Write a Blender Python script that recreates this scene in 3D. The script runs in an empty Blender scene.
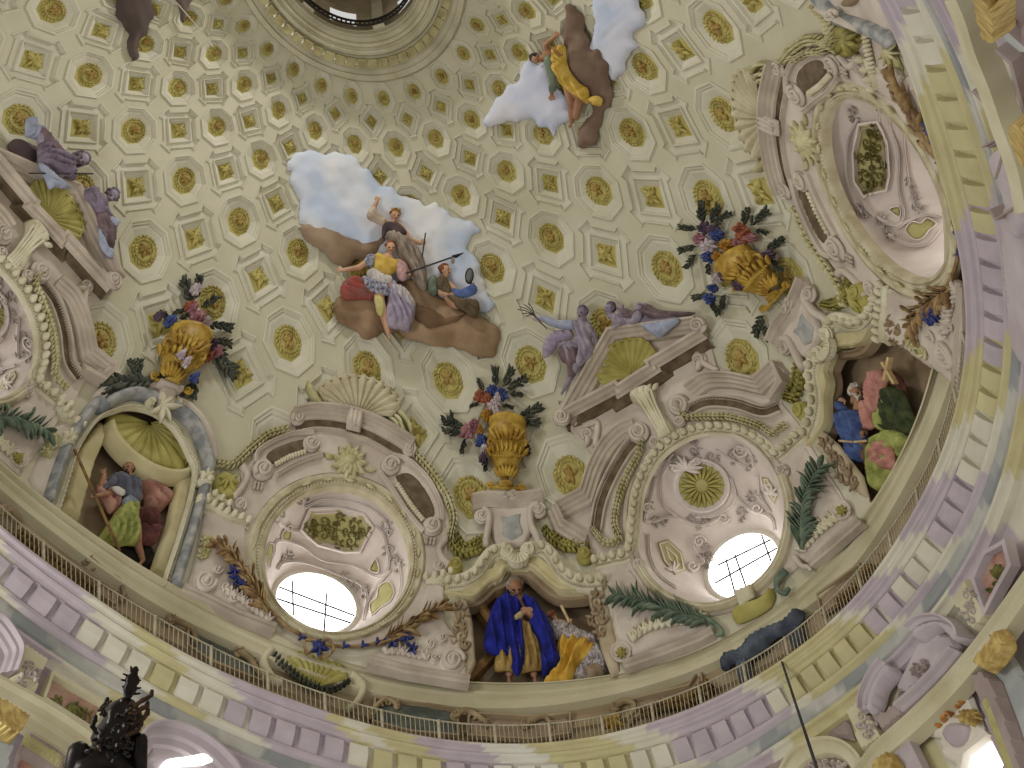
import bpy, math, random
import numpy as np
from mathutils import Vector, Matrix
from mathutils.geometry import delaunay_2d_cdt

SC = bpy.context.scene
COL = SC.collection
# ---------------------------------------------------------------- camera
FPX = 1503.6617
CAMW = np.array([0.377955, 0.508052, -2.209760])
CAM = np.array([9.34374, 8.09036, -34.02049])
def _rot(w):
    t = np.linalg.norm(w); k = w/t
    K = np.array([[0,-k[2],k[1]],[k[2],0,-k[0]],[-k[1],k[0],0]])
    return np.eye(3)+np.sin(t)*K+(1-np.cos(t))*K@K
RC = _rot(CAMW)                       # rows: image right, image down, view axis
cam = bpy.data.cameras.new('camera')
cam_ob = bpy.data.objects.new('camera', cam); COL.objects.link(cam_ob)
cam.sensor_fit = 'HORIZONTAL'; cam.sensor_width = 36.0; cam.lens = FPX*36.0/1024
cam.clip_end = 500
_m = Matrix.Identity(4)
for r in range(3):
    _m[r][0] = RC[0][r]; _m[r][1] = -RC[1][r]; _m[r][2] = -RC[2][r]; _m[r][3] = CAM[r]
cam_ob.matrix_world = _m
SC.camera = cam_ob
# ---------------------------------------------------------------- light and exposure
w = bpy.data.worlds.new('sky'); SC.world = w; w.use_nodes = True
w.node_tree.nodes['Background'].inputs['Color'].default_value = (1.0, 0.985, 0.955, 1)
w.node_tree.nodes['Background'].inputs['Strength'].default_value = .78
SC.view_settings.view_transform = 'Standard'; SC.view_settings.look = 'None'
SC.view_settings.exposure = -0.34; SC.view_settings.gamma = 1.0
SC.view_settings.use_curve_mapping = False
def area(name, loc, target, size, power, col=(1,1,1), shape='DISK'):
    l = bpy.data.lights.new(name, 'AREA'); l.shape = shape; l.size = size; l.energy = power; l.color = col
    o = bpy.data.objects.new(name, l); COL.objects.link(o); o.location = loc
    o.rotation_euler = (Vector(target)-Vector(loc)).to_track_quat('-Z', 'Y').to_euler()
    return o
area('lantern_daylight', (0, 0, 20.4), (0, 0, 0), 2.2, 1500, (1.0, 0.98, 0.95))
area('nave_window_daylight', (9, -10.5, -14), (-6, -2, 8), 6.0, 2500, (1.0, 0.98, 0.95))
# ---------------------------------------------------------------- the dome as a surface
DA, DH, ASP0, ASP1 = 18.0, 21.0948, 0.70300, 0.15210
U0, DU, E2 = 3.876943, -0.235215, 0.073883
def ray(px, py):
    px = np.asarray(px, float); py = np.asarray(py, float)
    d = np.stack([(px-512)/FPX, (py-384)/FPX, np.ones_like(px)], -1)@RC
    return d/np.linalg.norm(d, axis=-1, keepdims=True)
def project(P):
    q = (np.asarray(P)-CAM)@RC.T
    return np.stack([512+FPX*q[..., 0]/q[..., 2], 384+FPX*q[..., 1]/q[..., 2]], -1)
def dome_g(P, d):
    x, y, z = P[..., 0], P[..., 1], P[..., 2]
    s = np.sqrt(np.clip(1-(np.maximum(z, 0)/(DH-d))**2, 1e-4, 1))
    asp = ASP0+ASP1*(1-s)
    return (x/((DA-d)*s))**2+(y/((DA*asp-d)*s))**2-1
WC = np.array([-2.41, -0.068]); WA, WB = 15.741, 12.33
def wall_g(P, d):
    return ((P[..., 0]-WC[0])/(WA-d))**2+((P[..., 1]-WC[1])/(WB-d))**2-1
def hit(px, py, d, g=dome_g):
    r = ray(px, py); d = np.broadcast_to(np.asarray(d, float), np.shape(px))
    lo = np.full(np.shape(px), 2.0); hi = np.full(np.shape(px), 110.0)
    for _ in range(46):
        m = (lo+hi)/2; v = g(CAM+r*m[..., None], d)
        lo = np.where(v < 0, m, lo); hi = np.where(v < 0, hi, m)
    return CAM+r*((lo+hi)/2)[..., None]
def inward(P, g=dome_g):
    e = 1e-3; G = []
    z = np.zeros(P.shape[:-1])
    for k in range(3):
        dp = np.zeros(3); dp[k] = e
        G.append((g(P+dp, z)-g(P-dp, z))/(2*e))
    G = -np.stack(G, -1)
    return G/np.linalg.norm(G, axis=-1, keepdims=True)
def lift(px, py, d, d0=None, g=dome_g):
    """pixel of the photograph + height above the plaster -> point in the room"""
    px = np.asarray(px, float); py = np.asarray(py, float)
    d = np.broadcast_to(np.asarray(d, float), px.shape)
    if d0 is None: d0 = float(d.mean()) if d.size else 0.0
    B = hit(px, py, np.full(px.shape, d0), g)
    return B+inward(B, g)*(d-d0)[..., None]
def mpp(px, py):                        # metres per pixel there
    P = hit(np.array([float(px)]), np.array([float(py)]), 0)[0]
    return float(((P-CAM)@RC[2])/FPX)
# ---------------------------------------------------------------- materials
def lin(c): return tuple(((v/255)/12.92 if v/255 <= .04045 else ((v/255+.055)/1.055)**2.4) for v in c)
MATS = {}
def mat(name, c1, c2=None, scale=2.0, rough=.75, metal=0.0, detail=6, lo=.35, hi=.65, bump=0.0, bscale=20, wave=None):
    if name in MATS: return MATS[name]
    m = bpy.data.materials.new(name); m.use_nodes = True
    nt = m.node_tree; b = nt.nodes['Principled BSDF']
    b.inputs['Roughness'].default_value = rough; b.inputs['Metallic'].default_value = metal
    b.inputs['Specular IOR Level'].default_value = .25
    if c2 is None: c2 = tuple(min(255, int(v*.88)) for v in c1)
    geo = nt.nodes.new('ShaderNodeNewGeometry')
    n = nt.nodes.new('ShaderNodeTexNoise'); n.inputs['Scale'].default_value = scale; n.inputs['Detail'].default_value = detail
    nt.links.new(geo.outputs['Position'], n.inputs['Vector'])
    cr = nt.nodes.new('ShaderNodeValToRGB')
    cr.color_ramp.elements[0].position = lo; cr.color_ramp.elements[0].color = (*lin(c1), 1)
    cr.color_ramp.elements[1].position = hi; cr.color_ramp.elements[1].color = (*lin(c2), 1)
    nt.links.new(n.outputs['Fac'], cr.inputs['Fac'])
    nt.links.new(cr.outputs['Color'], b.inputs['Base Color'])
    if bump:
        n2 = nt.nodes.new('ShaderNodeTexNoise'); n2.inputs['Scale'].default_value = bscale; n2.inputs['Detail'].default_value = 4
        nt.links.new(geo.outputs['Position'], n2.inputs['Vector'])
        bp = nt.nodes.new('ShaderNodeBump'); bp.inputs['Strength'].default_value = bump; bp.inputs['Distance'].default_value = .05
        nt.links.new(n2.outputs['Fac'], bp.inputs['Height']); nt.links.new(bp.outputs['Normal'], b.inputs['Normal'])
    MATS[name] = m; return m
def emit(name, col, strength):
    m = bpy.data.materials.new(name); m.use_nodes = True; nt = m.node_tree
    nt.nodes.remove(nt.nodes['Principled BSDF'])
    e = nt.nodes.new('ShaderNodeEmission'); e.inputs[0].default_value = (*lin(col), 1); e.inputs[1].default_value = strength
    nt.links.new(e.outputs[0], nt.nodes['Material Output'].inputs[0]); return m
def vcol(name, rough=.8):               # colour of the painted stone, given along the moulding
    m = bpy.data.materials.new(name); m.use_nodes = True; nt = m.node_tree; b = nt.nodes['Principled BSDF']
    b.inputs['Roughness'].default_value = rough; b.inputs['Specular IOR Level'].default_value = .2
    a = nt.nodes.new('ShaderNodeVertexColor'); a.layer_name = 'Col'
    geo = nt.nodes.new('ShaderNodeNewGeometry')
    n = nt.nodes.new('ShaderNodeTexNoise'); n.inputs['Scale'].default_value = 1.7; n.inputs['Detail'].default_value = 8
    nt.links.new(geo.outputs['Position'], n.inputs['Vector'])
    mx = nt.nodes.new('ShaderNodeMix'); mx.data_type = 'RGBA'; mx.blend_type = 'OVERLAY'; mx.inputs[0].default_value = .22
    nt.links.new(a.outputs['Color'], mx.inputs[6]); nt.links.new(n.outputs['Fac'], mx.inputs[7])
    nt.links.new(mx.outputs[2], b.inputs['Base Color']); return m
# ---------------------------------------------------------------- objects
def tag(o, label=None, cat=None, group=None, kind=None):
    if label: o['label'] = label
    if cat: o['category'] = cat
    if group: o['group'] = group
    if kind: o['kind'] = kind
    return o
def empty(name, loc, label=None, cat=None, group=None, kind=None):
    o = bpy.data.objects.new(name, None); COL.objects.link(o); o.location = Vector(loc); o.empty_display_size = .3
    return tag(o, label, cat, group, kind)
def at(px, py, d=0.0, g=dome_g): return lift(np.array([float(px)]), np.array([float(py)]), d, None, g)[0]
def world_inv(o):
    l = Vector((0, 0, 0))
    while o is not None: l = l+o.location; o = o.parent
    return l
def link(name, V, F, m, parent=None, smooth=True, cols=None):
    """one mesh object; V in room coordinates"""
    V = np.asarray(V, float)
    off = np.array(world_inv(parent)) if parent else V.mean(0)
    me = bpy.data.meshes.new(name); me.from_pydata((V-off).tolist(), [], [list(map(int, f)) for f in F]); me.materials.append(m)
    if smooth: me.polygons.foreach_set('use_smooth', [True]*len(me.polygons))
    if cols is not None:
        ca = me.color_attributes.new('Col', 'FLOAT_COLOR', 'POINT')
        ca.data.foreach_set('color', np.concatenate([np.asarray(cols), np.ones((len(V), 1))], 1).ravel())
    me.update()
    o = bpy.data.objects.new(name, me); COL.objects.link(o)
    if parent: o.parent = parent
    else: o.location = Vector(off)
    return o
class MB:
    """collects pieces in (pixel x, pixel y, height) and lifts them onto a surface as ONE mesh"""
    def __init__(s): s.V = []; s.F = []; s.n = 0
    def add(s, V, F):
        s.V.append(np.asarray(V, float)); s.F += [[i+s.n for i in f] for f in F]; s.n += len(V)
    def build_exact(s, name, m, parent=None):
        """every vertex at its own depth on its own line of sight"""
        V = np.concatenate(s.V); return link(name, hit(V[:, 0], V[:, 1], V[:, 2]), s.F, m, parent, False)
    def build(s, name, m, parent=None, T=None, g=dome_g, d0=None, smooth=True, base=0.0):
        V = np.concatenate(s.V); xy = V[:, :2]
        if T is not None: xy = T(xy)
        return link(name, lift(xy[:, 0], xy[:, 1], V[:, 2]+base, d0, g), s.F, m, parent, smooth)
# --- shapes in pixel space
def cat(pts, n=6, closed=False):
    """smooth curve through the points (Catmull-Rom)"""
    P = np.asarray(pts, float)
    if closed: P = np.concatenate([P[-1:], P, P[:2]])
    else: P = np.concatenate([2*P[:1]-P[1:2], P, 2*P[-1:]-P[-2:-1]])
    out = []
    for k in range(1, len(P)-2):
        for t in np.arange(n)/n:
            out.append(.5*((2*P[k])+(-P[k-1]+P[k+1])*t+(2*P[k-1]-5*P[k]+4*P[k+1]-P[k+2])*t*t+(-P[k-1]+3*P[k]-3*P[k+1]+P[k+2])*t**3))
    if not closed: out.append(P[-2])
    return np.array(out)
def resample(P, step):
    P = np.asarray(P, float); L = np.concatenate([[0], np.cumsum(np.linalg.norm(np.diff(P, axis=0), axis=1))])
    n = max(2, int(round(L[-1]/step))+1); t = np.linspace(0, L[-1], n)
    return np.stack([np.interp(t, L, P[:, k]) for k in range(P.shape[1])], 1)
def frames(P, closed=False):
    P = np.asarray(P, float)
    if closed: t = np.roll(P, -1, 0)-np.roll(P, 1, 0)
    else: t = np.gradient(P, axis=0)
    t /= np.linalg.norm(t, axis=1, keepdims=True)+1e-9
    return t, np.stack([-t[:, 1], t[:, 0]], 1)
def mould(mb, path, prof, closed=False, d=0.0, taper=None):
    """sweep a profile [(offset to the right in px, height in m)] along a pixel path; mitred"""
    P = np.asarray(path, float); n = len(P)
    if closed: a = P-np.roll(P, 1, 0); b = np.roll(P, -1, 0)-P
    else:
        a = np.diff(P, axis=0, prepend=0); a[0] = P[1]-P[0]; b = np.roll(a, -1, 0); b[-1] = a[-1]
    a = a/(np.linalg.norm(a, axis=1, keepdims=True)+1e-9); b = b/(np.linalg.norm(b, axis=1, keepdims=True)+1e-9)
    na = np.stack([-a[:, 1], a[:, 0]], 1); nb = np.stack([-b[:, 1], b[:, 0]], 1)
    m = na+nb; m /= np.linalg.norm(m, axis=1, keepdims=True)+1e-9
    m = m/np.clip((m*na).sum(1), .45, 1)[:, None]
    K = len(prof); V = []
    for k in range(n):
        s = 1 if taper is None else taper[k]
        for (o, h) in prof: V.append([*(P[k]+m[k]*o*s), d+h*(s if taper is not None else 1)])
    F = []
    for k in range(n if closed else n-1):
        k2 = (k+1) % n
        for j in range(K-1): F.append([k*K+j, k*K+j+1, k2*K+j+1, k2*K+j])
    if not closed:
        F.append([j for j in range(K)][::-1]); F.append([(n-1)*K+j for j in range(K)])
    mb.add(V, F)
def tube(mb, path, r, d=0.0, k=8, hs=None, step=None):
    """round cord lying on the surface: r px wide (number or per point), hs = metres per px"""
    P = np.asarray(path, float)
    r = np.broadcast_to(np.asarray(r, float), (len(P),)); d = np.broadcast_to(np.asarray(d, float), (len(P),))
    if step is not None:
        Q = resample(np.column_stack([P, r, d]), step); P, r, d = Q[:, :2], Q[:, 2], Q[:, 3]
    _, nn = frames(P); hs = hs or .03
    V = []; n = len(P)
    for i in range(n):
        for j in range(k):
            a = 2*math.pi*j/k
            V.append([*(P[i]+nn[i]*r[i]*math.cos(a)), d[i]+r[i]*hs*math.sin(a)])
    F = [[i*k+j, i*k+(j+1) % k, (i+1)*k+(j+1) % k, (i+1)*k+j] for i in range(n-1) for j in range(k)]
    F += [list(range(k))[::-1], [(n-1)*k+j for j in range(k)]]
    mb.add(V, F)
def ball(mb, c, rx, ry=None, ang=0, d=0.0, h=None, n=10, m=6):
    """rounded boss: half-lens rx by ry px, h metres high"""
    ry = rx if ry is None else ry; h = rx*.03 if h is None else h
    ca, sa = math.cos(ang), math.sin(ang); V = []; F = []
    for i in range(m):
        t = math.pi*.5*i/(m-1) if m > 1 else 0
        for j in range(n):
            a = 2*math.pi*j/n; x = rx*math.cos(t)*math.cos(a); y = ry*math.cos(t)*math.sin(a)
            if i == m-1: x *= .01; y *= .01
            V.append([c[0]+x*ca-y*sa, c[1]+x*sa+y*ca, d+h*math.sin(t)])
    for i in range(m-1):
        for j in range(n): F.append([i*n+j, i*n+(j+1) % n, (i+1)*n+(j+1) % n, (i+1)*n+j])
    F.append([(m-1)*n+j for j in range(n)]); F.append(list(range(n))[::-1])
    mb.add(V, F)
def beads(mb, path, step, r, d=0.0, h=.1, asp=1.0):
    Q = resample(path, step); t, _ = frames(Q)
    for k in range(len(Q)): ball(mb, Q[k], r, r*asp, math.atan2(t[k][1], t[k][0]), d, h, 8, 4)
def spiral(c, r, a0, turns=2.2, hand=1, n=40, rmin=.16):
    t = np.linspace(0, 1, n); a = a0+hand*2*math.pi*turns*t; rr = r*(1-(1-rmin)*t**.8)
    return np.stack([c[0]+rr*np.cos(a), c[1]+rr*np.sin(a)], 1)
def volute(mb, c, r, a0=0.0, hand=1, d=.1, h=.14, turns=2.0):
    ball(mb, c, r*1.06, d=d-.08, h=.10, n=20, m=4)
    tube(mb, spiral(c, r*.86, a0, turns, hand, 44), np.linspace(r*.19, r*.12, 44), d=d+.03, hs=.035)
    ball(mb, c, r*.24, d=d+.02, h=h)
def leaf(mb, base, ang, L, W, d=0.0, h=.1, curl=0.0, n=8):
    """pointed leaf with a raised midrib, curling by `curl` radians"""
    V = []; x, y = base; a = ang
    for i in range(n+1):
        t = i/n; wd = W*math.sin(math.pi*min(1, t*.93+.07))**.8*(1-.15*t)
        hh = d+h*math.sin(math.pi*t*.8+.2)
        nx, ny = -math.sin(a), math.cos(a)
        V += [[x+nx*wd, y+ny*wd, d], [x+nx*wd*.5, y+ny*wd*.5, hh*.5+d*.5+h*.25], [x, y, hh+h*.1],
              [x-nx*wd*.5, y-ny*wd*.5, hh*.5+d*.5+h*.25], [x-nx*wd, y-ny*wd, d]]
        a += curl/n; x += math.cos(a)*L/n; y += math.sin(a)*L/n
    F = [[i*5+j, i*5+j+1, i*5+j+6, i*5+j+5] for i in range(n) for j in range(4)]
    F += [[i*5+4, i*5, i*5+5, i*5+9] for i in range(n)]
    F += [[4, 3, 2, 1, 0], [n*5+j for j in range(5)]]
    mb.add(V, F)
def inpoly(P, poly):
    poly = np.asarray(poly, float); x, y = P[:, 0], P[:, 1]; c = np.zeros(len(P), bool)
    for k in range(len(poly)):
        x1, y1 = poly[k]; x2, y2 = poly[k-1]
        c ^= ((y1 > y) != (y2 > y)) & (x < (x2-x1)*(y-y1)/(y2-y1+1e-12)+x1)
    return c
def edge_dist(P, poly):
    poly = np.asarray(poly, float); D = np.full(len(P), 1e9)
    for k in range(len(poly)):
        a = poly[k-1]; b = poly[k]; ab = b-a; t = np.clip(((P-a)@ab)/(ab@ab+1e-9), 0, 1)
        D = np.minimum(D, np.linalg.norm(P-a-t[:, None]*ab, axis=1))
    return D
def puff(mb, poly, d=0.0, h=.2, edge=6.0, step=2.5, folds=None, seed=0, noise=0.0, smooth=True, rough_edge=0.0):
    """solid relief with the given outline: rounded rim `edge` px wide, height h; folds = (angle, wavelength px, amplitude m, wobble)"""
    poly = np.asarray(poly, float)
    if smooth: poly = cat(poly, 4, True)
    poly = resample(np.concatenate([poly, poly[:1]]), step)[:-1]
    rs = np.random.RandomState(seed)
    if rough_edge:
        _, nn = frames(poly, True); nz = rs.randn(len(poly)+8); nz = np.convolve(nz, [.12, .25, .26, .25, .12], 'same')[4:-4]*1.9; poly = poly+nn*(nz[:, None]*rough_edge)
    lo, hi = poly.min(0), poly.max(0)
    gx, gy = np.meshgrid(np.arange(lo[0], hi[0], step), np.arange(lo[1], hi[1], step))
    gx[1::2] += step/2
    G = np.stack([gx.ravel(), gy.ravel()], 1); G = G[inpoly(G, poly)]
    if len(G): G = G[edge_dist(G, poly) > step*.55]
    P = np.concatenate([poly, G]) if len(G) else poly
    nb = len(poly)
    r = delaunay_2d_cdt([Vector(p) for p in P], [], [list(range(nb))], 1, 1e-5)
    V2 = np.array([tuple(v) for v in r[0]]); F = [list(f) for f in r[2]]
    D = edge_dist(V2, poly); t = np.clip(D/edge, 0, 1)
    H = h*np.sqrt(np.clip(1-(1-t)**2, 0, 1))
    if folds:
        a, wl, amp, wob = folds; wob *= .4; ca, sa = math.cos(a), math.sin(a)
        x = V2[:, 0]*ca+V2[:, 1]*sa; y = -V2[:, 0]*sa+V2[:, 1]*ca; ph = rs.rand()*6
        wv = np.sin(2*math.pi*(y+wob*wl*np.sin(x/(wl*1.7)+ph)+wob*wl*.6*np.sin(x/(wl*.8)+y/wl*.5))/wl+ph)
        wv = np.sign(wv)*np.abs(wv)**.8
        amp *= 1.2; H = H+amp*wv*np.clip(t*1.6, 0, 1)+amp*.5*np.sin(2*math.pi*y/(wl*.47)+x/wl+ph*2)*t
    if noise:
        for k in range(12):
            f = rs.randn(2)*.07*(1+k*.35)
            H = H+noise*.6*np.sin(V2@f+rs.rand()*6)*t/(1+k*.3)
    n = len(V2); V = np.concatenate([np.column_stack([V2, d+H]), np.column_stack([V2, np.full(n, d-.04)])])
    ed = {}
    for f in F:
        for a, b in zip(f, f[1:]+f[:1]):
            ed[(a, b)] = ed.get((a, b), 0)+1
    FF = F+[[v+n for v in f[::-1]] for f in F]
    for (a, b) in ed:
        if (b, a) not in ed: FF.append([b, a, a+n, b+n])
    mb.add(V, FF)
def homog(src, dst):
    src = np.asarray(src, float); dst = np.asarray(dst, float)
    ms, ss = src.mean(0), src.std(); md, sd = dst.mean(0), dst.std()
    a = (src-ms)/ss; b = (dst-md)/sd; M = []; y = []
    for (x, yv), (u, v) in zip(a, b):
        M.append([x, yv, 1, 0, 0, 0, -u*x, -u*yv]); y.append(u)
        M.append([0, 0, 0, x, yv, 1, -v*x, -v*yv]); y.append(v)
    M = np.array(M); y = np.array(y); R = np.diag([0, 0, 0, 0, 0, 0, .3, .3])
    h = np.linalg.solve(M.T@M+R, M.T@y)
    def T(p):
        p = (np.asarray(p, float)-ms)/ss; w_ = h[6]*p[:, 0]+h[7]*p[:, 1]+1
        return np.stack([(h[0]*p[:, 0]+h[1]*p[:, 1]+h[2])/w_, (h[3]*p[:, 0]+h[4]*p[:, 1]+h[5])/w_], 1)*sd+md
    return T
# ---------------------------------------------------------------- the lattice of coffers: ring r (whole = octagons, half = squares), column i
LAT = {1: {0: (352, 96), 1: (384, 98), 2: (414, 91), 3: (442, 76), 4: (463, 53), 5: (476, 25), -1: (322, 85), -2: (294, 69), -3: (268, 48), -4: (244, 25)}, 1.5: {0.5: (372, 120), 1.5: (408, 119), 2.5: (440, 106), 3.5: (469, 85), 4.5: (489, 55), 5.5: (501, 20), -0.5: (336, 112), -1.5: (304, 97), -2.5: (273, 78), -3.5: (244, 53), -4.5: (218, 23)}, 2: {0: (355, 144), 1: (396, 147), 2: (435, 136), 3: (471, 119), 4: (497, 88), 5: (519, 53), 6: (524, 12), -1: (316, 129), -2: (280, 109), -3: (247, 83), -4: (216, 53), -5: (192, 17)}, 2.5: {0.5: (381, 175), 1.5: (426, 173), 2.5: (469, 157), -1.5: (291, 147), -3.5: (213, 88), -4.5: (182, 52)}, 3: {2: (460, 194), 3: (504, 170), 4: (540, 133), -2: (263, 157), -3: (219, 125), -4: (179, 87), -5: (147, 43)}, 3.5: {2.5: (503, 217), 3.5: (549, 183), -1.5: (278, 202), -2.5: (227, 171), -3.5: (181, 129), -4.5: (139, 83), -5.5: (103, 30)}, 4: {3: (549, 236), 4: (596, 189), 5: (629, 132), 6: (641, 68), -1: (299, 250), -2: (241, 219), -3: (187, 178), -4: (135, 128), -5: (92, 74), -6: (55, 11)}, 4.5: {3.5: (604, 252), 4.5: (651, 197), 5.5: (679, 127), 6.5: (679, 52), 2.5: (544, 297), -1.5: (261, 277), -2.5: (197, 237), -3.5: (137, 187), -4.5: (83, 128), -5.5: (35, 61), -0.5: (328, 305)}, 5: {4: (664, 267), 5: (706, 197), 6: (721, 112), 7: (714, 28), 2: (530, 362), 1: (448, 379), 0: (367, 367), -1: (289, 341), -2: (213, 299), -3: (144, 250), -4: (87, 182), -5: (21, 118)}, 5.5: {-1.5: (240, 371)}, 6: {2: (570, 472), 1: (470, 497), 4: (740, 357), -3: (102, 340)}}
RV = [1.2685, 1.2192, 1.1658, 1.0992, 1.0415, 0.9618, 0.8772, 0.7747, 0.6641, 0.545, 0.415, 0.28, 0.135, -0.01, -0.12]
# ---------------------------------------------------------------- the ring of ledge, gallery and cornice below the dome
RING = {   # height, points of the curve as they stand in the photograph
 'ledge_top': (-.05, [(0,465),(62,512),(100,538),(150,574),(187,592),(256,627),(366,669),(471,682),(618,674),(690,655),(866,512),(931,379),(945,289)]),
 'ledge_foot': (-.95, [(0,491),(83,550),(150,604),(237,642),(394,697),(451,707),(517,708),(549,706),(614,693),(702,667),(800,610),(862,564),(880,521),(910,475),(946,391),(957,365)]),
 'rail': (-2.2, [(0,507),(58,555),(125,597),(150,612),(267,672),(332,696),(416,718),(459,724),(525,725),(571,722),(647,705),(705,683),(731,670),(792,633),(842,587),(912,493),(933,459),(952,391)]),
 'cornice_top': (-3.3, [(0,528),(58,568),(125,616),(150,634),(267,690),(332,712),(416,736),(494,743),(520,745),(571,740),(649,723),(717,696),(792,652),(846,606),(883,562),(899,529),(933,475),(944,446),(959,391),(966,360),(965,290),(950,215),(928,150),(901,52),(880,0)]),
 'blue_top': (-4.6, [(0,595),(83,652),(167,699),(256,742),(983,482),(966,527),(1006,386),(965,110),(983,164),(946,54),(1008,323),(1007,250),(878,645),(801,705),(768,725),(725,759)]),
}
def plane_hit(px, py, z):
    r = ray(px, py); return CAM+r*((z-CAM[2])/r[..., 2])[..., None]
TH = np.linspace(-math.pi, math.pi, 721)
def _ring(name):
    z, pts = RING[name]; pts = np.array(pts, float)
    P = plane_hit(pts[:, 0], pts[:, 1], z)
    ex = (P[:, 0]-WC[0])/WA; ey = (P[:, 1]-WC[1])/WB
    th = np.arctan2(ey, ex) % (2*np.pi); ro = np.hypot(ex, ey); k = np.argsort(th); th, ro = th[k], ro[k]
    T_ = np.linspace(0, 2*np.pi, 1441); R_ = np.interp(T_, th, ro)
    g = np.exp(-.5*(np.arange(-60, 61)/22)**2); g /= g.sum()
    R_ = np.convolve(np.pad(R_, 60, 'edge'), g, 'valid')
    return T_, R_, z, th.min(), th.max()
RINGS = {k: _ring(k) for k in RING}
def ring_pt(name, th, dr=0.0, z=None):
    T_, R_, zz, _, _ = RINGS[name]; R = np.interp(np.asarray(th) % (2*np.pi), T_, R_)
    x = WC[0]+WA*R*np.cos(th); y = WC[1]+WB*R*np.sin(th)
    n = np.stack([np.cos(th)/WA, np.sin(th)/WB], -1); n /= np.linalg.norm(n, axis=-1, keepdims=True)
    return np.stack([x+n[..., 0]*dr, y+n[..., 1]*dr, np.full(np.shape(th), zz if z is None else z)], -1)
def between(a, b, t, th, dr=0.0, dz=0.0):
    P = ring_pt(a, th)*(1-t)+ring_pt(b, th)*t
    n = np.stack([np.cos(th)/WA, np.sin(th)/WB], -1); n /= np.linalg.norm(n, axis=-1, keepdims=True)
    P[..., :2] += n*np.asarray(dr)[..., None] if np.ndim(dr) else n*dr
    P[..., 2] += dz; return P
def th_of(px, py, z):
    P = plane_hit(np.array([float(px)]), np.array([float(py)]), z)[0]
    return math.atan2((P[1]-WC[1])/WB, (P[0]-WC[0])/WA) % (2*math.pi)
TH0 = min(RINGS[k][3] for k in RINGS)-.25; TH1 = max(RINGS[k][4] for k in RINGS)+.25
def sweep_rings(rows, name, m, parent=None, cols=None, n=420, t0=None, t1=None, smooth=True):
    """rows: list of functions th -> points; lofts them into one moulding"""
    th = np.linspace(TH0 if t0 is None else t0, TH1 if t1 is None else t1, n)
    L = [f(th) for f in rows]; V = np.concatenate(L); F = []
    for a in range(len(L)-1):
        for k in range(n-1): F.append([a*n+k, a*n+k+1, (a+1)*n+k+1, (a+1)*n+k])
    C = None
    if cols is not None: C = np.concatenate([cols(th, a) for a in range(len(L))])
    return link(name, V, F, m, parent, smooth, C)
RR = np.arange(1, 1+.5*len(RV), .5)
def model(i, r):
    u = U0+DU*np.asarray(i, float); u = u+E2*np.sin(2*u); r = np.asarray(r, float)
    v = np.interp(r, RR, RV)
    v = np.where(r < 1, RV[0]+(1-r)*.1, v); v = np.where(r > RR[-1], RV[-1]-(r-RR[-1])*.25, v)
    s = np.cos(v); asp = ASP0+ASP1*(1-s)
    return np.stack([DA*s*np.cos(u), DA*s*asp*np.sin(u), DH*np.sin(v)], -1)
_k = [(i, r, *LAT[r][i]) for r in LAT for i in LAT[r]]
_ki = np.array([k[0] for k in _k]); _kr = np.array([k[1] for k in _k])
_res = np.array([k[2:] for k in _k])-project(model(_ki, _kr))
def Q(i, r):
    """photograph pixel of lattice position (column i, ring r)"""
    i = np.asarray(i, float); r = np.asarray(r, float)
    W = np.exp(-((i[..., None]-_ki)**2+(r[..., None]-_kr)**2*1.2)/(2*.55**2))
    e = (W[..., None]*_res).sum(-2)/(W.sum(-1)+.05)[..., None]
    return project(model(i, r))+e
# ---------------------------------------------------------------- openings in the dome, as seen in the photograph
def ell(cx, cy, rx, ry, rot, n=64, a0=0):
    t = np.linspace(0, 2*np.pi, n, endpoint=False)+a0; c, s = math.cos(rot), math.sin(rot)
    return np.stack([cx+rx*np.cos(t)*c-ry*np.sin(t)*s, cy+rx*np.cos(t)*s+ry*np.sin(t)*c], 1)
OV_A = ell(337, 558, 76, 76, .1); OV_B = ell(709, 518, 77, 89, .12)
T_ID = lambda p: np.asarray(p, float)
T_A2 = homog([(357, 377.5), (355, 418), (350, 461), (312.5, 441), (391, 464), (264, 468), (433, 524), (347, 637), (338, 530)],
             [(732.5, 113), (766, 125), (803, 141), (797, 183), (799, 101), (830.5, 254), (826, 66), (941, 208), (870, 158)])
T_B0 = homog([(696, 324), (628, 362), (650.6, 406), (676, 404), (637, 430.5), (783, 375), (799, 428), (808, 486), (841, 510)],
             [(118, 281), (58, 214), (30, 239), (40, 267), (6, 234), (109, 374), (63, 407), (30, 424), (20, 455)])
T_D2 = homog([(511.7, 527), (517, 551.6), (481.6, 515), (539, 508.6), (456, 563), (584, 552.5), (468.7, 683), (607.6, 677.7), (521.7, 566)],
             [(806, 329), (821, 345), (783, 345), (807, 293), (797, 412), (851, 295), (869, 500), (932, 372), (835, 355)])
NICHE_C = np.array([(60, 512), (80, 443), (101, 414), (133, 405), (160, 412), (180, 430), (192, 455), (195, 475), (181, 529), (164, 600), (57, 526)], float)
_D = np.array([(135, 712), (130, 560), (110, 420), (165, 405), (200, 370), (255, 345), (275, 310), (355, 305), (395, 345), (440, 380), (500, 392), (545, 390), (600, 480), (625, 560), (645, 690)], float)
_D[[0, -1]] += [[0, 66], [16, 70]]
NICHE_D = _D/3.49+np.array([430, 480])
HOLES = [OV_A, T_A2(OV_A), OV_B, T_B0(OV_B), NICHE_C, NICHE_D, T_D2(NICHE_D)]
COVER_A = np.array([(238, 640), (225, 500), (262, 470), (300, 440), (360, 412), (410, 430), (445, 500), (450, 640)], float)
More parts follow.
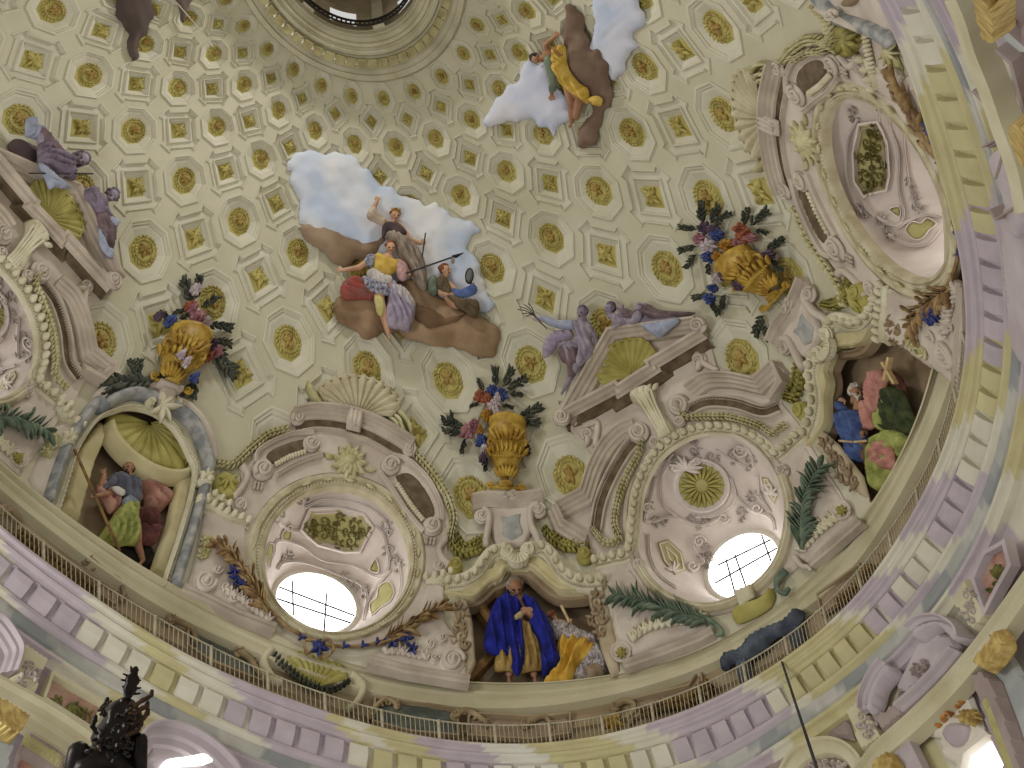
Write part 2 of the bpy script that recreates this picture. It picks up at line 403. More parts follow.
COVER_B = np.array([(600, 600), (572, 505), (590, 440), (630, 350), (690, 345), (740, 385), (800, 420), (850, 520), (740, 640)], float)
COVER_C = np.array([(40, 520), (80, 430), (130, 405), (180, 410), (205, 460), (170, 600)], float)
COVER_D = np.array([(450, 690), (460, 590), (485, 530), (540, 530), (590, 580), (630, 690)], float)
COVERS = [COVER_A, T_A2(COVER_A), COVER_B, T_B0(COVER_B), COVER_C, COVER_D, T_D2(COVER_D)]
plaster = mat('cream_plaster', (205, 200, 178), (191, 186, 160), .35, .85, bump=.08, bscale=3)
plaster_lt = mat('pale_coffer_plaster', (212, 208, 190), (198, 194, 172), .6, .8)
gold_leaf = mat('ochre_gilding', (200, 188, 116), (156, 140, 74), 3.0, .55, bump=.4, bscale=14)
gold_star = mat('orange_brown_gilding', (184, 158, 94), (148, 118, 62), 3.0, .6)
gold_bed = mat('ochre_ground', (186, 176, 108), (160, 148, 84), 2.0, .8)
PQ = lambda p, q: ((p+q)/2, (p-q)/2)      # lattice cell axes -> column, ring
# octagon and eared square outlines in cell axes (cell reaches from -.5 to .5)
OCT = [(math.cos(math.pi/8+k*math.pi/4)/math.cos(math.pi/8), math.sin(math.pi/8+k*math.pi/4)/math.cos(math.pi/8)) for k in range(8)]
def eared(sd, e1, e2):                     # half side, ear in, ear out
    q = [(-e1*.8, sd), (e1*.8, sd), (e1, e2), (e2, e1), (sd, e1*.8)]; out = []
    for k in range(4):
        c, s = [(1, 0), (0, -1), (-1, 0), (0, 1)][k]
        for (x, y) in q[:4]: out.append((x*c-y*s, x*s+y*c))
    return out
def cell_pts(i, r, pts, sc=1.0, flip=1):
    p = np.array(pts, float)*sc; di, dr = PQ(p[:, 0], p[:, 1])
    return Q(i+di, r+dr)
def loops(levels):
    """stack of closed loops (px array, height) -> vertices and quads"""
    V = []; F = []; n = len(levels[0][0])
    for (L, h) in levels: V += [[x, y, h] for x, y in L]
    for a in range(len(levels)-1):
        for k in range(n): F.append([a*n+k, a*n+(k+1) % n, (a+1)*n+(k+1) % n, (a+1)*n+k])
    return V, F
SQ = [(-.5, -.5), (.5, -.5), (.5, .5), (-.5, .5)]
field = MB(); coffers = []
_lp = project(ring_pt('ledge_top', np.linspace(TH0, TH1, 300))); _lp = _lp[(_lp[:, 0] > -300) & (_lp[:, 1] > -300) & (_lp[:, 0] < 1200)]
if _lp[0][0] > _lp[-1][0]: _lp = _lp[::-1]
_lp = np.concatenate([_lp, [(1100, -500), (-600, -500)]])
LEDGE_POLY = _lp+np.array([0, 0.])
def to_edge(P, poly):
    out = P.copy(); ins = inpoly(P, poly)
    for k in np.where(~ins)[0]:
        a = poly; b = np.roll(poly, -1, 0); ab = b-a; t = np.clip(((P[k]-a)*ab).sum(1)/((ab**2).sum(1)+1e-9), 0, 1); q = a+ab*t[:, None]
        out[k] = q[np.linalg.norm(q-P[k], axis=1).argmin()]
    return out
def plain_cell(i, r, n=12):
    if r > 6: n = 26
    t = np.linspace(-.5, .5, n+1); p, q = np.meshgrid(t, t, indexing='ij'); di, dr = PQ(p.ravel(), q.ravel())
    P = Q(i+di, r+dr); rr = r+dr
    V = np.column_stack([P, np.zeros(len(P))]); F = []
    cen = lambda f: P[f].mean(0)
    Fs = [[a*(n+1)+b, a*(n+1)+b+1, (a+1)*(n+1)+b+1, (a+1)*(n+1)+b] for a in range(n) for b in range(n)]
    C = np.array([cen(f) for f in Fs]); R_ = np.array([rr[f].mean() for f in Fs]); bad = (R_ > 7.62) | (R_ < .62)
    for h in HOLES: bad |= inpoly(C, h)
    if r > 6.4:
        ins = inpoly(P, LEDGE_POLY); bad |= np.array([not ins[f].any() for f in Fs])
        use = sorted({v for f, b_ in zip(Fs, bad) if not b_ for v in f if not ins[v]})
        if use: V[use, :2] = to_edge(P[use], LEDGE_POLY)
    F = [f for f, b in zip(Fs, bad) if not b]
    if F: field.add(V, F)
def ring_fill(outer, inner):
    """triangles between the cell border and the coffer outline (both star shaped about the centre)"""
    P = np.concatenate([outer, inner]); no, ni = len(outer), len(inner)
    r = delaunay_2d_cdt([Vector(p) for p in P], [], [list(range(no)), list(range(no, no+ni))], 1, 1e-7)
    V = np.array([tuple(v) for v in r[0]]); F = []
    for f in r[2]:
        c = V[list(f)].mean(0)[None]
        if not inpoly(c, np.array(inner))[0]: F.append(list(f))
    return V, F
def border(n=5):
    out = []
    for (a, b) in zip(SQ, SQ[1:]+SQ[:1]):
        for k in range(n): out.append((a[0]+(b[0]-a[0])*k/n, a[1]+(b[1]-a[1])*k/n))
    return out
CELLS = []
for r2 in range(1, 16):
    r = r2/2
    for i2 in range(-18, 24):
        if (i2+r2) % 2 and r2 % 2 == 0: continue
        i = i2/2
        if (r2 % 2 == 0) != (i2 % 2 == 0): continue
        CELLS.append((i, r))
WORDS = ['', 'one', 'two', 'three', 'four', 'five', 'six', 'seven', 'eight', 'nine', 'ten']
def coffer(i, r):
    octo = (r == int(r)); rs = random.Random(int(i*20+r*777))
    base = OCT if octo else None
    if octo:
        lv = [(.455, 0), (.455, .05), (.425, .05), (.41, .0), (.385, -.01), (.375, -.06), (.335, -.065), (.312, -.09), (.238, -.17)]
        L = [(cell_pts(i, r, OCT, s), h) for s, h in lv]; outer = cell_pts(i, r, OCT, .455)
        bed = cell_pts(i, r, OCT, .238); bedh = -.17
    else:
        lv = [(1.0, 0), (1.0, .045), (.955, .045), (.94, 0), (.90, -.07)]
        E = lambda s: eared(.395*s, .285*s, .475*s)
        L = [(cell_pts(i, r, E(s)), h) for s, h in lv]; outer = cell_pts(i, r, E(1.0))
    c = Q(np.array([i]), np.array([r]))[0]
    V, F = ring_fill(cell_pts(i, r, border()), outer)
    field.add(np.column_stack([V, np.zeros(len(V))]), F)
    # drop coffers fully outside the frame (their cell stays as plain plaster)
    inside = -45 < c[0] < 1070 and -60 < c[1] < 830
    mb = MB(); V, F = loops(L)
    mb.add(V, F)
    if not octo:
        # flat floor, then the inner square frame stepping down to the gilded bed
        sq = lambda s: cell_pts(i, r, [(-1, -1), (1, -1), (1, 1), (-1, 1)], s)
        fl, ff = ring_fill(L[-1][0], sq(.275)); mb.add(np.column_stack([fl, np.full(len(fl), -.07)]), ff)
        V, F = loops([(sq(.275), -.07), (sq(.27), .0), (sq(.25), .0), (sq(.225), -.09), (sq(.205), -.1), (sq(.158), -.17)]); mb.add(V, F)
        bed = sq(.157); bedh = -.17
    o = mb.build('octagonal_coffer' if octo else 'square_coffer', plaster_lt, d0=0, smooth=False)
    b = MB(); b.add(np.column_stack([bed, np.full(len(bed), bedh)]), [list(range(len(bed)))])
    b.build('gilded_bed', gold_bed, o, d0=0, smooth=False)
    # the gilded flower
    f = MB(); sx = np.linalg.norm(bed-c, axis=1).mean()
    def LC(p): return cell_pts(i, r, p)
    big = r >= 3.5
    if octo:
        R = .25
        n = 20 if big else 12
        for ringk, (rr_, hh) in enumerate([(.195, .06), (.15, .07)] if big else [(.18, .06)]):
            for k in range(n):
                a = 2*math.pi*(k+.5*ringk)/n
                q = LC([(rr_*math.cos(a), rr_*math.sin(a)), (rr_*1.12*math.cos(a+.34), rr_*1.12*math.sin(a+.34))])
                v = q[1]-q[0]; leaf(f, q[0], math.atan2(v[1], v[0]), np.linalg.norm(v)*1.05, sx*.10, bedh, hh, .3, 3)
        q_ = LC([(.17*math.cos(k*.3142), .17*math.sin(k*.3142)) for k in range(21)]); tube(f, q_, sx*.05, d=bedh+.02, k=5)
        n2 = 7; f2 = MB()
        for k in range(n2):
            a = 2*math.pi*k/n2+rs.random(); q = LC([(0, 0), (.12*math.cos(a), .12*math.sin(a))]); v = q[1]-q[0]
            leaf(f2, q[0], math.atan2(v[1], v[0]), np.linalg.norm(v), sx*.17, bedh, .12, 0, 4)
        ball(f2, c, sx*.17, d=bedh+.03, h=.13, n=8, m=4)
    else:
        for k in range(8):
            a = math.pi/4*k; rr_ = .19 if k % 2 else .13
            q = LC([(0, 0), (rr_*math.cos(a), rr_*math.sin(a))]); v = q[1]-q[0]
            leaf(f, q[0], math.atan2(v[1], v[0]), np.linalg.norm(v), sx*.22, bedh, .12, .25*(-1)**k, 4)
        ball(f, c, sx*.3, d=bedh+.05, h=.12, n=10, m=4)
        ball(f, c, sx*.13, d=bedh+.15, h=.07, n=6, m=3)
    ro = f.build('rosette', gold_leaf, o, d0=-.12)
    if octo: f2.build('star_flower', gold_star, ro, d0=-.12)
    k = i-(0 if octo else .5); k = int(round(k))
    where = 'straight above the window shell' if k == 0 else (
        ('%s column%s %s of window shell' % (WORDS[abs(k)], 's' if abs(k) > 1 else '', 'right' if k > 0 else 'left')) if abs(k) < 11 else 'far')
    kind = 'octagonal coffer with gilt wreath' if octo else 'square coffer with gilt flower'
    tag(o, '%s, ring %s below lantern, %s' % (kind, WORDS[int(r)], where), 'coffer',
        'octagonal coffers of the dome' if octo else 'square coffers of the dome')
for (i, r) in CELLS:
    c = Q(np.array([i]), np.array([r]))[0]
    ok = 1 <= r <= 6 and -45 < c[0] < 1000 and -45 < c[1] < 700
    if ok:
        e = cell_pts(i, r, OCT, .46)
        for h in HOLES: ok = ok and not inpoly(e, h).any() and not inpoly(c[None], h)[0]
        for h in COVERS: ok = ok and not inpoly(c[None], h)[0]
    if ok: coffer(i, r)
    else: plain_cell(i, r)
tag(field.build('ceiling', plaster, d0=0, smooth=False), kind='structure')
# the rest of the vault, behind and beyond the coffered part
def vault():
    V = []; F = []; nu, nv = 160, 40
    for b in range(nv+1):
        v = .0+(1.30)*b/nv; s = math.cos(v); asp = ASP0+ASP1*(1-s)
        for a in range(nu):
            u = 2*math.pi*a/nu; V.append([(DA+.6)*s*math.cos(u), (DA*asp+.6)*s*math.sin(u), (DH+.6)*math.sin(v)])
    V = np.array(V); px = project(V); ua = (np.arange(nu)*2*math.pi/nu)
    ulo, uhi = U0+DU*11.3, U0+DU*-8.7
    for b in range(nv):
        for a in range(nu):
            u = ua[a]+math.pi/nu; inside = any(ulo < u+2*math.pi*k < uhi for k in (-1, 0, 1))
            if inside and b*1.30/nv < 1.27: continue
            F.append([b*nu+a, b*nu+(a+1) % nu, (b+1)*nu+(a+1) % nu, (b+1)*nu+a])
    tag(link('ceiling', V, F, plaster, None, True), kind='structure')
vault()
# ---------------------------------------------------------------- ledge, frieze wall, cornice and drum
stone = mat('cream_stone', (208, 200, 170), (186, 178, 146), .5, .8)
stone_dk = mat('brown_frieze', (172, 154, 124), (144, 126, 98), .6, .85)
vstone = vcol('marbled_stone')
def pal(*c): return [np.array(lin(x)) for x in c]
CREAM, LILAC, OCHRE, PALE = pal((208, 203, 184), (184, 172, 178), (193, 184, 140), (214, 211, 198))
def marble(stops, seed):
    """colour of the painted stone along the ring: sharp patches of cream, lilac and ochre"""
    ths = np.array([s[0] for s in stops]); rs = np.random.RandomState(seed); k = np.argsort(ths)
    ths = ths[k]; cs = np.array([stops[i][1] for i in k])
    def f(th, a):
        t = th+.012*np.sin(a*1.9+th*9)+.008*a
        idx = np.clip(np.searchsorted(ths, t)-1, 0, len(ths)-1)
        return cs[idx]*(1+.04*np.sin(a*2.3+th*40)[:, None])
    return f
def stops_at(lst, z): return [(th_of(x, y, z), c) for (x, y, c) in lst]
MARBLE = marble(stops_at([
    (960, -20, LILAC), (905, 50, CREAM), (925, 100, OCHRE), (985, 150, OCHRE), (975, 230, LILAC), (962, 360, OCHRE), (950, 430, CREAM),
    (925, 480, LILAC), (900, 540, CREAM), (872, 575, LILAC), (840, 612, CREAM), (830, 622, OCHRE), (752, 678, CREAM), (735, 690, LILAC),
    (640, 725, CREAM), (600, 735, OCHRE), (520, 745, PALE), (470, 742, LILAC), (405, 735, OCHRE), (360, 722, CREAM), (335, 716, OCHRE),
    (318, 708, LILAC), (215, 668, CREAM), (160, 640, OCHRE), (120, 616, CREAM), (75, 582, LILAC), (-20, 520, CREAM)], -3.0), 3)
R = lambda n, dr=0.0, dz=0.0: (lambda th: ring_pt(n, th, dr, RING[n][0]+dz))
B = lambda a, b, t, dr=0.0, dz=0.0: (lambda th: between(a, b, t, th, dr, dz))
# ledge at the foot of the dome
ledge = sweep_rings([R('ledge_top', .5, .35), R('ledge_top', .0, .06), R('ledge_top', -.05, .0), B('ledge_top', 'ledge_foot', .10, -.05), B('ledge_top', 'ledge_foot', .13, .05),
    B('ledge_top', 'ledge_foot', .26, .06), B('ledge_top', 'ledge_foot', .34, -.03), B('ledge_top', 'ledge_foot', .48, -.04), B('ledge_top', 'ledge_foot', .54, .04),
    B('ledge_top', 'ledge_foot', .86, .05), B('ledge_top', 'ledge_foot', .9, 0), R('ledge_foot', 0, 0), R('ledge_foot', .25, -.06)], 'trim_1', stone, smooth=False)
tag(ledge, kind='structure')
# frieze wall behind the gallery rail
fz = sweep_rings([R('ledge_foot', .25, -.06), R('ledge_foot', .27, -.7), R('ledge_foot', .2, -.74), R('ledge_foot', .2, -.84), R('ledge_foot', .3, -.88), R('ledge_foot', .3, -2.6), R('cornice_top', 0, .02)], 'wall_frieze', stone_dk, smooth=False)
tag(fz, kind='structure')
# great cornice
ct = 'cornice_top'; bt = 'blue_top'
cor = sweep_rings([R(ct, .5, .0), R(ct, .0, .0), B(ct, bt, .07, -.03), B(ct, bt, .09, .05), B(ct, bt, .15, .05), B(ct, bt, .2, .0), B(ct, bt, .24, .02), B(ct, bt, .26, .09),
    B(ct, bt, .33, .1), B(ct, bt, .38, .05), B(ct, bt, .40, .17), B(ct, bt, .80, .2), B(ct, bt, .82, .06), B(ct, bt, .9, .03), B(ct, bt, .95, .08), R(bt, .12, 0)],
    'trim_2', vstone, cols=MARBLE, smooth=False)
tag(cor, kind='structure')
blue = vcol('blue_grey_marble')
BG = marble([(x, pal((168, 168, 163), (144, 147, 147), (186, 184, 176))[k % 3]) for k, x in enumerate(np.linspace(TH0, TH1, 46))], 5)
bl = sweep_rings([R(bt, .12, 0), R(bt, .06, -.03), R(bt, .06, -.42), R(bt, .13, -.46)], 'trim_3', blue, cols=BG, smooth=False)
tag(bl, kind='structure')
# architrave and drum wall below
drum = sweep_rings([R(bt, .13, -.46), R(bt, .1, -.5), R(bt, .1, -.62), R(bt, .2, -.66), R(bt, .2, -.95), R(bt, .4, -1.0), R(bt, .42, -1.6), R(bt, .46, -2.8), R(bt, .5, -12)], 'wall_drum', vstone, cols=MARBLE, smooth=False)
tag(drum, kind='structure')
# brackets of the cornice, parts of it
def bracket(th, w, parent):
    V = []; F = []
    prof = [(.42, .19), (.42, .02), (.46, -.02), (.60, -.01), (.72, .06), (.78, .12), (.79, .2)]
    for s in (-1, 1):
        for (t, dr) in prof: V.append(between(ct, bt, t, np.array([th+s*w]), dr)[0])
    n = len(prof)
    for k in range(n-1): F.append([k, k+1, n+k+1, n+k])
    F += [list(range(n)), [n+k for k in range(n)][::-1]]
    c = np.repeat(MARBLE(np.array([th]), 6)*1.0, 2*n, 0)
    return link('modillion', V, F, vstone, parent, False, c)
nb = 78
ths = np.linspace(TH0, TH1, nb)
PXB = project(between(ct, bt, .6, ths))
for t_, p_ in zip(ths, PXB):
    if -20 < p_[0] < 1044 and -20 < p_[1] < 788: bracket(t_, (TH1-TH0)/nb*.37, cor)
# ---------------------------------------------------------------- lantern
def s_at(px, py, z):
    P = plane_hit(np.array([float(px)]), np.array([float(py)]), z)[0]
    lo, hi = .02, .6
    for _ in range(40):
        m = (lo+hi)/2; asp = ASP0+ASP1*(1-m)
        v = (P[0]/(DA*m))**2+(P[1]/(DA*asp*m))**2
        lo, hi = (m, hi) if v > 1 else (lo, m)
    return (lo+hi)/2
def oval(s, z, n=120):
    t = np.linspace(0, 2*np.pi, n, endpoint=False); asp = ASP0+ASP1*(1-s)
    return np.stack([DA*s*np.cos(t), DA*s*asp*np.sin(t), np.full(n, z)], 1)
def loft(levels, name, m, parent=None, smooth=False):
    n = len(levels[0]); V = np.concatenate(levels); F = []
    for a in range(len(levels)-1):
        for k in range(n): F.append([a*n+k, a*n+(k+1) % n, (a+1)*n+(k+1) % n, (a+1)*n+k])
    return link(name, V, F, m, parent, smooth)
lan_st = mat('lantern_stone', (200, 195, 172), (178, 172, 146), 1.2, .8)
lan_dk = mat('lantern_green_gilding', (142, 134, 96), (118, 108, 70), 3.0, .7)
LZ = 20.2
def lv(y, z): return oval(s_at(352, y, z), z)
ringm = loft([lv(81, LZ+.25), lv(79, LZ-.12), lv(74, LZ-.16), lv(73, LZ-.05), lv(69, LZ-.05), lv(67, LZ-.14), lv(64, LZ-.14), lv(62, LZ+.0), lv(55, LZ+.25), lv(54, LZ+.12), lv(51, LZ+.1),
    lv(49, LZ+.25), lv(47, LZ+.3), lv(46, LZ+.2), lv(43, LZ+.22), lv(41, LZ+.4), lv(37, LZ+.5), lv(35, LZ+.42), lv(34, LZ+.42), lv(32, LZ+.6), lv(31, LZ+.75), lv(30, LZ+.8)], 'trim_4', lan_st)
tag(ringm, kind='structure')
ths_l = np.linspace(0, 2*np.pi, 56, endpoint=False)
for k in range(56):
    s0 = s_at(352, 61, LZ); asp = ASP0+ASP1*(1-s0); t = ths_l[k]
    c = np.array([DA*s0*math.cos(t), DA*s0*asp*math.sin(t), LZ+.02]); pp = project(c[None])[0]
    if not (180 < pp[0] < 540 and -25 < pp[1] < 110): continue
    tn = np.array([-math.sin(t), asp*math.cos(t), 0]); tn /= np.linalg.norm(tn); rd = np.array([tn[1], -tn[0], 0])
    V = []
    for dz in (-.16, .16):
        for (a, b) in ((-.17, -.16), (.17, -.16), (.17, .1), (-.17, .1)): V.append(c+tn*a-rd*b+np.array([0, 0, dz+b*.6]))
    link('dentil', V, [[3, 2, 1, 0], [4, 5, 6, 7], [0, 1, 5, 4], [1, 2, 6, 5], [2, 3, 7, 6], [3, 0, 4, 7]], lan_dk, ringm, False)
# lantern drum: wall, pilasters, windows
s_in = s_at(352, 30, LZ+.8)
def lpt(t, z, k=1.0):
    asp = ASP0+ASP1*(1-s_in); return np.array([DA*s_in*k*math.cos(t), DA*s_in*k*asp*math.sin(t), z])
lan_wall = mat('lantern_wall', (190, 176, 150), (160, 146, 120), 1.0, .8)
daylight = emit('window_daylight', (255, 255, 255), 2.2)
iron = mat('dark_iron', (46, 38, 32), (30, 26, 24), 4, .5)
nw = 8
wth = []
for px_, py_ in ((268+75, 17), (256+152, 8)):
    r = ray(np.array([float(px_)]), np.array([float(py_)]))[0]; best = min(((abs(np.cross(lpt(t, 0)[:2]-CAM[:2], r[:2]/np.linalg.norm(r[:2]))), t) for t in np.linspace(math.pi*.8, math.pi*1.9, 400)), key=lambda q: q[0])
    wth.append(best[1])
dth = abs(wth[1]-wth[0])
V = []; F = []
def quadstrip(t0, t1, z0, z1, k=1.0, n=8):
    V = [lpt(t0+(t1-t0)*a/n, z, k) for z in (z0, z1) for a in range(n+1)]
    return V, [[a, a+1, n+2+a, n+1+a] for a in range(n)]
LB, LT = LZ+.8, LZ+6.5
WZ0, WZ1 = LB+.55, LB+2.3
mbV = []; mbF = []
def addq(q):
    n = len(mbV); mbV.extend(q[0]); mbF.extend([[i+n for i in f] for f in q[1]])
nwin = max(6, int(round(2*math.pi/dth))); wth = [wth[0]+k*2*math.pi/nwin for k in range(nwin)]
hw = math.pi/nwin*.36
for k, t in enumerate(wth):
    addq(quadstrip(t-hw, t+hw, LB, WZ0)); addq(quadstrip(t-hw, t+hw, WZ1, LT))
    addq(quadstrip(t+hw, t+2*math.pi/nwin-hw, LB, LT))
    for s in (-1, 1):
        a, b = lpt(t+s*hw, WZ0), lpt(t+s*hw, WZ1); c, d = lpt(t+s*hw, WZ1, 1.2), lpt(t+s*hw, WZ0, 1.2); n = len(mbV); mbV += [a, b, c, d]; mbF.append([n, n+1, n+2, n+3])
    n = len(mbV); mbV += [lpt(t-hw, WZ0), lpt(t+hw, WZ0), lpt(t+hw, WZ0, 1.2), lpt(t-hw, WZ0, 1.2)]; mbF.append([n, n+1, n+2, n+3])
tag(link('wall_lantern', mbV, mbF, lan_wall, None, False), kind='structure')
tag(loft([oval(s_in, LT), oval(.01, LT+1.2)], 'ceiling', lan_wall), kind='structure')
wn = 0
for k, t in enumerate(wth):
    q = quadstrip(t-hw, t+hw, WZ0, WZ1, 1.2); o = link('window_%d' % (k+1), q[0], q[1], daylight); tag(o, kind='structure')
    for j in range(5):
        tt_ = t-hw+2*hw*(j+.0)/4; 
        q = quadstrip(tt_-.008, tt_+.008, WZ0, WZ1, 1.18, 1); link('glazing_bar', q[0], q[1], iron, o)
    for j in range(5):
        z = WZ0+(WZ1-WZ0)*j/4; q = quadstrip(t-hw, t+hw, z-.04, z+.04, 1.18); link('glazing_bar', q[0], q[1], iron, o)
    # pilaster beside it
    tp = t+math.pi/nwin
    vs = []
    for z in (LB, LT):
        for (a, kk) in ((-.09, 1.0), (-.09, .95), (.09, .95), (.09, 1.0)): vs.append(lpt(tp+a, z, kk))
    tag(link('lantern_pilaster', vs, [[0, 1, 5, 4], [1, 2, 6, 5], [2, 3, 7, 6], [0, 3, 2, 1], [4, 5, 6, 7]], lan_st, None, False), kind='structure')
# lantern railing
ra = empty('lantern_railing', lpt(wth[0], LB), 'dark iron railing running round the inside of the lantern opening', 'railing')
def hoop(z, k, r):
    n = 96; C = np.array([lpt(2*math.pi*a/n, z, k) for a in range(n)]); V = []; F = []
    for a in range(n):
        rd = C[a]*[1, 1, 0]; rd /= np.linalg.norm(rd)
        for j in range(4):
            an = math.pi/2*j+.4; V.append(C[a]+rd*r*math.cos(an)+np.array([0, 0, r*math.sin(an)]))
    for a in range(n):
        for j in range(4): F.append([a*4+j, a*4+(j+1) % 4, ((a+1) % n)*4+(j+1) % 4, ((a+1) % n)*4+j])
    return V, F
for nm, z, r in (('top_rail', LB+.62, .06), ('bottom_rail', LB+.1, .05)):
    q = hoop(z, .93, r); link(nm, q[0], q[1], iron, ra)
for k in range(90):
    t = 2*math.pi*k/90; c0, c1 = lpt(t, LB+.1, .93), lpt(t, LB+.62, .93)
    V = [c+np.array([a, b, 0]) for c in (c0, c1) for (a, b) in ((-.025, -.025), (.025, -.025), (.025, .025), (-.025, .025))]
    link('baluster', V, [[0, 1, 5, 4], [1, 2, 6, 5], [2, 3, 7, 6], [3, 0, 4, 7]], iron, ra, False)
# ---------------------------------------------------------------- oval windows and their surrounds
rosy = mat('rosy_stone', (214, 203, 190), (190, 176, 164), .8, .8)
rosy_d = mat('rosy_stone_moulding', (200, 188, 172), (174, 160, 146), 1.2, .8)
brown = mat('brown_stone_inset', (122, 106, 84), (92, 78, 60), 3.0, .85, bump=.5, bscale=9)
eggs_m = mat('cream_egg_moulding', (224, 218, 194), (204, 196, 166), 1.5, .7)
leafy = mat('straw_leaf_stucco', (212, 206, 168), (178, 170, 122), 2.5, .7)
shell_m = mat('sand_shell_stucco', (208, 200, 172), (178, 166, 134), 1.5, .75)
green_sh = mat('olive_shell_gilding', (184, 176, 104), (150, 140, 72), 1.2, .6)
white_st = mat('white_soffit_stucco', (232, 222, 214), (214, 202, 194), .8, .75)
olive_p = mat('olive_panel', (190, 184, 128), (168, 160, 104), 1.5, .8)
olive_or = mat('olive_scroll_ornament', (130, 122, 66), (104, 96, 50), 2.0, .7)
grey_or = mat('grey_stucco_ornament', (196, 184, 176), (164, 152, 144), 2.0, .75)
dry_leaf = mat('bronze_dry_leaf', (178, 150, 104), (112, 84, 54), 3.0, .6)
blue_rib = mat('blue_ribbon', (66, 74, 138), (40, 46, 96), 3.0, .6)
palm_m = mat('dull_green_palm', (128, 142, 120), (82, 100, 86), 3.0, .6)
glass_e = emit('bright_window_sky', (255, 255, 255), 7.0)
bar_m = mat('grey_glazing_lead', (70, 68, 66), (50, 48, 46), 4, .6)
reveal_m = mat('white_window_reveal', (240, 236, 226), (228, 222, 210), 1, .7)
def ring2(E0, E1, prof, mb):
    mb.add(*loops([(E0+(E1-E0)*t, h) for t, h in prof]))
def star_slab(mb, c, E, outline, h, drop=-.05, step=3.0):
    """plate between an oval E and an outline seen from the centre c"""
    c = np.array(c, float); O = resample(np.concatenate([outline, outline[:1]]), step)
    rel = E-c; th = np.arctan2(rel[:, 1], rel[:, 0]); out = []
    for k, t in enumerate(th):
        dvec = np.array([math.cos(t), math.sin(t)]); best = 0
        for a, b in zip(O[:-1], O[1:]):
            M = np.array([[dvec[0], a[0]-b[0]], [dvec[1], a[1]-b[1]]]); det = np.linalg.det(M)
            if abs(det) < 1e-9: continue
            s, u = np.linalg.solve(M, a-c)
            if 0 <= u <= 1.0001 and s > best: best = s
        e = np.linalg.norm(E[k]-c); out.append(c+dvec*max(best, e*1.01))
    out = np.array(out)
    mb.add(*loops([(E, drop), (E, h), (E+(out-E)*.5, h), (out, h), (out, drop)]))
def fan_shell(mb, c, rim, ribs=13, d=.1, h=.35, dish=1.0):
    """scallop shell: rim = px curve, ribs radiating from c"""
    R_ = resample(rim, max(.4, np.linalg.norm(np.diff(rim, axis=0), axis=1).sum()/(ribs*8))); n = len(R_); c = np.array(c, float); m = 9; V = []; F = []
    for k in range(n):
        ph = k/(n-1)*ribs; w_ = abs(math.sin(math.pi*ph)); scal = 1+.05*w_
        for j in range(m):
            t = .06+.94*j/(m-1); p = c+(R_[k]-c)*t*(scal if j > m-3 else 1)
            prof = math.sin(math.pi*min(1, t*.55+.05)) if dish > 0 else (.35+.65*t**1.5)
            V.append([*p, d+h*prof*(.72+.28*w_)])
    for k in range(n-1):
        for j in range(m-1): F.append([k*m+j, k*m+j+1, (k+1)*m+j+1, (k+1)*m+j])
    b = len(V)
    for k in range(n): V.append([*(c+(R_[k]-c)*1.0), d-.1])
    for k in range(n-1): F.append([k*m+m-1, b+k, b+k+1, (k+1)*m+m-1])
    mb.add(V, F)
    tube(mb, R_*1.0, 1.0, d=d+h*.8, k=6)
def garland(mb, path, w_, d=.15, h=.16, step=3.2, seed=0):
    """swag of overlapping leaves"""
    P = resample(cat(path, 8), step*1.35); t, n = frames(P); rs = random.Random(seed)
    for k in range(len(P)):
        a = math.atan2(t[k][1], t[k][0]); f = .7+.3*math.sin(math.pi*k/max(1, len(P)-1))
        for s in (-1, 0, 1): leaf(mb, P[k]+n[k]*s*w_*.25, a+s*(.75+rs.uniform(-.15, .15)), w_*1.25*f, w_*.42*f, d+.05*(s == 0), h, -s*.5, 4)
def acanthus(mb, base, ang, L, n, spread, W, d=.1, h=.14, curl=.8, seed=0):
    rs = random.Random(seed)
    for k in range(n):
        s = (k/(n-1)*2-1) if n > 1 else 0
        leaf(mb, base, ang+s*spread, L*(1-.3*abs(s))*rs.uniform(.85, 1.1), W*rs.uniform(.8, 1.2), d+.04*rs.random(), h, curl*s+rs.uniform(-.2, .2), 7)
def flower(mb, c, r, n=10, d=.1, h=.15, rows=2):
    for q in range(rows):
        for k in range(n): leaf(mb, c, 2*math.pi*(k+.5*q)/n, r*(1-.3*q), r*.26, d+.05*q, h, .15, 4)
    ball(mb, c, r*.33, d=d+.1, h=.14)
def guttae(mb, c, ang, r, d=.12):
    ca, sa = math.cos(ang), math.sin(ang)
    for k in (-1, 0, 1):
        for j in (0, 1): ball(mb, (c[0]+ca*k*r*1.9-sa*j*r*1.9, c[1]+sa*k*r*1.9+ca*j*r*1.9), r, r*1.2, d=d, h=.1, n=8, m=4)
def rinceau(mb, c, a, s, d=.05, seed=0):
    """C-scroll with a few leaflets along its back"""
    c = np.array(c, float); h = 1 if seed % 2 else -1; p = spiral(c, 4.2*s, a, 1.25, h, 22); tail = np.array([p[0]+np.array([math.cos(a-h*1.1), math.sin(a-h*1.1)])*5.5*s, p[0]+np.array([math.cos(a-h*1.3), math.sin(a-h*1.3)])*2.6*s])
    q = np.concatenate([tail, p]); tube(mb, q, np.linspace(.5, 1.0, len(q)), d=d, k=6)
    for k in range(4): b = q[2+k*3]; leaf(mb, b, a+k*.5*h, 4.2*s, 1.2*s, d, .07, .6*h, 4)
    for k in range(2): leaf(mb, tail[0], a-h*1.3+3.1+(k-.5)*.9, 4.5*s, 1.2*s, d, .07, .3, 4)
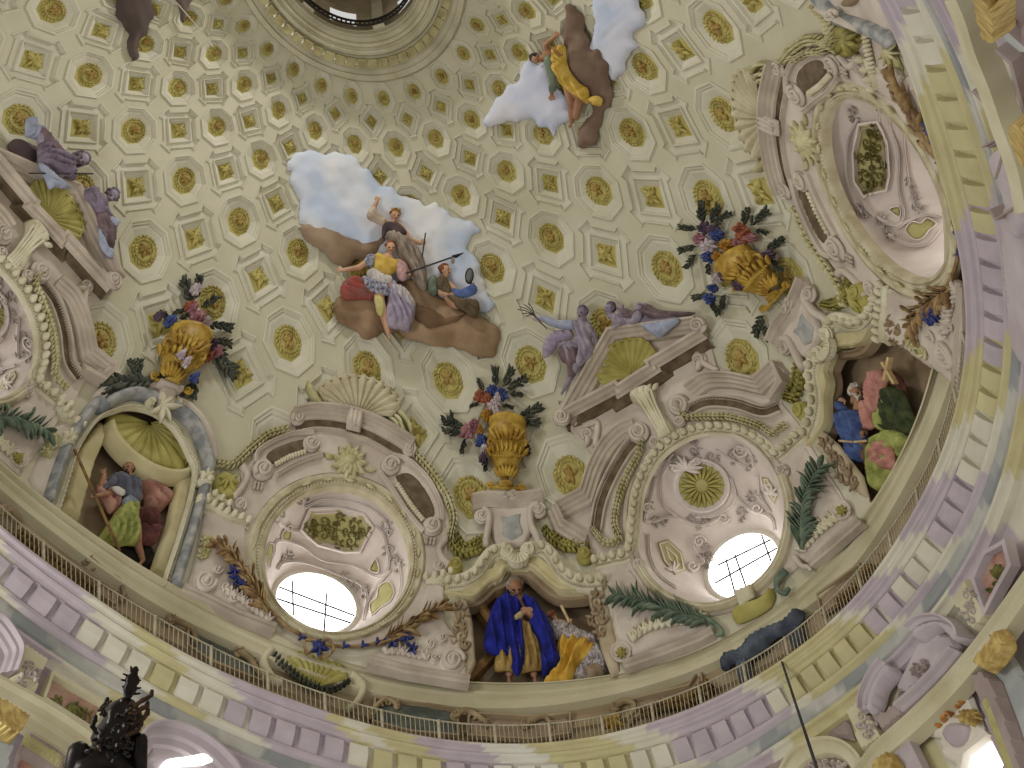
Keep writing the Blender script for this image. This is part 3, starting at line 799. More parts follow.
class Tunnel:
    """splayed soffit between the oval in the dome and the glazed window further out"""
    def __init__(s, near, far, depth): s.n, s.f, s.D = near, far, depth   # (cx,cy,rx,ry,rot)
    def at(s, t):
        a = np.array(s.n); b = np.array(s.f); return a+(b-a)*t
    def t_of(s, xy):
        lo = np.zeros(len(xy)); hi = np.ones(len(xy))
        for _ in range(30):
            m = (lo+hi)/2; cx = s.n[0]+(s.f[0]-s.n[0])*m; cy = s.n[1]+(s.f[1]-s.n[1])*m; rx = s.n[2]+(s.f[2]-s.n[2])*m; ry = s.n[3]+(s.f[3]-s.n[3])*m; ro = s.n[4]+(s.f[4]-s.n[4])*m
            x = xy[:, 0]-cx; y = xy[:, 1]-cy; u = (x*np.cos(ro)+y*np.sin(ro))/rx; v = (-x*np.sin(ro)+y*np.cos(ro))/ry
            ins = u*u+v*v < 1; lo = np.where(ins, m, lo); hi = np.where(ins, hi, m)
        return (lo+hi)/2
    def depth(s, t): return -.1-s.D*np.asarray(t)**.8
    def h(s, xy): return s.depth(s.t_of(xy))
    px = False
def tbuild(mb, name, m, parent, T, tun, smooth=True):
    V = np.concatenate(mb.V); xy = V[:, :2]; d = tun.h(T(xy) if tun.px else xy)+V[:, 2]; xy = T(xy)
    return link(name, hit(xy[:, 0], xy[:, 1], d), mb.F, m, parent, smooth)
def lattice_window(k, tun, T, bars, soffit, lights):
    """window k: soffit, glass, bars"""
    L = []; N = 72; Tin = T
    if tun.px: T = T_ID
    for t in np.linspace(0, 1, 14):
        e = T(ell(*tun.at(t), n=N)); L.append(hit(e[:, 0], e[:, 1], np.full(N, float(tun.depth(t)))))
    root = loft(L, 'window_%d' % k, white_st, None, True); tag(root, kind='structure')
    fe = T(ell(*tun.at(1.0), n=N)); D1 = float(tun.depth(1.0))
    c = fe.mean(0); ring_ = []
    for s_, dd in ((1.0, D1), (.9, D1+.04), (.87, D1-.5)): e = c+(fe-c)*s_; ring_.append(hit(e[:, 0], e[:, 1], np.full(N, dd)))
    loft(ring_, 'window_frame', reveal_m, root)
    e = c+(fe-c)*.88; P = hit(e[:, 0], e[:, 1], np.full(N, D1-.45))
    link('glass', P, [list(range(N))], glass_e, root, False)
    for (a, b) in bars:
        q = T(np.array([a, b], float)); q = resample(q, 6.0); mb = MB(); tube(mb, q, 1.0, d=0, k=6); V = np.concatenate(mb.V)
        link('glazing_bar', hit(V[:, 0], V[:, 1], D1-.38+V[:, 2]), mb.F, bar_m, root)
    soffit(root, tun, Tin)
    return root
PROF = [(0, -.25), (0, .04), (.10, .10), (.2, .12), (.24, .06), (.5, .06), (.56, .14), (.8, .16), (.9, .12), (1, .05), (1.0, -.05)]
# ------------------------------------------------ design with the round hood and the shell on top
cA = lambda p: np.array(p, float)/2.4+np.array([180, 370])
EA0 = ell(337.5, 559, 73, 73, .1, 96); EA1 = ell(335.5, 558, 90, 84.5, .12, 96)
TUN_A = Tunnel((337.5, 559, 73.5, 73.5, .1), (316, 603, 46, 32, .32), 2.6)
def soffit_A(root, tun, T):
    pan = cA([(312, 333), (380, 330), (440, 345), (464, 378), (448, 405), (432, 438), (395, 440), (330, 422), (306, 402), (290, 384), (300, 360)])
    m = MB(); puff(m, pan, .0, .06, .6, 2.2, smooth=False)
    po = tbuild(m, 'olive_panel', olive_p, root, T, tun, False)
    m = MB(); mould(m, pan, [(-1, 0), (-1, .10), (1.2, .14), (2.2, .05), (4.0, .04), (5, .10), (6, .02)], True); tbuild(m, 'panel_moulding', white_st, root, T, tun, False)
    m = MB()
    for k, (c, a, sc_) in enumerate((((345, 362), 2.6, 1.5), ((345, 398), 3.6, 1.4), ((415, 375), .4, 1.5), ((408, 412), -.4, 1.4), ((380, 352), 1.6, 1.2), ((376, 420), -1.6, 1.2), ((318, 376), 3.1, 1.1), ((440, 388), 0, 1.1), ((362, 382), 3.0, 1.1), ((398, 386), .1, 1.1))): rinceau(m, cA(c), a, sc_, .075, k)
    for pts in ([(312, 378), (345, 372), (380, 384), (415, 392), (448, 392)], [(380, 340), (376, 384), (374, 432)]): tube(m, cat(cA(pts), 6), .6, d=.08, k=6)
    tbuild(m, 'scroll_relief', olive_or, po, T, tun)
    # side panels
    for pts in ([(208, 470), (205, 440), (214, 416), (226, 420), (222, 450), (216, 478)], [(248, 408), (245, 392), (268, 372), (266, 408)], [(454, 480), (470, 452), (478, 486)],
                [(460, 588), (455, 560), (472, 545), (476, 520), (500, 505), (514, 530), (505, 555), (482, 570)]):
        p = cA(pts); m = MB(); puff(m, p, .03, .05, 2, 2.0, smooth=False); o = tbuild(m, 'olive_panel', olive_p, root, T, tun)
        m = MB(); mould(m, resample(cat(p, 3, True), 2.0), [(-.6, 0), (-.4, .1), (.8, .1), (1.2, 0)], True); tbuild(m, 'panel_moulding', white_st, o, T, tun)
    # strapwork
    m = MB()
    for path in ([(225, 345), (255, 380), (290, 388)], [(200, 500), (225, 440), (235, 410), (290, 420), (340, 455), (420, 470), (470, 495), (500, 470), (490, 400), (470, 375)],
                 [(300, 330), (350, 312), (430, 322), (480, 350), (500, 380)], [(235, 480), (250, 462), (300, 462), (380, 490), (440, 520), (450, 560)], [(440, 600), (450, 555), (470, 520), (505, 480)],
                 [(470, 600), (510, 570), (530, 520), (525, 460)]):
        mould(m, resample(cat(cA(path), 6), 2.0), [(-1.8, 0), (-1.4, .09), (-.5, .12), (0, .05), (.5, .12), (1.4, .09), (1.8, 0)])
    tbuild(m, 'strapwork', white_st, root, T, tun)
    m = MB()
    for (c, a, s) in (((290, 318), -.6, 1), ((245, 350), 2.6, 1), ((490, 375), .6, 1.1), ((505, 430), 1.5, 1.3), ((520, 465), 1.2, 1), ((265, 450), 3.4, .9), ((390, 497), .4, .9), ((425, 512), .8, 1.1), ((440, 530), 1.4, .8)):
        rinceau(m, cA(c), a, s*1.15, .05, int(c[0]))
    tbuild(m, 'acanthus_relief', grey_or, root, T, tun)
SIL_A = cA([(128, 335), (120, 310), (150, 280), (138, 240), (172, 226), (188, 188), (262, 152), (270, 98), (300, 86), (360, 84), (420, 96), (500, 128), (562, 165), (572, 215),
            (605, 250), (642, 300), (664, 360), (640, 405), (640, 440), (652, 490), (600, 520), (595, 560), (540, 640), (440, 668), (330, 662), (240, 610), (165, 520), (150, 440), (140, 380)])
def surround_A(T, n, label, palm=True):
    e0 = T(cA([(372, 452)]))[0]; root = empty('window_surround', at(*T(cA([(372, 660)]))[0]), label, 'window surround', 'round-hooded window surrounds')
    bl = lambda m, name, mt, par=root, **k: m.build(name, mt, par, T, **k)
    m = MB(); ring2(EA0, EA1, PROF, m); fr = bl(m, 'oval_frame', shell_m, smooth=False)
    m = MB(); E_ = EA0+(EA1-EA0)*.36; beads(m, np.concatenate([E_, E_[:1]]), 3.4, 1.1, .06, .09); bl(m, 'bead_moulding', eggs_m, fr)
    m = MB()
    for k in range(0, 96, 4):
        p = EA0[k]+(EA1[k]-EA0[k])*.62; t = EA0[(k+1) % 96]-EA0[k]; leaf(m, p, math.atan2(t[1], t[0]), 10, 2.0, .15, .07, .2, 4)
    bl(m, 'leaf_moulding', leafy, fr)
    m = MB(); star_slab(m, cA((372, 452)), EA1, SIL_A, .07); bl(m, 'wall_plate', rosy, smooth=False)
    # hood
    arch = cat(cA([(272, 92), (330, 84), (400, 91), (470, 114), (530, 147), (564, 170)]), 6)
    m = MB(); mould(m, arch, [(0, .0), (-.4, .50), (1.6, .52), (2.4, .44), (4.6, .44), (5.4, .37), (8, .36), (9, .30), (12, .28), (12.6, .2)]); bl(m, 'hood_cornice', rosy_d, smooth=False)
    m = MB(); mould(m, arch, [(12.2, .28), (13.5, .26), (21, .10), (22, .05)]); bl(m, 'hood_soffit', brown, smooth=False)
    m = MB(); mould(m, arch, [(21.4, 0), (21.4, .17), (24, .17), (25, .10), (26, .02)]); beads(m, arch+frames(arch)[1]*23, 2.6, .9, .14, .07); bl(m, 'bed_moulding', rosy_d)
    m = MB(); volute(m, cA((285, 112)), 7, 2.5, 1, .3); bl(m, 'end_scroll', rosy)
    m = MB(); volute(m, cA((552, 186)), 7, 1, -1, .3); bl(m, 'end_scroll', rosy)
    m = MB()
    for k in (-1, 0, 1): tube(m, cA([(422+k*11, 96+k*3), (417+k*9, 138+k*3)]), 2.2, d=.46, k=8)
    puff(m, cA([(402, 92), (442, 102), (434, 146), (400, 138)]), .3, .2, 2, 2, smooth=False); bl(m, 'keystone', rosy)
    # shell and its leaves
    m = MB(); fan_shell(m, cA((428, 108)), cat(cA([(352, 76), (334, 52), (352, 30), (385, 20), (430, 17), (480, 33), (514, 60), (526, 88), (505, 112)]), 8), 13, .1, .4); bl(m, 'scallop_shell', shell_m)
    m = MB()
    for (b, a, L, c_) in (((345, 80), 3.5, 36, .9), ((340, 70), 3.3, 34, 1.2), ((335, 60), 3.2, 30, 1.5), ((335, 84), 3.3, 30, -.6), ((320, 90), 3.4, 22, -.8)): leaf(m, cA(b), a, L/1.45, 2.6, .2, .3, c_, 9)
    bl(m, 'acanthus_scroll', leafy)
    m = MB()
    for (b, a, L, c_) in (((505, 100), .55, 40, .9), ((510, 92), .4, 42, .9), ((500, 108), .7, 36, .7), ((520, 120), .75, 30, 1.0), ((530, 110), .5, 34, 1.1)): leaf(m, cA(b), a, L/1.45, 2.6, .2, .3, c_, 9)
    bl(m, 'acanthus_scroll', leafy)
    m = MB(); puff(m, cA([(84, 256), (110, 240), (138, 262), (138, 300), (110, 312), (86, 290)]), .04, .2, 5, 2); acanthus(m, cA((112, 262)), 1.5, 15, 6, 1.2, 3, .2, .12, .8, 2); bl(m, 'olive_boss', green_sh)
    m = MB(); flower(m, cA((408, 218)), 19, 11, .1, .14); ball(m, cA((408, 218)), 8, 6, d=.2, h=.16)
    leaf(m, cA((370, 208)), 3.4, 12, 3, .1, .1, .4); leaf(m, cA((446, 232)), .4, 12, 3, .1, .1, -.4); bl(m, 'sunflower_relief', leafy)
    # scroll arms
    for (v1, r1, v2, r2, outer, inner, inset, fringe, g, ga, hd) in (
        ((318, 172), 8.5, (202, 235), 10.5, [(182, 222), (186, 196), (222, 172), (270, 154), (320, 150)], [(232, 252), (262, 234), (306, 214), (342, 204)],
         [(205, 208), (235, 184), (300, 166), (304, 190), (268, 206), (228, 228)], [(232, 224), (264, 206), (300, 194)], (190, 272), .2, 1),
        ((507, 225), 9.5, (607, 370), 9.5, [(510, 204), (550, 218), (595, 262), (624, 318), (630, 360)], [(480, 246), (512, 292), (548, 346), (584, 388)],
         [(520, 252), (556, 250), (596, 298), (612, 345), (590, 358), (552, 312), (520, 268)], [(524, 274), (552, 318), (582, 356)], (602, 404), .15, -1)):
        m = MB()
        for q in (outer, inner): mould(m, resample(cat(cA(q), 8), 2.0), [(-2.2, 0), (-2.0, .22), (-.8, .26), (.2, .2), (1, .24), (2.2, .2), (2.4, 0)])
        arm = bl(m, 'scroll_arm', rosy, smooth=False)
        m = MB(); puff(m, cA(inset), .06, .07, 2, 2); bl(m, 'brown_inset', brown, arm)
        m = MB(); beads(m, cA(fringe), 3.0, 2.0, .12, .1, 1.5); bl(m, 'fringe', eggs_m, arm)
        for (v, r, a_) in ((v1, r1, 0), (v2, r2, 2.5)):
            m = MB(); volute(m, cA(v), r, a_, hd, .2, .2); bl(m, 'volute', rosy, arm)
        m = MB(); guttae(m, cA(g), ga, 1.9); bl(m, 'drops', rosy_d, arm)
    for (pts, v, r, hd) in (([(150, 228), (162, 250), (150, 280), (128, 305)], (144, 321), 7.5, -1), ([(640, 405), (622, 430), (632, 455), (650, 470)], (622, 468), 7, 1)):
        m = MB(); tube(m, cat(cA(pts), 6), np.linspace(3, 4, len(cat(pts, 6))), d=.1, hs=.04); volute(m, cA(v), r, 1, hd, .12, .16); bl(m, 'side_scroll', rosy)
    # leaf swags
    for k, pts in enumerate(([(262, 138), (215, 152), (168, 188), (130, 222), (98, 224)], [(562, 196), (604, 244), (640, 300), (656, 350), (650, 395)])):
        m = MB(); garland(m, cA(pts), 5.2, .12, .16, 3.4, k); bl(m, 'leaf_swag', leafy)
    # egg caps, base plates and base scrolls
    for pts in ([(46, 312), (82, 326), (110, 342), (164, 364)], [(590, 500), (622, 497), (650, 486)]):
        m = MB(); p = cA(pts); mould(m, p, [(-1, 0), (-1, .2), (3, .22), (4.5, .12), (8, .1), (8, 0)]); beads(m, p+np.array([0, -1.5]), 7.5, 3.6, .16, .2, 1.0); beads(m, p+np.array([0, 5.5]), 2.6, 1.0, .1, .08); bl(m, 'egg_moulding', eggs_m)
    for k, (pts, pl, scr, vr, hd) in enumerate((
        ([(60, 330), (100, 345), (158, 372), (160, 450), (182, 520), (228, 598), (222, 630), (150, 600), (8, 536), (30, 470)], [(2, 530), (60, 556), (140, 596), (226, 628)], (62, 505), 12.5, 1),
        ([(590, 515), (636, 518), (636, 600), (690, 690), (690, 752), (570, 738), (452, 712), (448, 690), (520, 655), (572, 585)], [(450, 704), (540, 728), (620, 742), (694, 754)], (655, 695), 13, -1))):
        m = MB(); puff(m, cA(pts), .02, .12, 2, 2.4, smooth=False); base = bl(m, 'base_plate', rosy)
        m = MB(); mould(m, cA(pl), [(-9, .1), (-9, .2), (-6, .24), (-5, .18), (-2, .18), (-1, .26), (2, .26), (2.5, 0)]); bl(m, 'plinth', rosy_d, base, smooth=False)
        m = MB(); volute(m, cA(scr), vr, 0, hd, .2, .22, 2.3); bl(m, 'volute', rosy, base)
        m = MB(); c = cA(scr)
        ends = [(92, 478), (130, 545), (112, 520)] if k == 0 else [(612, 690), (600, 655), (630, 640)]
        for j, e in enumerate(ends): volute(m, cA(e), 5.5, j, hd, .18, .15, 1.5)
        line = [(120, 540), (150, 556), (180, 580), (212, 604)] if k == 0 else [(500, 680), (530, 680), (560, 688), (592, 694)]
        for j, p in enumerate(resample(cA(line), 6)): acanthus(m, p, -1.6 if k else -1.4, 12, 3, .5, 2.4, .14, .14, .6, j)
        bl(m, 'acanthus_relief', rosy, base)
    m = MB(); p = cA([(42, 462), (52, 396), (80, 396), (70, 455)]); puff(m, p, .12, .05, 1, 2, smooth=False); pn = bl(m, 'olive_panel', olive_p)
    m = MB(); rinceau(m, cA((58, 444)), -1.5, 1.2, .18, 2); rinceau(m, cA((64, 412)), 1.7, 1.2, .18, 3); tube(m, cA([(58, 444), (60, 428), (64, 412)]), .7, d=.18, k=6); bl(m, 'leaf_relief', leafy, pn)
    # dried leaves and ribbon tied round the foot of the oval
    sp = empty('leaf_festoon', at(*T(cA([(335, 665)]))[0], .2), 'bronze dried-leaf festoon with blue ribbon hanging under '+('low round-hooded window' if n == 1 else 'the high round-hooded window at right'), 'festoon', 'leaf festoons')
    for k, stem in enumerate(([(212, 580), (176, 520), (146, 470), (112, 434), (96, 420)], [(478, 656), (530, 622), (576, 592), (614, 572), (632, 566)])):
        m = MB(); rs = random.Random(k+3); p = resample(cat(cA(stem), 6), 3.6); t_, n_ = frames(p); tube(m, p, np.linspace(1.6, .5, len(p)), d=.26, k=6)
        for j in range(len(p)):
            a = math.atan2(t_[j][1], t_[j][0])
            for s_ in (-1, 1): leaf(m, p[j], a+s_*rs.uniform(.25, .75), rs.uniform(13, 26)*(1-.35*j/len(p)), rs.uniform(.8, 1.3), .24+.06*rs.random(), .16, s_*rs.uniform(-.9, .5), 7)
        bl(m, 'dry_leaves', dry_leaf, sp)
        q = [(130, 480), (150, 510), (138, 500)] if k == 0 else [(545, 640), (560, 665), (510, 650)]
        for j, p in enumerate(q):
            m = MB(); acanthus(m, cA(p), 1.5+j, 9, 5, 2.0, 1.6, .3, .1, 1.2, j); bl(m, 'blue_ribbon', blue_rib, sp)
    m = MB(); tube(m, cat(cA([(200, 560), (260, 618), (330, 654), (400, 664), (450, 660), (500, 645)]), 8), 1.5, d=.2); bl(m, 'cord', dry_leaf, sp)
    m = MB(); tube(m, cat(cA([(330, 650), (300, 650), (306, 680), (332, 660), (345, 690), (368, 672), (358, 648), (335, 655)]), 6), 1.4, d=.24)
    bl(m, 'ring_bow', dry_leaf, sp)
    m = MB(); acanthus(m, cA((335, 662)), 1.5, 11, 7, 3.0, 2.6, .26, .12, .6, 4); ball(m, cA((335, 662)), 3.5, d=.3); bl(m, 'blue_bow', blue_rib, sp)
    for p in ((395, 660), (440, 658), (475, 650), (290, 640)):
        m = MB(); acanthus(m, cA(p), .2, 6, 3, 1.5, 1.6, .24, .08); bl(m, 'blue_ribbon', blue_rib, sp)
    return root
BARS_A = [(cA((270, 505)), cA((272, 590))), (cA((352, 535)), cA((345, 640))), (cA((222, 545)), cA((425, 612))), (cA((215, 512)), cA((420, 590)))]
lattice_window(11, TUN_A, T_ID, BARS_A, soffit_A, None)
surround_A(T_ID, 1, 'lower round-hooded window surround with shell on top, between the two left niches')
def ell_fit(P):
    c = P.mean(0); w_, v_ = np.linalg.eigh(np.cov((P-c).T)); return (c[0], c[1], math.sqrt(2*w_[1]), math.sqrt(2*w_[0]), math.atan2(v_[1, 1], v_[0, 1]))
_n2 = ell_fit(T_A2(EA0)); TUN_A2 = Tunnel(_n2, (_n2[0]+92, _n2[1]+16, 44, 22, _n2[4]), 2.6); TUN_A2.px = True
cA2 = lambda p: np.array(p, float)/2.56+np.array([720, 0])
T_IN2 = homog(cA([(375, 332), (400, 440), (285, 384), (464, 378), (462, 465), (490, 540), (380, 385), (345, 470)]), cA2([(325, 405), (440, 415), (400, 318), (385, 497), (440, 540), (495, 605), (385, 405), (480, 400)]))
lattice_window(12, TUN_A2, T_IN2, [], soffit_A, None)
surround_A(T_A2, 2, 'tall round-hooded window surround with shell, at the right edge of the dome')
# ------------------------------------------------ design with the broken pediment
cB = lambda p: np.array(p, float)/2.2594+np.array([540, 300])
EB0 = ell(709, 518, 75, 87.5, .12, 96); EB1 = ell(708, 517, 86, 99, .12, 96)
TUN_B = Tunnel((709, 518, 75.5, 88, .12), (744, 566, 43, 33, -.62), 2.6)
def soffit_B(root, tun, T):
    c = cB((365, 420)); m = MB(); p = ell(*c, 27.5, 26, .2, 40); m.add(*loops([(p, .05), (c+(p-c)*.5, .02)])); n = len(m.V[0]); m.F.append([40+k for k in range(40)])
    po = tbuild(m, 'olive_roundel', olive_p, root, T, tun)
    m = MB(); mould(m, p, [(-1, .0), (-1, .12), (1, .14), (2.5, .06), (3.5, .1), (5, .02)], True); tbuild(m, 'roundel_moulding', white_st, root, T, tun)
    m = MB()
    for k in range(18): a = k*.349; leaf(m, c+np.array([math.cos(a), math.sin(a)])*6, a, 18, 2.4, .06, .05, 0, 4)
    tbuild(m, 'shell_flutes', green_sh, po, T, tun)
    for pts in ([(265, 548), (290, 540), (322, 570), (330, 610), (305, 622), (278, 590)], [(500, 400), (515, 402), (538, 440), (530, 462), (506, 428)]):
        p = cB(pts); m = MB(); puff(m, p, .03, .05, 2, 2, smooth=False); o = tbuild(m, 'olive_panel', olive_p, root, T, tun)
        for off in (2, 7):
            m = MB(); mould(m, p, [(off-1, 0), (off-.6, .1), (off+.6, .1), (off+1.2, 0)], True); tbuild(m, 'panel_moulding', white_st, o, T, tun, False)
        m = MB(); acanthus(m, cB((300, 612)) if pts[0][0] < 400 else cB((520, 440)), -1.4, 12, 5, .9, 2, .08, .08, .8, 3); tbuild(m, 'leaf_relief', white_st, o, T, tun)
    m = MB()
    for path in ([(262, 400), (250, 450), (240, 500), (300, 490), (360, 510), (410, 490)], [(300, 345), (275, 400), (280, 460), (310, 490)], [(395, 340), (440, 365), (480, 380), (470, 340), (440, 335)], [(440, 440), (470, 470), (520, 490), (530, 520)],
                 [(350, 530), (345, 560), (370, 590), (345, 600)], [(245, 530), (250, 580), (270, 620), (310, 650)], [(430, 400), (440, 450), (400, 485), (350, 490)], [(490, 395), (495, 440), (520, 480)]):
        mould(m, resample(cat(cB(path), 6), 2.0), [(-1.8, 0), (-1.4, .09), (-.4, .12), (0, .06), (.4, .12), (1.4, .09), (1.8, 0)])
    for (v, r, hd) in (((415, 492), 6, 1), ((243, 470), 6, -1), ((450, 340), 8, 1), ((345, 600), 6, 1), ((360, 545), 7, -1), ((490, 470), 6, 1)):
        tube(m, spiral(cB(v), r, 0, 1.6, hd, 24), np.linspace(1.4, .6, 24), d=.08, k=6)
    tbuild(m, 'strapwork', white_st, root, T, tun)
    m = MB()
    for k in range(9): leaf(m, cB((330, 385)), -2.9+k*.35, 19 if k % 2 else 15, 3.2, .1, .14, .5*(1 if k > 4 else -1), 6)
    for s in (-1, 1): volute(m, cB((330+s*24, 372-s*8)), 4.5, 0, s, .16, .1, 1.4)
    tbuild(m, 'acanthus_shell', white_st, root, T, tun)
    m = MB()
    for (c_, a) in (((385, 352), .4), ((430, 350), .9), ((470, 362), 1.2), ((345, 340), -1.2), ((300, 350), -2), ((240, 460), 1.6), ((265, 495), .6), ((375, 505), 3.1), ((340, 500), .2), ((450, 480), 1), ((370, 560), 1.7), ((385, 585), 2.4), ((480, 450), -1)): rinceau(m, cB(c_), a, 1.3, .05, int(c_[0]))
    tbuild(m, 'acanthus_relief', grey_or, root, T, tun)
SIL_B = cB([(118, 605), (112, 545), (50, 505), (36, 466), (92, 430), (112, 370), (132, 310), (104, 296), (62, 290), (38, 250), (150, 66), (352, 36), (384, 86), (362, 136), (420, 160), (486, 172), (528, 140), (552, 186),
            (540, 225), (590, 285), (612, 330), (690, 450), (700, 490), (610, 560), (590, 600), (520, 660), (400, 705), (300, 700), (220, 650), (150, 640)])
def surround_B(T, n, label):
    root = empty('window_surround', at(*T(cB([(400, 700)]))[0]), label, 'window surround', 'pedimented window surrounds')
    bl = lambda m, name, mt, par=root, **k: m.build(name, mt, par, T, **k)
    m = MB(); star_slab(m, (709, 518), EB1*.0+ell(708, 517, 84, 97, .12, 96), SIL_B, .06); bl(m, 'wall_plate', rosy, smooth=False)
    m = MB(); ring2(EB0, EB1, PROF, m); fr = bl(m, 'oval_frame', rosy_d, smooth=False)
    eg = cat(cB([(122, 584), (160, 575), (196, 562), (206, 500), (216, 425), (250, 352), (310, 302), (380, 282), (450, 290), (498, 318), (524, 344), (556, 320), (588, 290)]), 6)
    m = MB(); mould(m, eg, [(-5.5, 0), (-5, .16), (-1, .18), (3, .12), (7, .1), (8, 0)]); beads(m, eg, 9.0, 4.1, .16, .24, .85); em = bl(m, 'egg_moulding', eggs_m)
    m = MB(); beads(m, eg+frames(eg)[1]*6.5, 2.5, .95, .12, .08); bl(m, 'bead_moulding', shell_m, em)
    lo = cat(cB([(226, 606), (246, 636), (284, 668), (340, 690), (400, 692), (466, 664), (524, 612), (554, 545), (562, 460), (546, 396)]), 8)
    m = MB(); mould(m, lo, [(-5.5, 0), (-5, .16), (-2.5, .27), (0, .22), (2, .3), (4.5, .2), (5, 0)]); bw = bl(m, 'lower_band', shell_m, smooth=False)
    m = MB(); tube(m, lo, 1.0, d=.26, k=6); beads(m, lo+frames(lo)[1]*-4.5, 2.6, .9, .16, .06); bl(m, 'bead_moulding', eggs_m, bw)
    for v, hd in (((222, 594), 1), ((543, 383), -1)):
        m = MB(); volute(m, cB(v), 6.5, 0, hd, .2, .2); bl(m, 'volute', rosy, bw)
    # pediment
    pd_ = MB(); PRF = [(0, 0), (-.6, .62), (2, .64), (3, .54), (6, .52), (7, .44), (10, .42), (11, .34), (14, .30), (15, .1)]
    puff(pd_, cB([(58, 262), (152, 82), (352, 56), (376, 86), (70, 296)]), .1, .12, 1.5, 3, smooth=False); ped = bl(pd_, 'pediment', rosy, smooth=False)
    m = MB(); mould(m, cB([(44, 262), (156, 68), (356, 40)]), PRF); bl(m, 'raking_cornice', rosy_d, ped, smooth=False)
    m = MB(); base = cB([(44, 258), (172, 190), (178, 198), (250, 152), (246, 142), (366, 70)]); mould(m, base, [(-2, .1), (-2.4, .6), (1, .64), (2, .54), (5, .52), (6, .42), (8, .38)]); bl(m, 'base_cornice', rosy_d, ped, smooth=False)
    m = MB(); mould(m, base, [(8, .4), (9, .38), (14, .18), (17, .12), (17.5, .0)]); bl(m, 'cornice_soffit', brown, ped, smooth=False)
    for v, hd in (((48, 262), 1), ((353, 56), -1)):
        m = MB(); volute(m, cB(v), 8.5, 0, hd, .6, .2); bl(m, 'volute', rosy, ped)
    m = MB(); rim = cat(cB([(146, 196), (132, 172), (140, 132), (166, 104), (204, 90), (240, 94), (264, 122)]), 8); fan_shell(m, cB((206, 166)), rim, 12, .2, .32, -1); bl(m, 'scallop_shell', green_sh, ped)
    # console under the pediment
    m = MB(); puff(m, cB([(206, 206), (238, 192), (258, 200), (262, 236), (290, 270), (306, 300), (270, 322), (256, 284), (228, 240), (204, 226)]), .15, .35, 6, 2); co = bl(m, 'console', eggs_m)
    m = MB()
    for k in range(5): tube(m, cat(cB([(214+k*9, 214-k*3), (232+k*7, 240-k*2), (262+k*5, 290-k*3), (272+k*5, 312-k*3)]), 6), 1.5, d=.48, k=6)
    for k in range(4): leaf(m, cB((222+k*11, 216-k*4)), -2.2+k*.3, 9, 3, .45, .12, .6, 5)
    bl(m, 'acanthus_relief', eggs_m, co)
    for v, hd in (((312, 272), 1), ((256, 320), -1)):
        m = MB(); volute(m, cB(v), 6, 0, hd, .3, .16, 1.6); bl(m, 'volute', rosy, co)
    # neck below the pediment with its little scrolls
    for pts, v in (([(96, 284), (128, 276), (124, 330)], (106, 302)), ([(352, 118), (366, 140), (400, 160)], (358, 132))):
        m = MB(); tube(m, cat(cB(pts), 6), 3.0, d=.14); volute(m, cB(v), 7, 2, 1, .16, .16); leaf(m, cB(v), 1.2, 14, 4, .15, .15, .9); bl(m, 'side_scroll', rosy)
    # hood: two curved wings with stepped ends
    for k, (outer, inner, vol, hd) in enumerate((
        ([(36, 462), (92, 432), (112, 372), (140, 322), (176, 286), (210, 272)], [(132, 520), (142, 462), (164, 406), (196, 350), (222, 318)], (220, 296), 1),
        ([(330, 196), (372, 168), (430, 166), (488, 178), (530, 138)], [(340, 252), (380, 236), (440, 240), (500, 258), (540, 246)], (310, 234), -1))):
        PRO = [(0, 0), (-.6, .46), (1.4, .48), (2.4, .40), (5, .39), (6, .32), (9, .31), (10, .24), (13, .22), (14, .12), (14.4, 0)]
        op = cB(outer) if k == 0 else cB(outer)
        op = np.concatenate([op[:2], cat(op[1:], 5)[1:]]) if k == 0 else np.concatenate([cat(op[:4], 5), op[4:]])
        m = MB(); mould(m, op, PRO); hd_ = bl(m, 'hood_cornice', rosy_d, smooth=False)
        ip = resample(cat(cB(inner), 6), 2.0)
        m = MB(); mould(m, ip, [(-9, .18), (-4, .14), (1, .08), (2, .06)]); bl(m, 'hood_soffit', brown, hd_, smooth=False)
        m = MB(); mould(m, ip, [(-9.5, .12), (-9.3, .26), (-7.6, .26), (-7.2, .14)]); beads(m, ip+frames(ip)[1]*-5.6, 2.4, .9, .14, .09); mould(m, ip, [(1, .0), (1.2, .18), (3.4, .18), (4, 0)]); bl(m, 'bed_moulding', rosy_d, hd_)
        m = MB(); volute(m, cB(vol), 10.5, 1.0, hd, .25, .25, 2.2); bl(m, 'volute', rosy, hd_)
    for pts in ([(36, 468), (52, 506), (108, 540)], [(530, 140), (552, 186), (524, 226)]):
        m = MB(); mould(m, cB(pts), [(-2, 0), (-2, .46), (1, .48), (2, .38), (5, .36), (6, .26), (9, .24), (10, 0)]); bl(m, 'cornice_return', rosy_d, smooth=False)
    for pts, sd in (([(312, 240), (330, 262), (372, 262), (430, 264), (490, 282), (520, 300), (548, 284)], 3), ([(228, 312), (220, 350), (194, 400), (176, 450), (168, 500), (178, 536), (150, 548), (122, 520)], 4)):
        m = MB(); garland(m, cB(pts), 4.4, .22, .15, 3.2, sd); bl(m, 'leaf_swag', leafy)
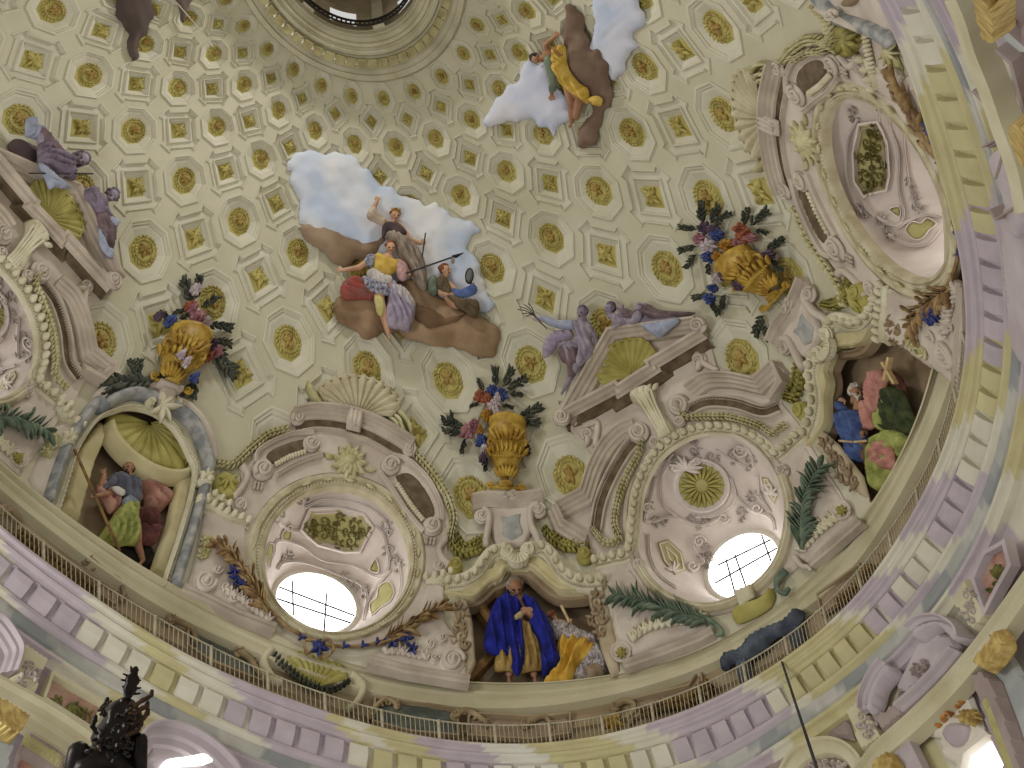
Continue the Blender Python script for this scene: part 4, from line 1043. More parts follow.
    # base plates with bosses and fluted shells
    for k, (pts, boss, fl, pl) in enumerate((
        ([(150, 640), (205, 608), (232, 650), (290, 694), (372, 716), (380, 742), (300, 770), (205, 812), (172, 760)], (183, 812-18), [(210, 770), (240, 748), (280, 738), (330, 730), (362, 724)], [(190, 830), (280, 800), (362, 768), (392, 752)]),
        ([(566, 408), (600, 330), (700, 470), (720, 500), (610, 594), (582, 590), (590, 500)], (678, 474), [(598, 566), (620, 540), (648, 516), (668, 500)], [(612, 600), (660, 560), (726, 502)]))):
        m = MB(); puff(m, cB(pts), .02, .12, 2, 2.4, smooth=False); base = bl(m, 'base_plate', rosy)
        m = MB(); ball(m, cB(boss), 9.5, d=.1, h=.14, n=20); tube(m, np.concatenate([ell(*cB(boss), 9.2, 9.2, 0, 20), ell(*cB(boss), 9.2, 9.2, 0, 20)[:1]]), 1.6, d=.16); bl(m, 'scroll_end', rosy, base)
        m = MB(); flower(m, cB(boss), 6, 8, .22, .08); bl(m, 'gilded_boss', green_sh, base)
        m = MB()
        for j, p in enumerate(resample(cB(fl), 6.5)): acanthus(m, p, -1.5 if k == 0 else -2.3, 15, 3, .4, 2.6, .14, .16, .5, j)
        bl(m, 'fluted_relief', eggs_m, base)
        m = MB(); mould(m, cB(pl), [(-7, .1), (-7, .2), (-4, .24), (-3, .16), (0, .18), (1, .24), (2.5, .24), (3, 0)]); bl(m, 'plinth', rosy_d, base, smooth=False)
    # palms and the cartouche under the oval: a festoon of their own
    sp = empty('palm_festoon', at(*T(cB([(480, 690)]))[0], .2), 'green palm fronds around the foot of '+('the large pedimented window' if n == 1 else 'the left-edge pedimented window'), 'festoon', 'palm festoons')
    for k, stem in enumerate(([(372, 722), (310, 704), (250, 684), (196, 668), (170, 664)], [(588, 560), (588, 500), (594, 446), (612, 404), (628, 384)])):
        m = MB(); rs = random.Random(k+7); p = resample(cat(cB(stem), 6), 3.6); t_, n_ = frames(p); tube(m, p, np.linspace(2.4, .6, len(p)), d=.3, k=6)
        for j in range(len(p)):
            a = math.atan2(t_[j][1], t_[j][0])
            for s_ in (-1, 1): leaf(m, p[j], a+s_*rs.uniform(.35, .8), rs.uniform(15, 27)*(1-.3*j/len(p)), rs.uniform(1.0, 1.6), .26+.08*rs.random(), .18, s_*rs.uniform(-.3, .9), 8)
        bl(m, 'palm_frond', palm_m, sp)
    for k, pts in enumerate(([(350, 712), (380, 722), (402, 738), (412, 752), (398, 758)], [(556, 610), (538, 630), (536, 652), (552, 664), (564, 650)], [(574, 580), (590, 600), (606, 604), (612, 612)])):
        p = cat(cB(pts), 6); m = MB(); tube(m, p, np.linspace(3.5, 1.8, len(p)), d=.22); bl(m, 'curled_stem', palm_m if k < 2 else rosy, sp)
    m = MB(); puff(m, cB([(432, 706), (450, 690), (500, 672), (520, 650), (528, 664), (518, 692), (480, 716), (444, 728)]), .1, .22, 6, 2, noise=.05); bl(m, 'cartouche', green_sh, sp)
    m = MB(); puff(m, cB([(436, 660), (480, 640), (484, 668), (450, 690)]), .3, .14, 3, 2, smooth=False); bl(m, 'keystone', eggs_m, root)
    return root
BARS_B = [(cB((440, 575)), cB((466, 650))), (cB((500, 530)), cB((522, 590))), (cB((400, 600)), cB((545, 530))), (cB((395, 640)), cB((545, 555))), (cB((420, 585)), cB((440, 660)))]
lattice_window(13, TUN_B, T_ID, BARS_B, soffit_B, None)
surround_B(T_ID, 1, 'large window surround with shell pediment, right of the blue-cloaked figure')
lattice_window(14, TUN_B, T_B0, BARS_B, soffit_B, None)
surround_B(T_B0, 2, 'pedimented window surround cut off by the left edge, shell in its pediment')
# ---------------------------------------------------------------- niches between the windows
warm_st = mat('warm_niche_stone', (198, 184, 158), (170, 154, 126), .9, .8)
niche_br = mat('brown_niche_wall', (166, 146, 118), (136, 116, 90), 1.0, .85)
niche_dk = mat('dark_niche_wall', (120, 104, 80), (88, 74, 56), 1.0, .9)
bluegrey = mat('blue_grey_marble_column', (170, 169, 166), (128, 131, 134), 2.2, .6, lo=.42, hi=.58)
shield_m = mat('blue_grey_shield', (180, 179, 174), (144, 147, 147), 2.0, .5)
olive_wr = mat('olive_wreath', (164, 156, 88), (118, 110, 54), 2.5, .7)
cream_ed = mat('cream_arch_edge', (214, 204, 162), (190, 178, 134), 1.0, .75)
cC = lambda p: np.array(p, float)/3+np.array([0, 256])
cC2 = lambda p: np.array(p, float)/5.12+np.array([60, 440])
cD = lambda p: np.array(p, float)/3.49+np.array([430, 480])
def recess(parent, poly, T, depth, mside, mback, shift, sc=.94):
    P = to_edge(T(resample(np.concatenate([poly, poly[:1]]), 3.0)[:-1]), LEDGE_POLY); T = None; c = P.mean(0); shift = np.array(shift, float); q = to_edge(c+(P-c)*sc+np.array(shift), LEDGE_POLY)
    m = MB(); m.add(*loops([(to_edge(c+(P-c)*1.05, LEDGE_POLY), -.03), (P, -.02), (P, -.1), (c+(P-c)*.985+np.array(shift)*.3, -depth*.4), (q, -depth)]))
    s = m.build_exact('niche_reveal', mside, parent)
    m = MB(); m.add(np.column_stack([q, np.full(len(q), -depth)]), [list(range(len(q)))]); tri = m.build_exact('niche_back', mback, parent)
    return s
# --- left: shell-headed niche between blue-grey columns
def niche_C():
    root = empty('shell_niche', at(120, 560), 'shell-headed niche with blue-grey columns holding the bearded man with a staff', 'niche')
    bl = lambda m, name, mt, par=root, **k: m.build(name, mt, par, None, **k)
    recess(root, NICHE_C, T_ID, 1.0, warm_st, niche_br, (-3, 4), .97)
    m = MB(); puff(m, [(60, 512), (78, 450), (100, 420), (104, 440), (92, 470), (78, 522)], -.45, .25, 4, 2.2, smooth=False); bl(m, 'side_wall', cream_ed)
    m = MB(); puff(m, [(196, 474), (180, 530), (163, 583), (150, 572), (166, 525), (176, 480)], -.5, .25, 4, 2.2, smooth=False); bl(m, 'side_wall', cream_ed)
    # half dome with shell and its thick lip
    lip = cat([(106, 424), (112, 440), (128, 458), (150, 472), (172, 478), (190, 474), (196, 462)], 8)
    m = MB(); mould(m, lip, [(-7, -.5), (-6, -.1), (-4, .02), (-1, -.02), (1, -.18), (2, -.2), (3, -.5)]); bl(m, 'half_dome_lip', cream_ed)
    m = MB(); fan_shell(m, (152, 420), cat([(112, 411), (109, 422), (117, 440), (136, 457), (158, 467), (176, 470), (186, 463), (185, 446), (176, 430), (166, 420)], 8), 13, -.45, .3); bl(m, 'scallop_shell', green_sh)
    # arch bands
    inn = cat([(58, 512), (70, 474), (81, 444), (100, 417), (116, 409), (134, 405), (158, 411), (178, 428), (191, 452), (197, 474), (183, 529), (165, 584)], 8)
    m = MB(); mould(m, inn, [(2, 0), (1.6, .16), (-.5, .2), (-2, .12), (-3, 0)]); beads(m, inn, 2.5, 1.1, .18, .09); bl(m, 'bead_moulding', eggs_m)
    for pts in ([(47, 502), (58, 468), (70, 438)], [(207, 478), (192, 530), (174, 588)]):
        p = cat(pts, 10); m = MB(); tube(m, p, 5.2, d=.12, hs=.05, k=12); col = bl(m, 'column', bluegrey)
        m = MB(); mould(m, np.array([p[-1 if pts[0][0] < 100 else 0]+[-6, -1], p[-1 if pts[0][0] < 100 else 0]+[6, 2]]), [(-3, .1), (-3, .42), (3, .42), (3, .1)]); acanthus(m, p[-1 if pts[0][0] < 100 else 0], -1.5, 11, 5, 1.0, 3, .35, .16, 1.2, 3); bl(m, 'capital', eggs_m, col)
    arch = cat([(70, 440), (84, 420), (98, 402), (104, 406), (118, 397), (136, 392), (158, 398), (178, 408), (196, 424), (205, 446), (210, 462), (206, 478)], 8)
    m = MB(); mould(m, arch, [(-6, 0), (-5.5, .22), (-3, .34), (0, .36), (3, .30), (5, .2), (5.5, 0)]); bl(m, 'arch_band', bluegrey)
    top = cat([(98, 396), (104, 390), (124, 383), (146, 382), (160, 386)], 8); top2 = cat([(176, 398), (192, 408), (206, 426), (214, 450), (212, 462)], 8)
    for t_, v, hd in ((top, (102, 393), 1), (top2, (211, 460), -1)):
        m = MB(); mould(m, t_, [(-4, 0), (-3.6, .2), (-1, .24), (2, .16), (4, .12), (4.5, 0)]); volute(m, v, 5.5, 0, hd, .16, .14); bl(m, 'scrolled_gable', rosy)
    m = MB(); puff(m, cC([(478, 392), (524, 408), (520, 458), (508, 470), (472, 446), (462, 424)]), .1, .32, 3, 2, smooth=False); mould(m, cC([(466, 388), (536, 414)]), [(-2, .1), (-2, .5), (2, .5), (2.4, .1)]); bl(m, 'keystone', rosy)
    m = MB(); acanthus(m, cC((480, 450)), .5, 22, 6, 1.3, 4, .3, .16, 1.2, 4); volute(m, cC((540, 440)), 6, 0, 1, .25, .14); volute(m, cC((456, 436)), 5, 0, -1, .25, .14); bl(m, 'acanthus_relief', eggs_m)
    # side plates, with olive relief panels
    m = MB(); puff(m, [(28, 480), (52, 428), (76, 416), (84, 424), (60, 470), (46, 506), (36, 494)], .0, .1, 2, 2.4, smooth=False); sp = bl(m, 'side_plate', rosy)
    m = MB(); puff(m, cC([(124, 600), (150, 528), (184, 532), (152, 612)]), .1, .05, 1, 2, smooth=False); pn = bl(m, 'olive_panel', olive_p, sp)
    m = MB(); rinceau(m, cC((142, 590)), -1.2, 1.1, .15, 2); rinceau(m, cC((164, 548)), 1.9, 1.1, .15, 3); tube(m, cC([(142, 590), (152, 570), (164, 548)]), .7, d=.15, k=6); bl(m, 'leaf_relief', leafy, sp)
    # below: the ochre ledge with eggs at both sides
    for pts in ([(62, 402), (74, 416), (84, 424)], [(200, 500), (216, 492), (230, 502)]):
        m = MB(); p = np.array(pts, float); mould(m, p, [(-2, 0), (-2, .22), (3, .2), (5, 0)]); beads(m, p, 8, 3.6, .18, .2); bl(m, 'egg_moulding', eggs_m)
niche_C()
# --- centre and right: curved-headed niches under a cartouche with a blue-grey shield
def niche_D(T, n, label):
    root = empty('cartouche_niche', at(*T(cD([(380, 700)]))[0]), label, 'niche', 'cartouche niches')
    bl = lambda m, name, mt, par=root, **k: m.build(name, mt, par, T, **k)
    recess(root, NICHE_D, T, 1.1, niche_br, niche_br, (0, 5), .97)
    arch = cat(cD([(50, 388), (100, 398), (150, 400), (184, 372), (206, 352), (240, 336), (258, 304), (300, 292), (350, 294), (388, 322), (420, 352), (460, 376), (520, 376), (570, 366), (612, 366)]), 6)
    m = MB(); mould(m, arch, [(-9, 0), (-8.5, .16), (-2, .12), (1, .16), (2.5, .12), (3.4, -.02), (4, -.2)]); bl(m, 'arch_moulding', cream_ed, smooth=False)
    m = MB(); mould(m, arch+frames(arch)[1]*8, [(-2, -.3), (-1.4, -.08), (.5, -.06), (1.5, -.16), (4, -.2), (5, -.5)]); bl(m, 'inner_moulding', niche_br, smooth=False)
    for pts in ([(62, 352), (110, 345), (158, 320), (186, 282), (216, 248), (258, 236)], [(352, 234), (392, 230), (424, 256), (452, 300), (490, 334), (545, 348), (596, 344)]):
        eg = cat(cD(pts), 8); m = MB(); mould(m, eg, [(-6, 0), (-5.6, .3), (-1, .32), (3, .22), (7, .16), (7.4, 0)]); beads(m, eg, 10.5, 4.2, .28, .24, .8); acan = resample(eg, 10.5)+np.array([2.5, 2.5])
        em = bl(m, 'egg_moulding', eggs_m)
        m = MB(); beads(m, eg+frames(eg)[1]*6, 2.6, 1.0, .2, .09); bl(m, 'bead_moulding', eggs_m, em)
    for c in ((90, 290), (537, 253)):
        m = MB(); ball(m, cD(c), 8.2, d=.1, h=.3, n=18); q = ell(*cD(c), 5, 5, 0, 20); tube(m, np.concatenate([q, q[:1]]), 1.0, d=.36); ball(m, cD(c), 2.6, d=.36, h=.12); bl(m, 'round_boss', green_sh)
    # cartouche
    m = MB(); puff(m, cD([(176, 96), (390, 90), (372, 120), (352, 190), (330, 232), (232, 234), (214, 190), (196, 120)]), .05, .16, 3, 2.4, smooth=False); ca = bl(m, 'cartouche', rosy)
    m = MB(); puff(m, cD([(242, 124), (268, 128), (300, 118), (320, 116), (318, 150), (330, 192), (300, 210), (282, 216), (256, 200), (248, 204), (252, 160)]), .18, .09, 4, 2, smooth=False); bl(m, 'shield', shield_m, ca)
    m = MB(); mould(m, cat(cD([(148, 70), (200, 62), (270, 66), (330, 62), (392, 52)]), 6), [(-4, .1), (-4, .44), (-1.5, .46), (0, .36), (3, .34), (4, .26), (8, .22), (9, 0)]); bl(m, 'cornice', rosy_d, ca, smooth=False)
    for v, hd in (((262, 48), 1), ((288, 47), -1)):
        m = MB(); volute(m, cD(v), 4.8, 0, hd, .4, .16); bl(m, 'volute', rosy, ca)
    for v, arm, hd in (((181, 122), [(186, 100), (206, 120), (204, 160), (196, 205), (196, 230)], 1), ((379, 102), [(378, 84), (352, 100), (352, 150), (372, 195), (380, 226)], -1)):
        p = cat(cD(arm), 6); m = MB(); tube(m, p, 3.6, d=.22, hs=.05); volute(m, cD(v), 7.5, 0, hd, .26, .2, 2.2); bl(m, 'scroll_arm', rosy, ca)
    for v, hd in (((270, 246), 1), ((340, 238), -1)):
        m = MB(); volute(m, cD(v), 7.5, 1.5, hd, .34, .24, 2.4); bl(m, 'volute', eggs_m, ca)
    m = MB(); fan_shell(m, cD((305, 246)), cat(cD([(268, 262), (280, 282), (306, 290), (334, 280), (346, 258)]), 6), 7, .3, .22); bl(m, 'scallop_shell', eggs_m, ca)
    for k, (p0, p1) in enumerate((([(74, 215), (100, 250), (150, 246), (190, 226)], [(90, 180), (120, 225), (190, 195)]), ([(396, 160), (430, 205), (480, 232), (540, 226)], [(420, 180), (470, 215), (540, 205)]))):
        m = MB(); garland(m, cD(p0), 5.2, .1, .18, 3.4, k+20); garland(m, cD(p1), 4.2, .1, .15, 3.4, k+30); bl(m, 'leaf_swag', olive_wr)
    # flanking pilaster strips with trophies
    for pts, tr in (([(70, 425), (128, 418), (150, 500), (160, 640), (130, 705), (102, 640), (84, 560)], [(100, 460), (112, 540), (120, 610)]), ([(548, 396), (608, 378), (652, 560), (666, 672), (634, 690), (600, 600), (560, 440)], [(575, 420), (590, 470), (600, 520)])):
        m = MB(); puff(m, cD(pts), -.02, .1, 2, 2.4, smooth=False); st = bl(m, 'pilaster_strip', warm_st)
        m = MB()
        for j, q in enumerate(tr): rinceau(m, cD(q), 1.2+j*1.7, 1.7, .11, j+4); ball(m, cD(q)+np.array([0, 4.]), 3.4, 2.4, .6, .08, .12); acanthus(m, cD(q)+np.array([0, -5.]), -1.4, 8, 3, .5, 2, .1, .1, .8, j)
        bl(m, 'trophy_relief', niche_br, st)
    return root
niche_D(T_ID, 1, 'curved niche with shield cartouche sheltering the blue-cloaked old man, bottom centre')
niche_D(T_D2, 2, 'curved niche with shield cartouche sheltering the green and pink robed group, far right')
# --- the sliver of a further niche at the top edge
def niche_edge():
    root = empty('shell_niche', at(860, 20), 'sliver of a blue-grey arched niche cut off by the top edge, beside the purple cornice', 'niche')
    cE = lambda p: np.array(p, float)/2.56+np.array([720, 0])
    bl = lambda m, name, mt, par=root, **k: m.build(name, mt, par, None, **k)
    m = MB(); puff(m, cE([(230, -30), (400, -30), (430, 30), (470, 200), (420, 190), (330, 110), (270, 60)]), -.05, .1, 3, 3, smooth=False); bl(m, 'side_plate', rosy)
    m = MB(); mould(m, cat(cE([(236, -20), (262, 20), (300, 50), (350, 66), (392, 84), (440, 118)]), 8), [(-6, 0), (-5.5, .2), (-2, .3), (2, .28), (5, .2), (6, 0)]); bl(m, 'arch_band', bluegrey)
    m = MB(); mould(m, cat(cE([(240, 24), (290, 52), (350, 80)]), 8), [(-3, 0), (-3, .34), (0, .36), (3, .26), (3.4, 0)]); volute(m, cE((280, 40)), 6, 0, 1, .3, .16); bl(m, 'scrolled_gable', rosy)
    m = MB(); puff(m, cE([(412, 120), (446, 130), (468, 180), (430, 172)]), .06, .06, 1, 2, smooth=False); pn = bl(m, 'olive_panel', olive_p)
    m = MB(); acanthus(m, cE((418, 128)), .9, 22, 6, .6, 2, .12, .08, 1.2, 1); bl(m, 'leaf_relief', leafy, pn)
    m = MB(); p = cat(cE([(368, 96), (376, 140), (386, 186)]), 6); beads(m, p, 4.5, 2.6, .1, .16); bl(m, 'egg_moulding', eggs_m)
    m = MB(); p = cE([(330, -10), (356, -12), (350, 10), (326, 18), (312, 4)]); puff(m, p, .05, .15, 4, 2); bl(m, 'scallop_shell', niche_br)
    m = MB(); garland(m, cE([(180, 160), (220, 136), (262, 128), (280, 90), (268, 50), (240, 20)]), 5, .15, .16, 3.4, 9); bl(m, 'leaf_swag', leafy)
    m = MB(); puff(m, cE([(288, 66), (330, 84), (354, 104), (340, 140), (312, 150), (290, 118)]), .05, .2, 5, 2.2); acanthus(m, cE((318, 96)), 1.4, 20, 6, 1.2, 4, .2, .14, .8, 2); bl(m, 'olive_boss', olive_wr)
niche_edge()
# ---------------------------------------------------------------- gilt urns with flowers
gold_u = mat('bright_gilding', (204, 172, 78), (150, 112, 40), 2.5, .5, 0.0, bump=.3, bscale=10)
leaf_dk = mat('dark_green_leaf', (86, 90, 74), (50, 54, 50), 3.0, .6)
FL = {'blue': mat('blue_petal', (92, 108, 168), (54, 64, 116), 4, .6), 'white': mat('white_petal', (222, 214, 214), (180, 160, 170), 4, .6), 'pink': mat('pink_petal', (190, 140, 144), (140, 92, 104), 4, .6),
      'red': mat('rust_red_petal', (180, 112, 82), (130, 72, 56), 4, .6), 'mauve': mat('dark_mauve_petal', (112, 92, 112), (70, 58, 78), 4, .6), 'orange': mat('ochre_petal', (196, 150, 64), (150, 104, 40), 4, .6)}
def bloom(parent, c, r, colr, seed, up=0.0):
    r = r*1.25
    rs = random.Random(seed); m = MB(); a0 = rs.random()*6
    for row, (n, rr, h) in enumerate(((7, 1.0, .16), (6, .72, .2), (5, .45, .24))):
        for k in range(n): leaf(m, c, a0+row*.5+2*math.pi*k/n, r*rr*rs.uniform(.85, 1.1), r*.36*rr+.4, up+.32+.07*row, h, rs.uniform(-.3, .3), 5)
    ball(m, c, r*.24, d=up+.55, h=.1)
    return m.build(colr+'_flower', FL[colr], parent)
def sprig(parent, c, ang, L, n, seed, d=.2):
    rs = random.Random(seed); m = MB(); c = np.array(c, float); u = np.array([math.cos(ang), math.sin(ang)])
    tube(m, np.array([c, c+u*L*.5, c+u*L]), [.7, .6, .3], d=d, k=6)
    for k in range(n):
        t = (k+.5)/n; s = -1 if k % 2 else 1
        leaf(m, c+u*L*t, ang+s*rs.uniform(.5, 1.0), L*.38*rs.uniform(.8, 1.2), L*.09, d+.05*rs.random(), .1, s*-.3, 5)
    leaf(m, c+u*L*.9, ang, L*.35, L*.1, d, .1, 0, 5)
    return m.build('leaf_sprig', leaf_dk, parent)
def urn(S, o, ul, bl_, group):
    """S maps crop coordinates to photograph pixels; o = dict of the outline pieces"""
    u = empty('flower_urn', at(*S(o['foot'])[0]), ul, 'urn', group); bd = lambda m, n, mt=gold_u, p=u: m.build(n, mt, p)
    ax = S([o['axis'][0], o['axis'][1]]); dv = ax[1]-ax[0]; L = np.linalg.norm(dv); uu = dv/L; nn = np.array([-uu[1], uu[0]])
    W = o['width']; prof = [(0, .34), (.03, .36), (.06, .2), (.12, .15), (.18, .2), (.22, .36), (.30, .55), (.40, .72), (.46, .78), (.5, .84), (.54, .80), (.58, .86), (.7, 1.0), (.82, .96), (.9, .86), (.95, .92), (1.0, .95)]
    V = []; F = []; k = 20
    for (t, r) in prof:
        for j in range(k):
            a = 2*math.pi*j/k; V.append([*(ax[0]+uu*L*t+nn*W*r*math.cos(a)), .42+W*r*.03*math.sin(a)])
    for i in range(len(prof)-1):
        for j in range(k): F.append([i*k+j, i*k+(j+1) % k, (i+1)*k+(j+1) % k, (i+1)*k+j])
    F += [list(range(k))[::-1], [(len(prof)-1)*k+j for j in range(k)]]
    m = MB(); m.add(V, F); body = bd(m, 'urn_body')
    m = MB(); q = np.array([ax[0]+uu*L*.48-nn*W*.8, ax[0]+uu*L*.46, ax[0]+uu*L*.48+nn*W*.8]); beads(m, cat(q, 8), 2.6, 1.2, .42+W*.024, .08); bd(m, 'bead_band', gold_u, body)
    hc = ax[0]+uu*L*.76
    for s in (-1, 1):
        m = MB(); tube(m, spiral(hc+nn*s*W*.42+uu*L*.06, W*.27, 1, 1.5, s, 30), np.linspace(W*.08, W*.05, 30), d=.42+W*.026); bd(m, 'mask_scroll')
        m = MB(); tube(m, spiral(hc+nn*s*W*.8-uu*L*.1, W*.3, 2, 1.3, s, 26), np.linspace(W*.12, W*.06, 26), d=.42+W*.012); bd(m, 'handle')
    m = MB()
    for j in range(7): leaf(m, hc+nn*W*(.5*(j-3)/3)-uu*L*.08, math.atan2(uu[1], uu[0])+.3*(j-3), W*.7, W*.13, .42+W*.026, .12, -.3*(j-3)/3, 5)
    for j in range(9): leaf(m, ax[0]+uu*L*.52+nn*W*(.8*(j-4)/4), math.atan2(uu[1], uu[0])+.1*(j-4), W*.5, W*.12, .42+W*.024*math.cos((j-4)*.3), .12, .3*(j-4)/4, 5)
    for j in range(7): leaf(m, ax[0]+uu*L*.2+nn*W*(.25*(j-3)/3), math.atan2(uu[1], uu[0])+.25*(j-3), W*.62, W*.14, .40+W*.014*math.cos((j-3)*.3), .1, -.2*(j-3)/4, 5)
    bd(m, 'leaf_relief')
    m = MB(); 
    for s in (-1, 1): tube(m, cat([ax[0]-uu*1.5, ax[0]+nn*s*W*.35-uu*1.0, ax[0]+nn*s*W*.75-uu*2.2], 8), np.linspace(2.2, 1.6, 17), d=.3); tube(m, spiral(ax[0]+nn*s*W*.8-uu*.5, W*.2, 0, 1.5, s, 22), 1.2, d=.34)
    bd(m, 'scrolled_foot')
    b = empty('bouquet', at(*S([o['flowers'][0][0]])[0], .4), bl_, 'bouquet', group.replace('urns', 'bouquets'))
    for k, (c, r, colr) in enumerate(o['flowers']): q = S([c])[0]; off = q-ax[0]; al = off@uu/L; sd = abs(off@nn)/W; bloom(b, q, r, colr, k+int(W*7), W*.024*math.sqrt(max(0, 1-sd*sd))+.05 if (.1 < al < .95 and sd < 1) else 0.0)
    for k, (c, a, L_, n_) in enumerate(o['sprigs']): sprig(b, S([c])[0], a, L_*1.2, n_+4, k+int(W*13))
    return u
s1 = lambda p: np.atleast_2d(np.array(p, float))/5.487+np.array([100, 270])
s2 = lambda p: np.atleast_2d(np.array(p, float))/5.485+np.array([430, 360])
s3 = lambda p: np.atleast_2d(np.array(p, float))/4.8+np.array([670, 190])
urn(s1, dict(foot=(385, 620), axis=((390, 620), (500, 350)), width=23, flowers=[((432, 328), 6.5, 'blue'), ((395, 275), 6, 'blue'), ((548, 252), 7.5, 'pink'), ((512, 200), 6, 'pink'), ((585, 280), 5, 'white'), ((530, 100), 5, 'white'), ((495, 190), 4, 'red'), ((450, 460), 4, 'white'), ((480, 500), 4, 'white'), ((620, 400), 6, 'mauve'), ((650, 440), 5, 'pink'), ((545, 320), 5, 'orange'), ((600, 470), 4, 'red'), ((525, 585), 4, 'blue'), ((330, 250), 4, 'mauve')],
    sprigs=[((510, 180), -1.9, 20, 7), ((530, 150), -1.4, 16, 6), ((560, 200), -.6, 14, 5), ((600, 290), .2, 17, 6), ((620, 420), .9, 22, 8), ((640, 480), .8, 20, 7), ((620, 380), .2, 14, 5), ((520, 580), 1.6, 16, 6), ((470, 220), 2.9, 9, 4), ((380, 260), 3.6, 9, 4), ((300, 610), 3.1, 36, 9), ((220, 600), -2.0, 16, 6), ((200, 590), -1.3, 14, 5), ((240, 600), -.2, 16, 6), ((440, 260), -.3, 9, 4), ((500, 620), 2.2, 12, 5)]),
    'gilt urn leaning above the shell-headed niche at left', 'bouquet with one large blue flower and pink blooms in the left gilt urn', 'gilt flower urns')
urn(s2, dict(foot=(415, 690), axis=((415, 690), (425, 335)), width=20, flowers=[((340, 160), 5.5, 'blue'), ((390, 180), 6, 'blue'), ((352, 245), 7, 'white'), ((272, 190), 5.5, 'red'), ((315, 205), 5, 'red'), ((370, 200), 4, 'white'), ((205, 380), 7, 'pink'), ((240, 350), 5.5, 'pink'), ((285, 435), 6, 'blue'), ((300, 490), 5, 'white'), ((460, 340), 6, 'blue'), ((425, 305), 4.5, 'white'), ((310, 295), 5, 'orange'), ((290, 530), 3.5, 'mauve'), ((275, 380), 3.5, 'orange')],
    sprigs=[((360, 140), -1.6, 14, 6), ((400, 140), -1.1, 15, 6), ((420, 150), -.4, 16, 6), ((440, 180), .2, 9, 4), ((290, 170), -1.9, 10, 4), ((270, 240), 2.9, 7, 4), ((400, 240), .4, 8, 4), ((190, 370), 3.5, 17, 7), ((170, 400), 3.3, 13, 5), ((195, 430), 1.9, 11, 4), ((480, 330), -.6, 20, 7), ((490, 340), 0, 15, 6), ((460, 370), 1.5, 8, 4), ((300, 520), 1.5, 11, 5), ((510, 430), 1.2, 12, 5), ((120, 340), -1.6, 8, 4)]),
    'gilt urn standing over the shield cartouche, bottom centre', 'bouquet of blue, rust and white flowers in the central gilt urn', 'gilt flower urns')
urn(s3, dict(foot=(505, 520), axis=((500, 512), (300, 330)), width=21, flowers=[((172, 265), 7, 'white'), ((135, 235), 6, 'pink'), ((215, 215), 6, 'blue'), ((175, 320), 5.5, 'blue'), ((155, 180), 5.5, 'mauve'), ((200, 190), 5, 'mauve'), ((345, 220), 7, 'red'), ((325, 255), 6, 'pink'), ((325, 185), 5, 'red'), ((380, 230), 4.5, 'pink'), ((260, 265), 6, 'orange'), ((225, 320), 5, 'orange'), ((255, 410), 5, 'mauve'), ((200, 470), 4, 'blue'), ((180, 520), 5, 'blue'), ((320, 455), 6, 'mauve'), ((220, 430), 4, 'white'), ((465, 310), 5, 'mauve')],
    sprigs=[((150, 160), -1.6, 16, 6), ((190, 160), -1.1, 14, 6), ((120, 190), 3.3, 12, 5), ((120, 270), 2.9, 13, 5), ((120, 310), 2.2, 12, 5), ((210, 160), -.6, 14, 5), ((180, 350), 1.5, 8, 4), ((350, 170), -1.3, 13, 5), ((380, 170), -.7, 17, 6), ((410, 190), .3, 9, 4), ((460, 290), -.6, 15, 6), ((480, 330), .8, 12, 5), ((180, 500), 2.9, 12, 5), ((190, 530), 1.0, 12, 5), ((260, 500), 1.8, 11, 5), ((440, 600), 1.9, 16, 6), ((450, 650), 1.2, 12, 5)]),
    'gilt urn tipped to the left above the far right niche cartouche', 'bouquet with rust and dark mauve flowers in the right gilt urn', 'gilt flower urns')
# ---------------------------------------------------------------- clouds and figures
def cloud(poly, c1, c2, name, label, d=.08, h=.22, seed=0, rough=2.2, parts=()):
    m = MB(); puff(m, np.array(poly, float), d, h, 14, 2.6, None, seed, .03 if 'sky' in name else .06, True, rough)
    o = m.build(name, mat(name+'_paint_%d' % seed, c1, c2, .55, .9, lo=.38, hi=.6)); tag(o, label, 'cloud')
    rs = np.random.RandomState(seed)
    for k, (pl, a, b) in enumerate(parts):
        m = MB(); puff(m, np.array(pl, float), d+.12, .24, 7, 2.4, None, seed+k+1, .08, True, rough*.8); m.build('cloud_bank', mat(name+'_bank_%d_%d' % (seed, k), a, b, .8, .9, lo=.36, hi=.62), o)
    return o
k3 = lambda p: np.array(p, float)/3.339+np.array([270, 140]); k8 = lambda p: np.array(p, float)/4.8+np.array([480, 0])
cloud(k3([(62, 96), (66, 62), (108, 42), (170, 38), (230, 46), (280, 64), (322, 92), (356, 128), (396, 158), (452, 180), (510, 200), (560, 218), (612, 252), (690, 276), (706, 300), (672, 318), (664, 360), (690, 400), (706, 470), (736, 520), (760, 548), (700, 572), (620, 560), (500, 520), (420, 470), (330, 380), (240, 340), (150, 300), (104, 270), (84, 190)]),
    (228, 228, 230), (192, 204, 226), 'sky_cloud', 'pale blue and white cloud behind the three figures, centre of the dome', .06, .12, 1, 2.4)
cloud(k3([(100, 296), (150, 286), (210, 300), (262, 330), (318, 344), (380, 318), (384, 352), (330, 392), (290, 400), (240, 414), (180, 372), (128, 330)]),
    (160, 138, 116), (134, 112, 90), 'brown_cloud', 'brown cloud streak left of the warrior in the yellow breastplate', .14, .2, 2, 1.6)
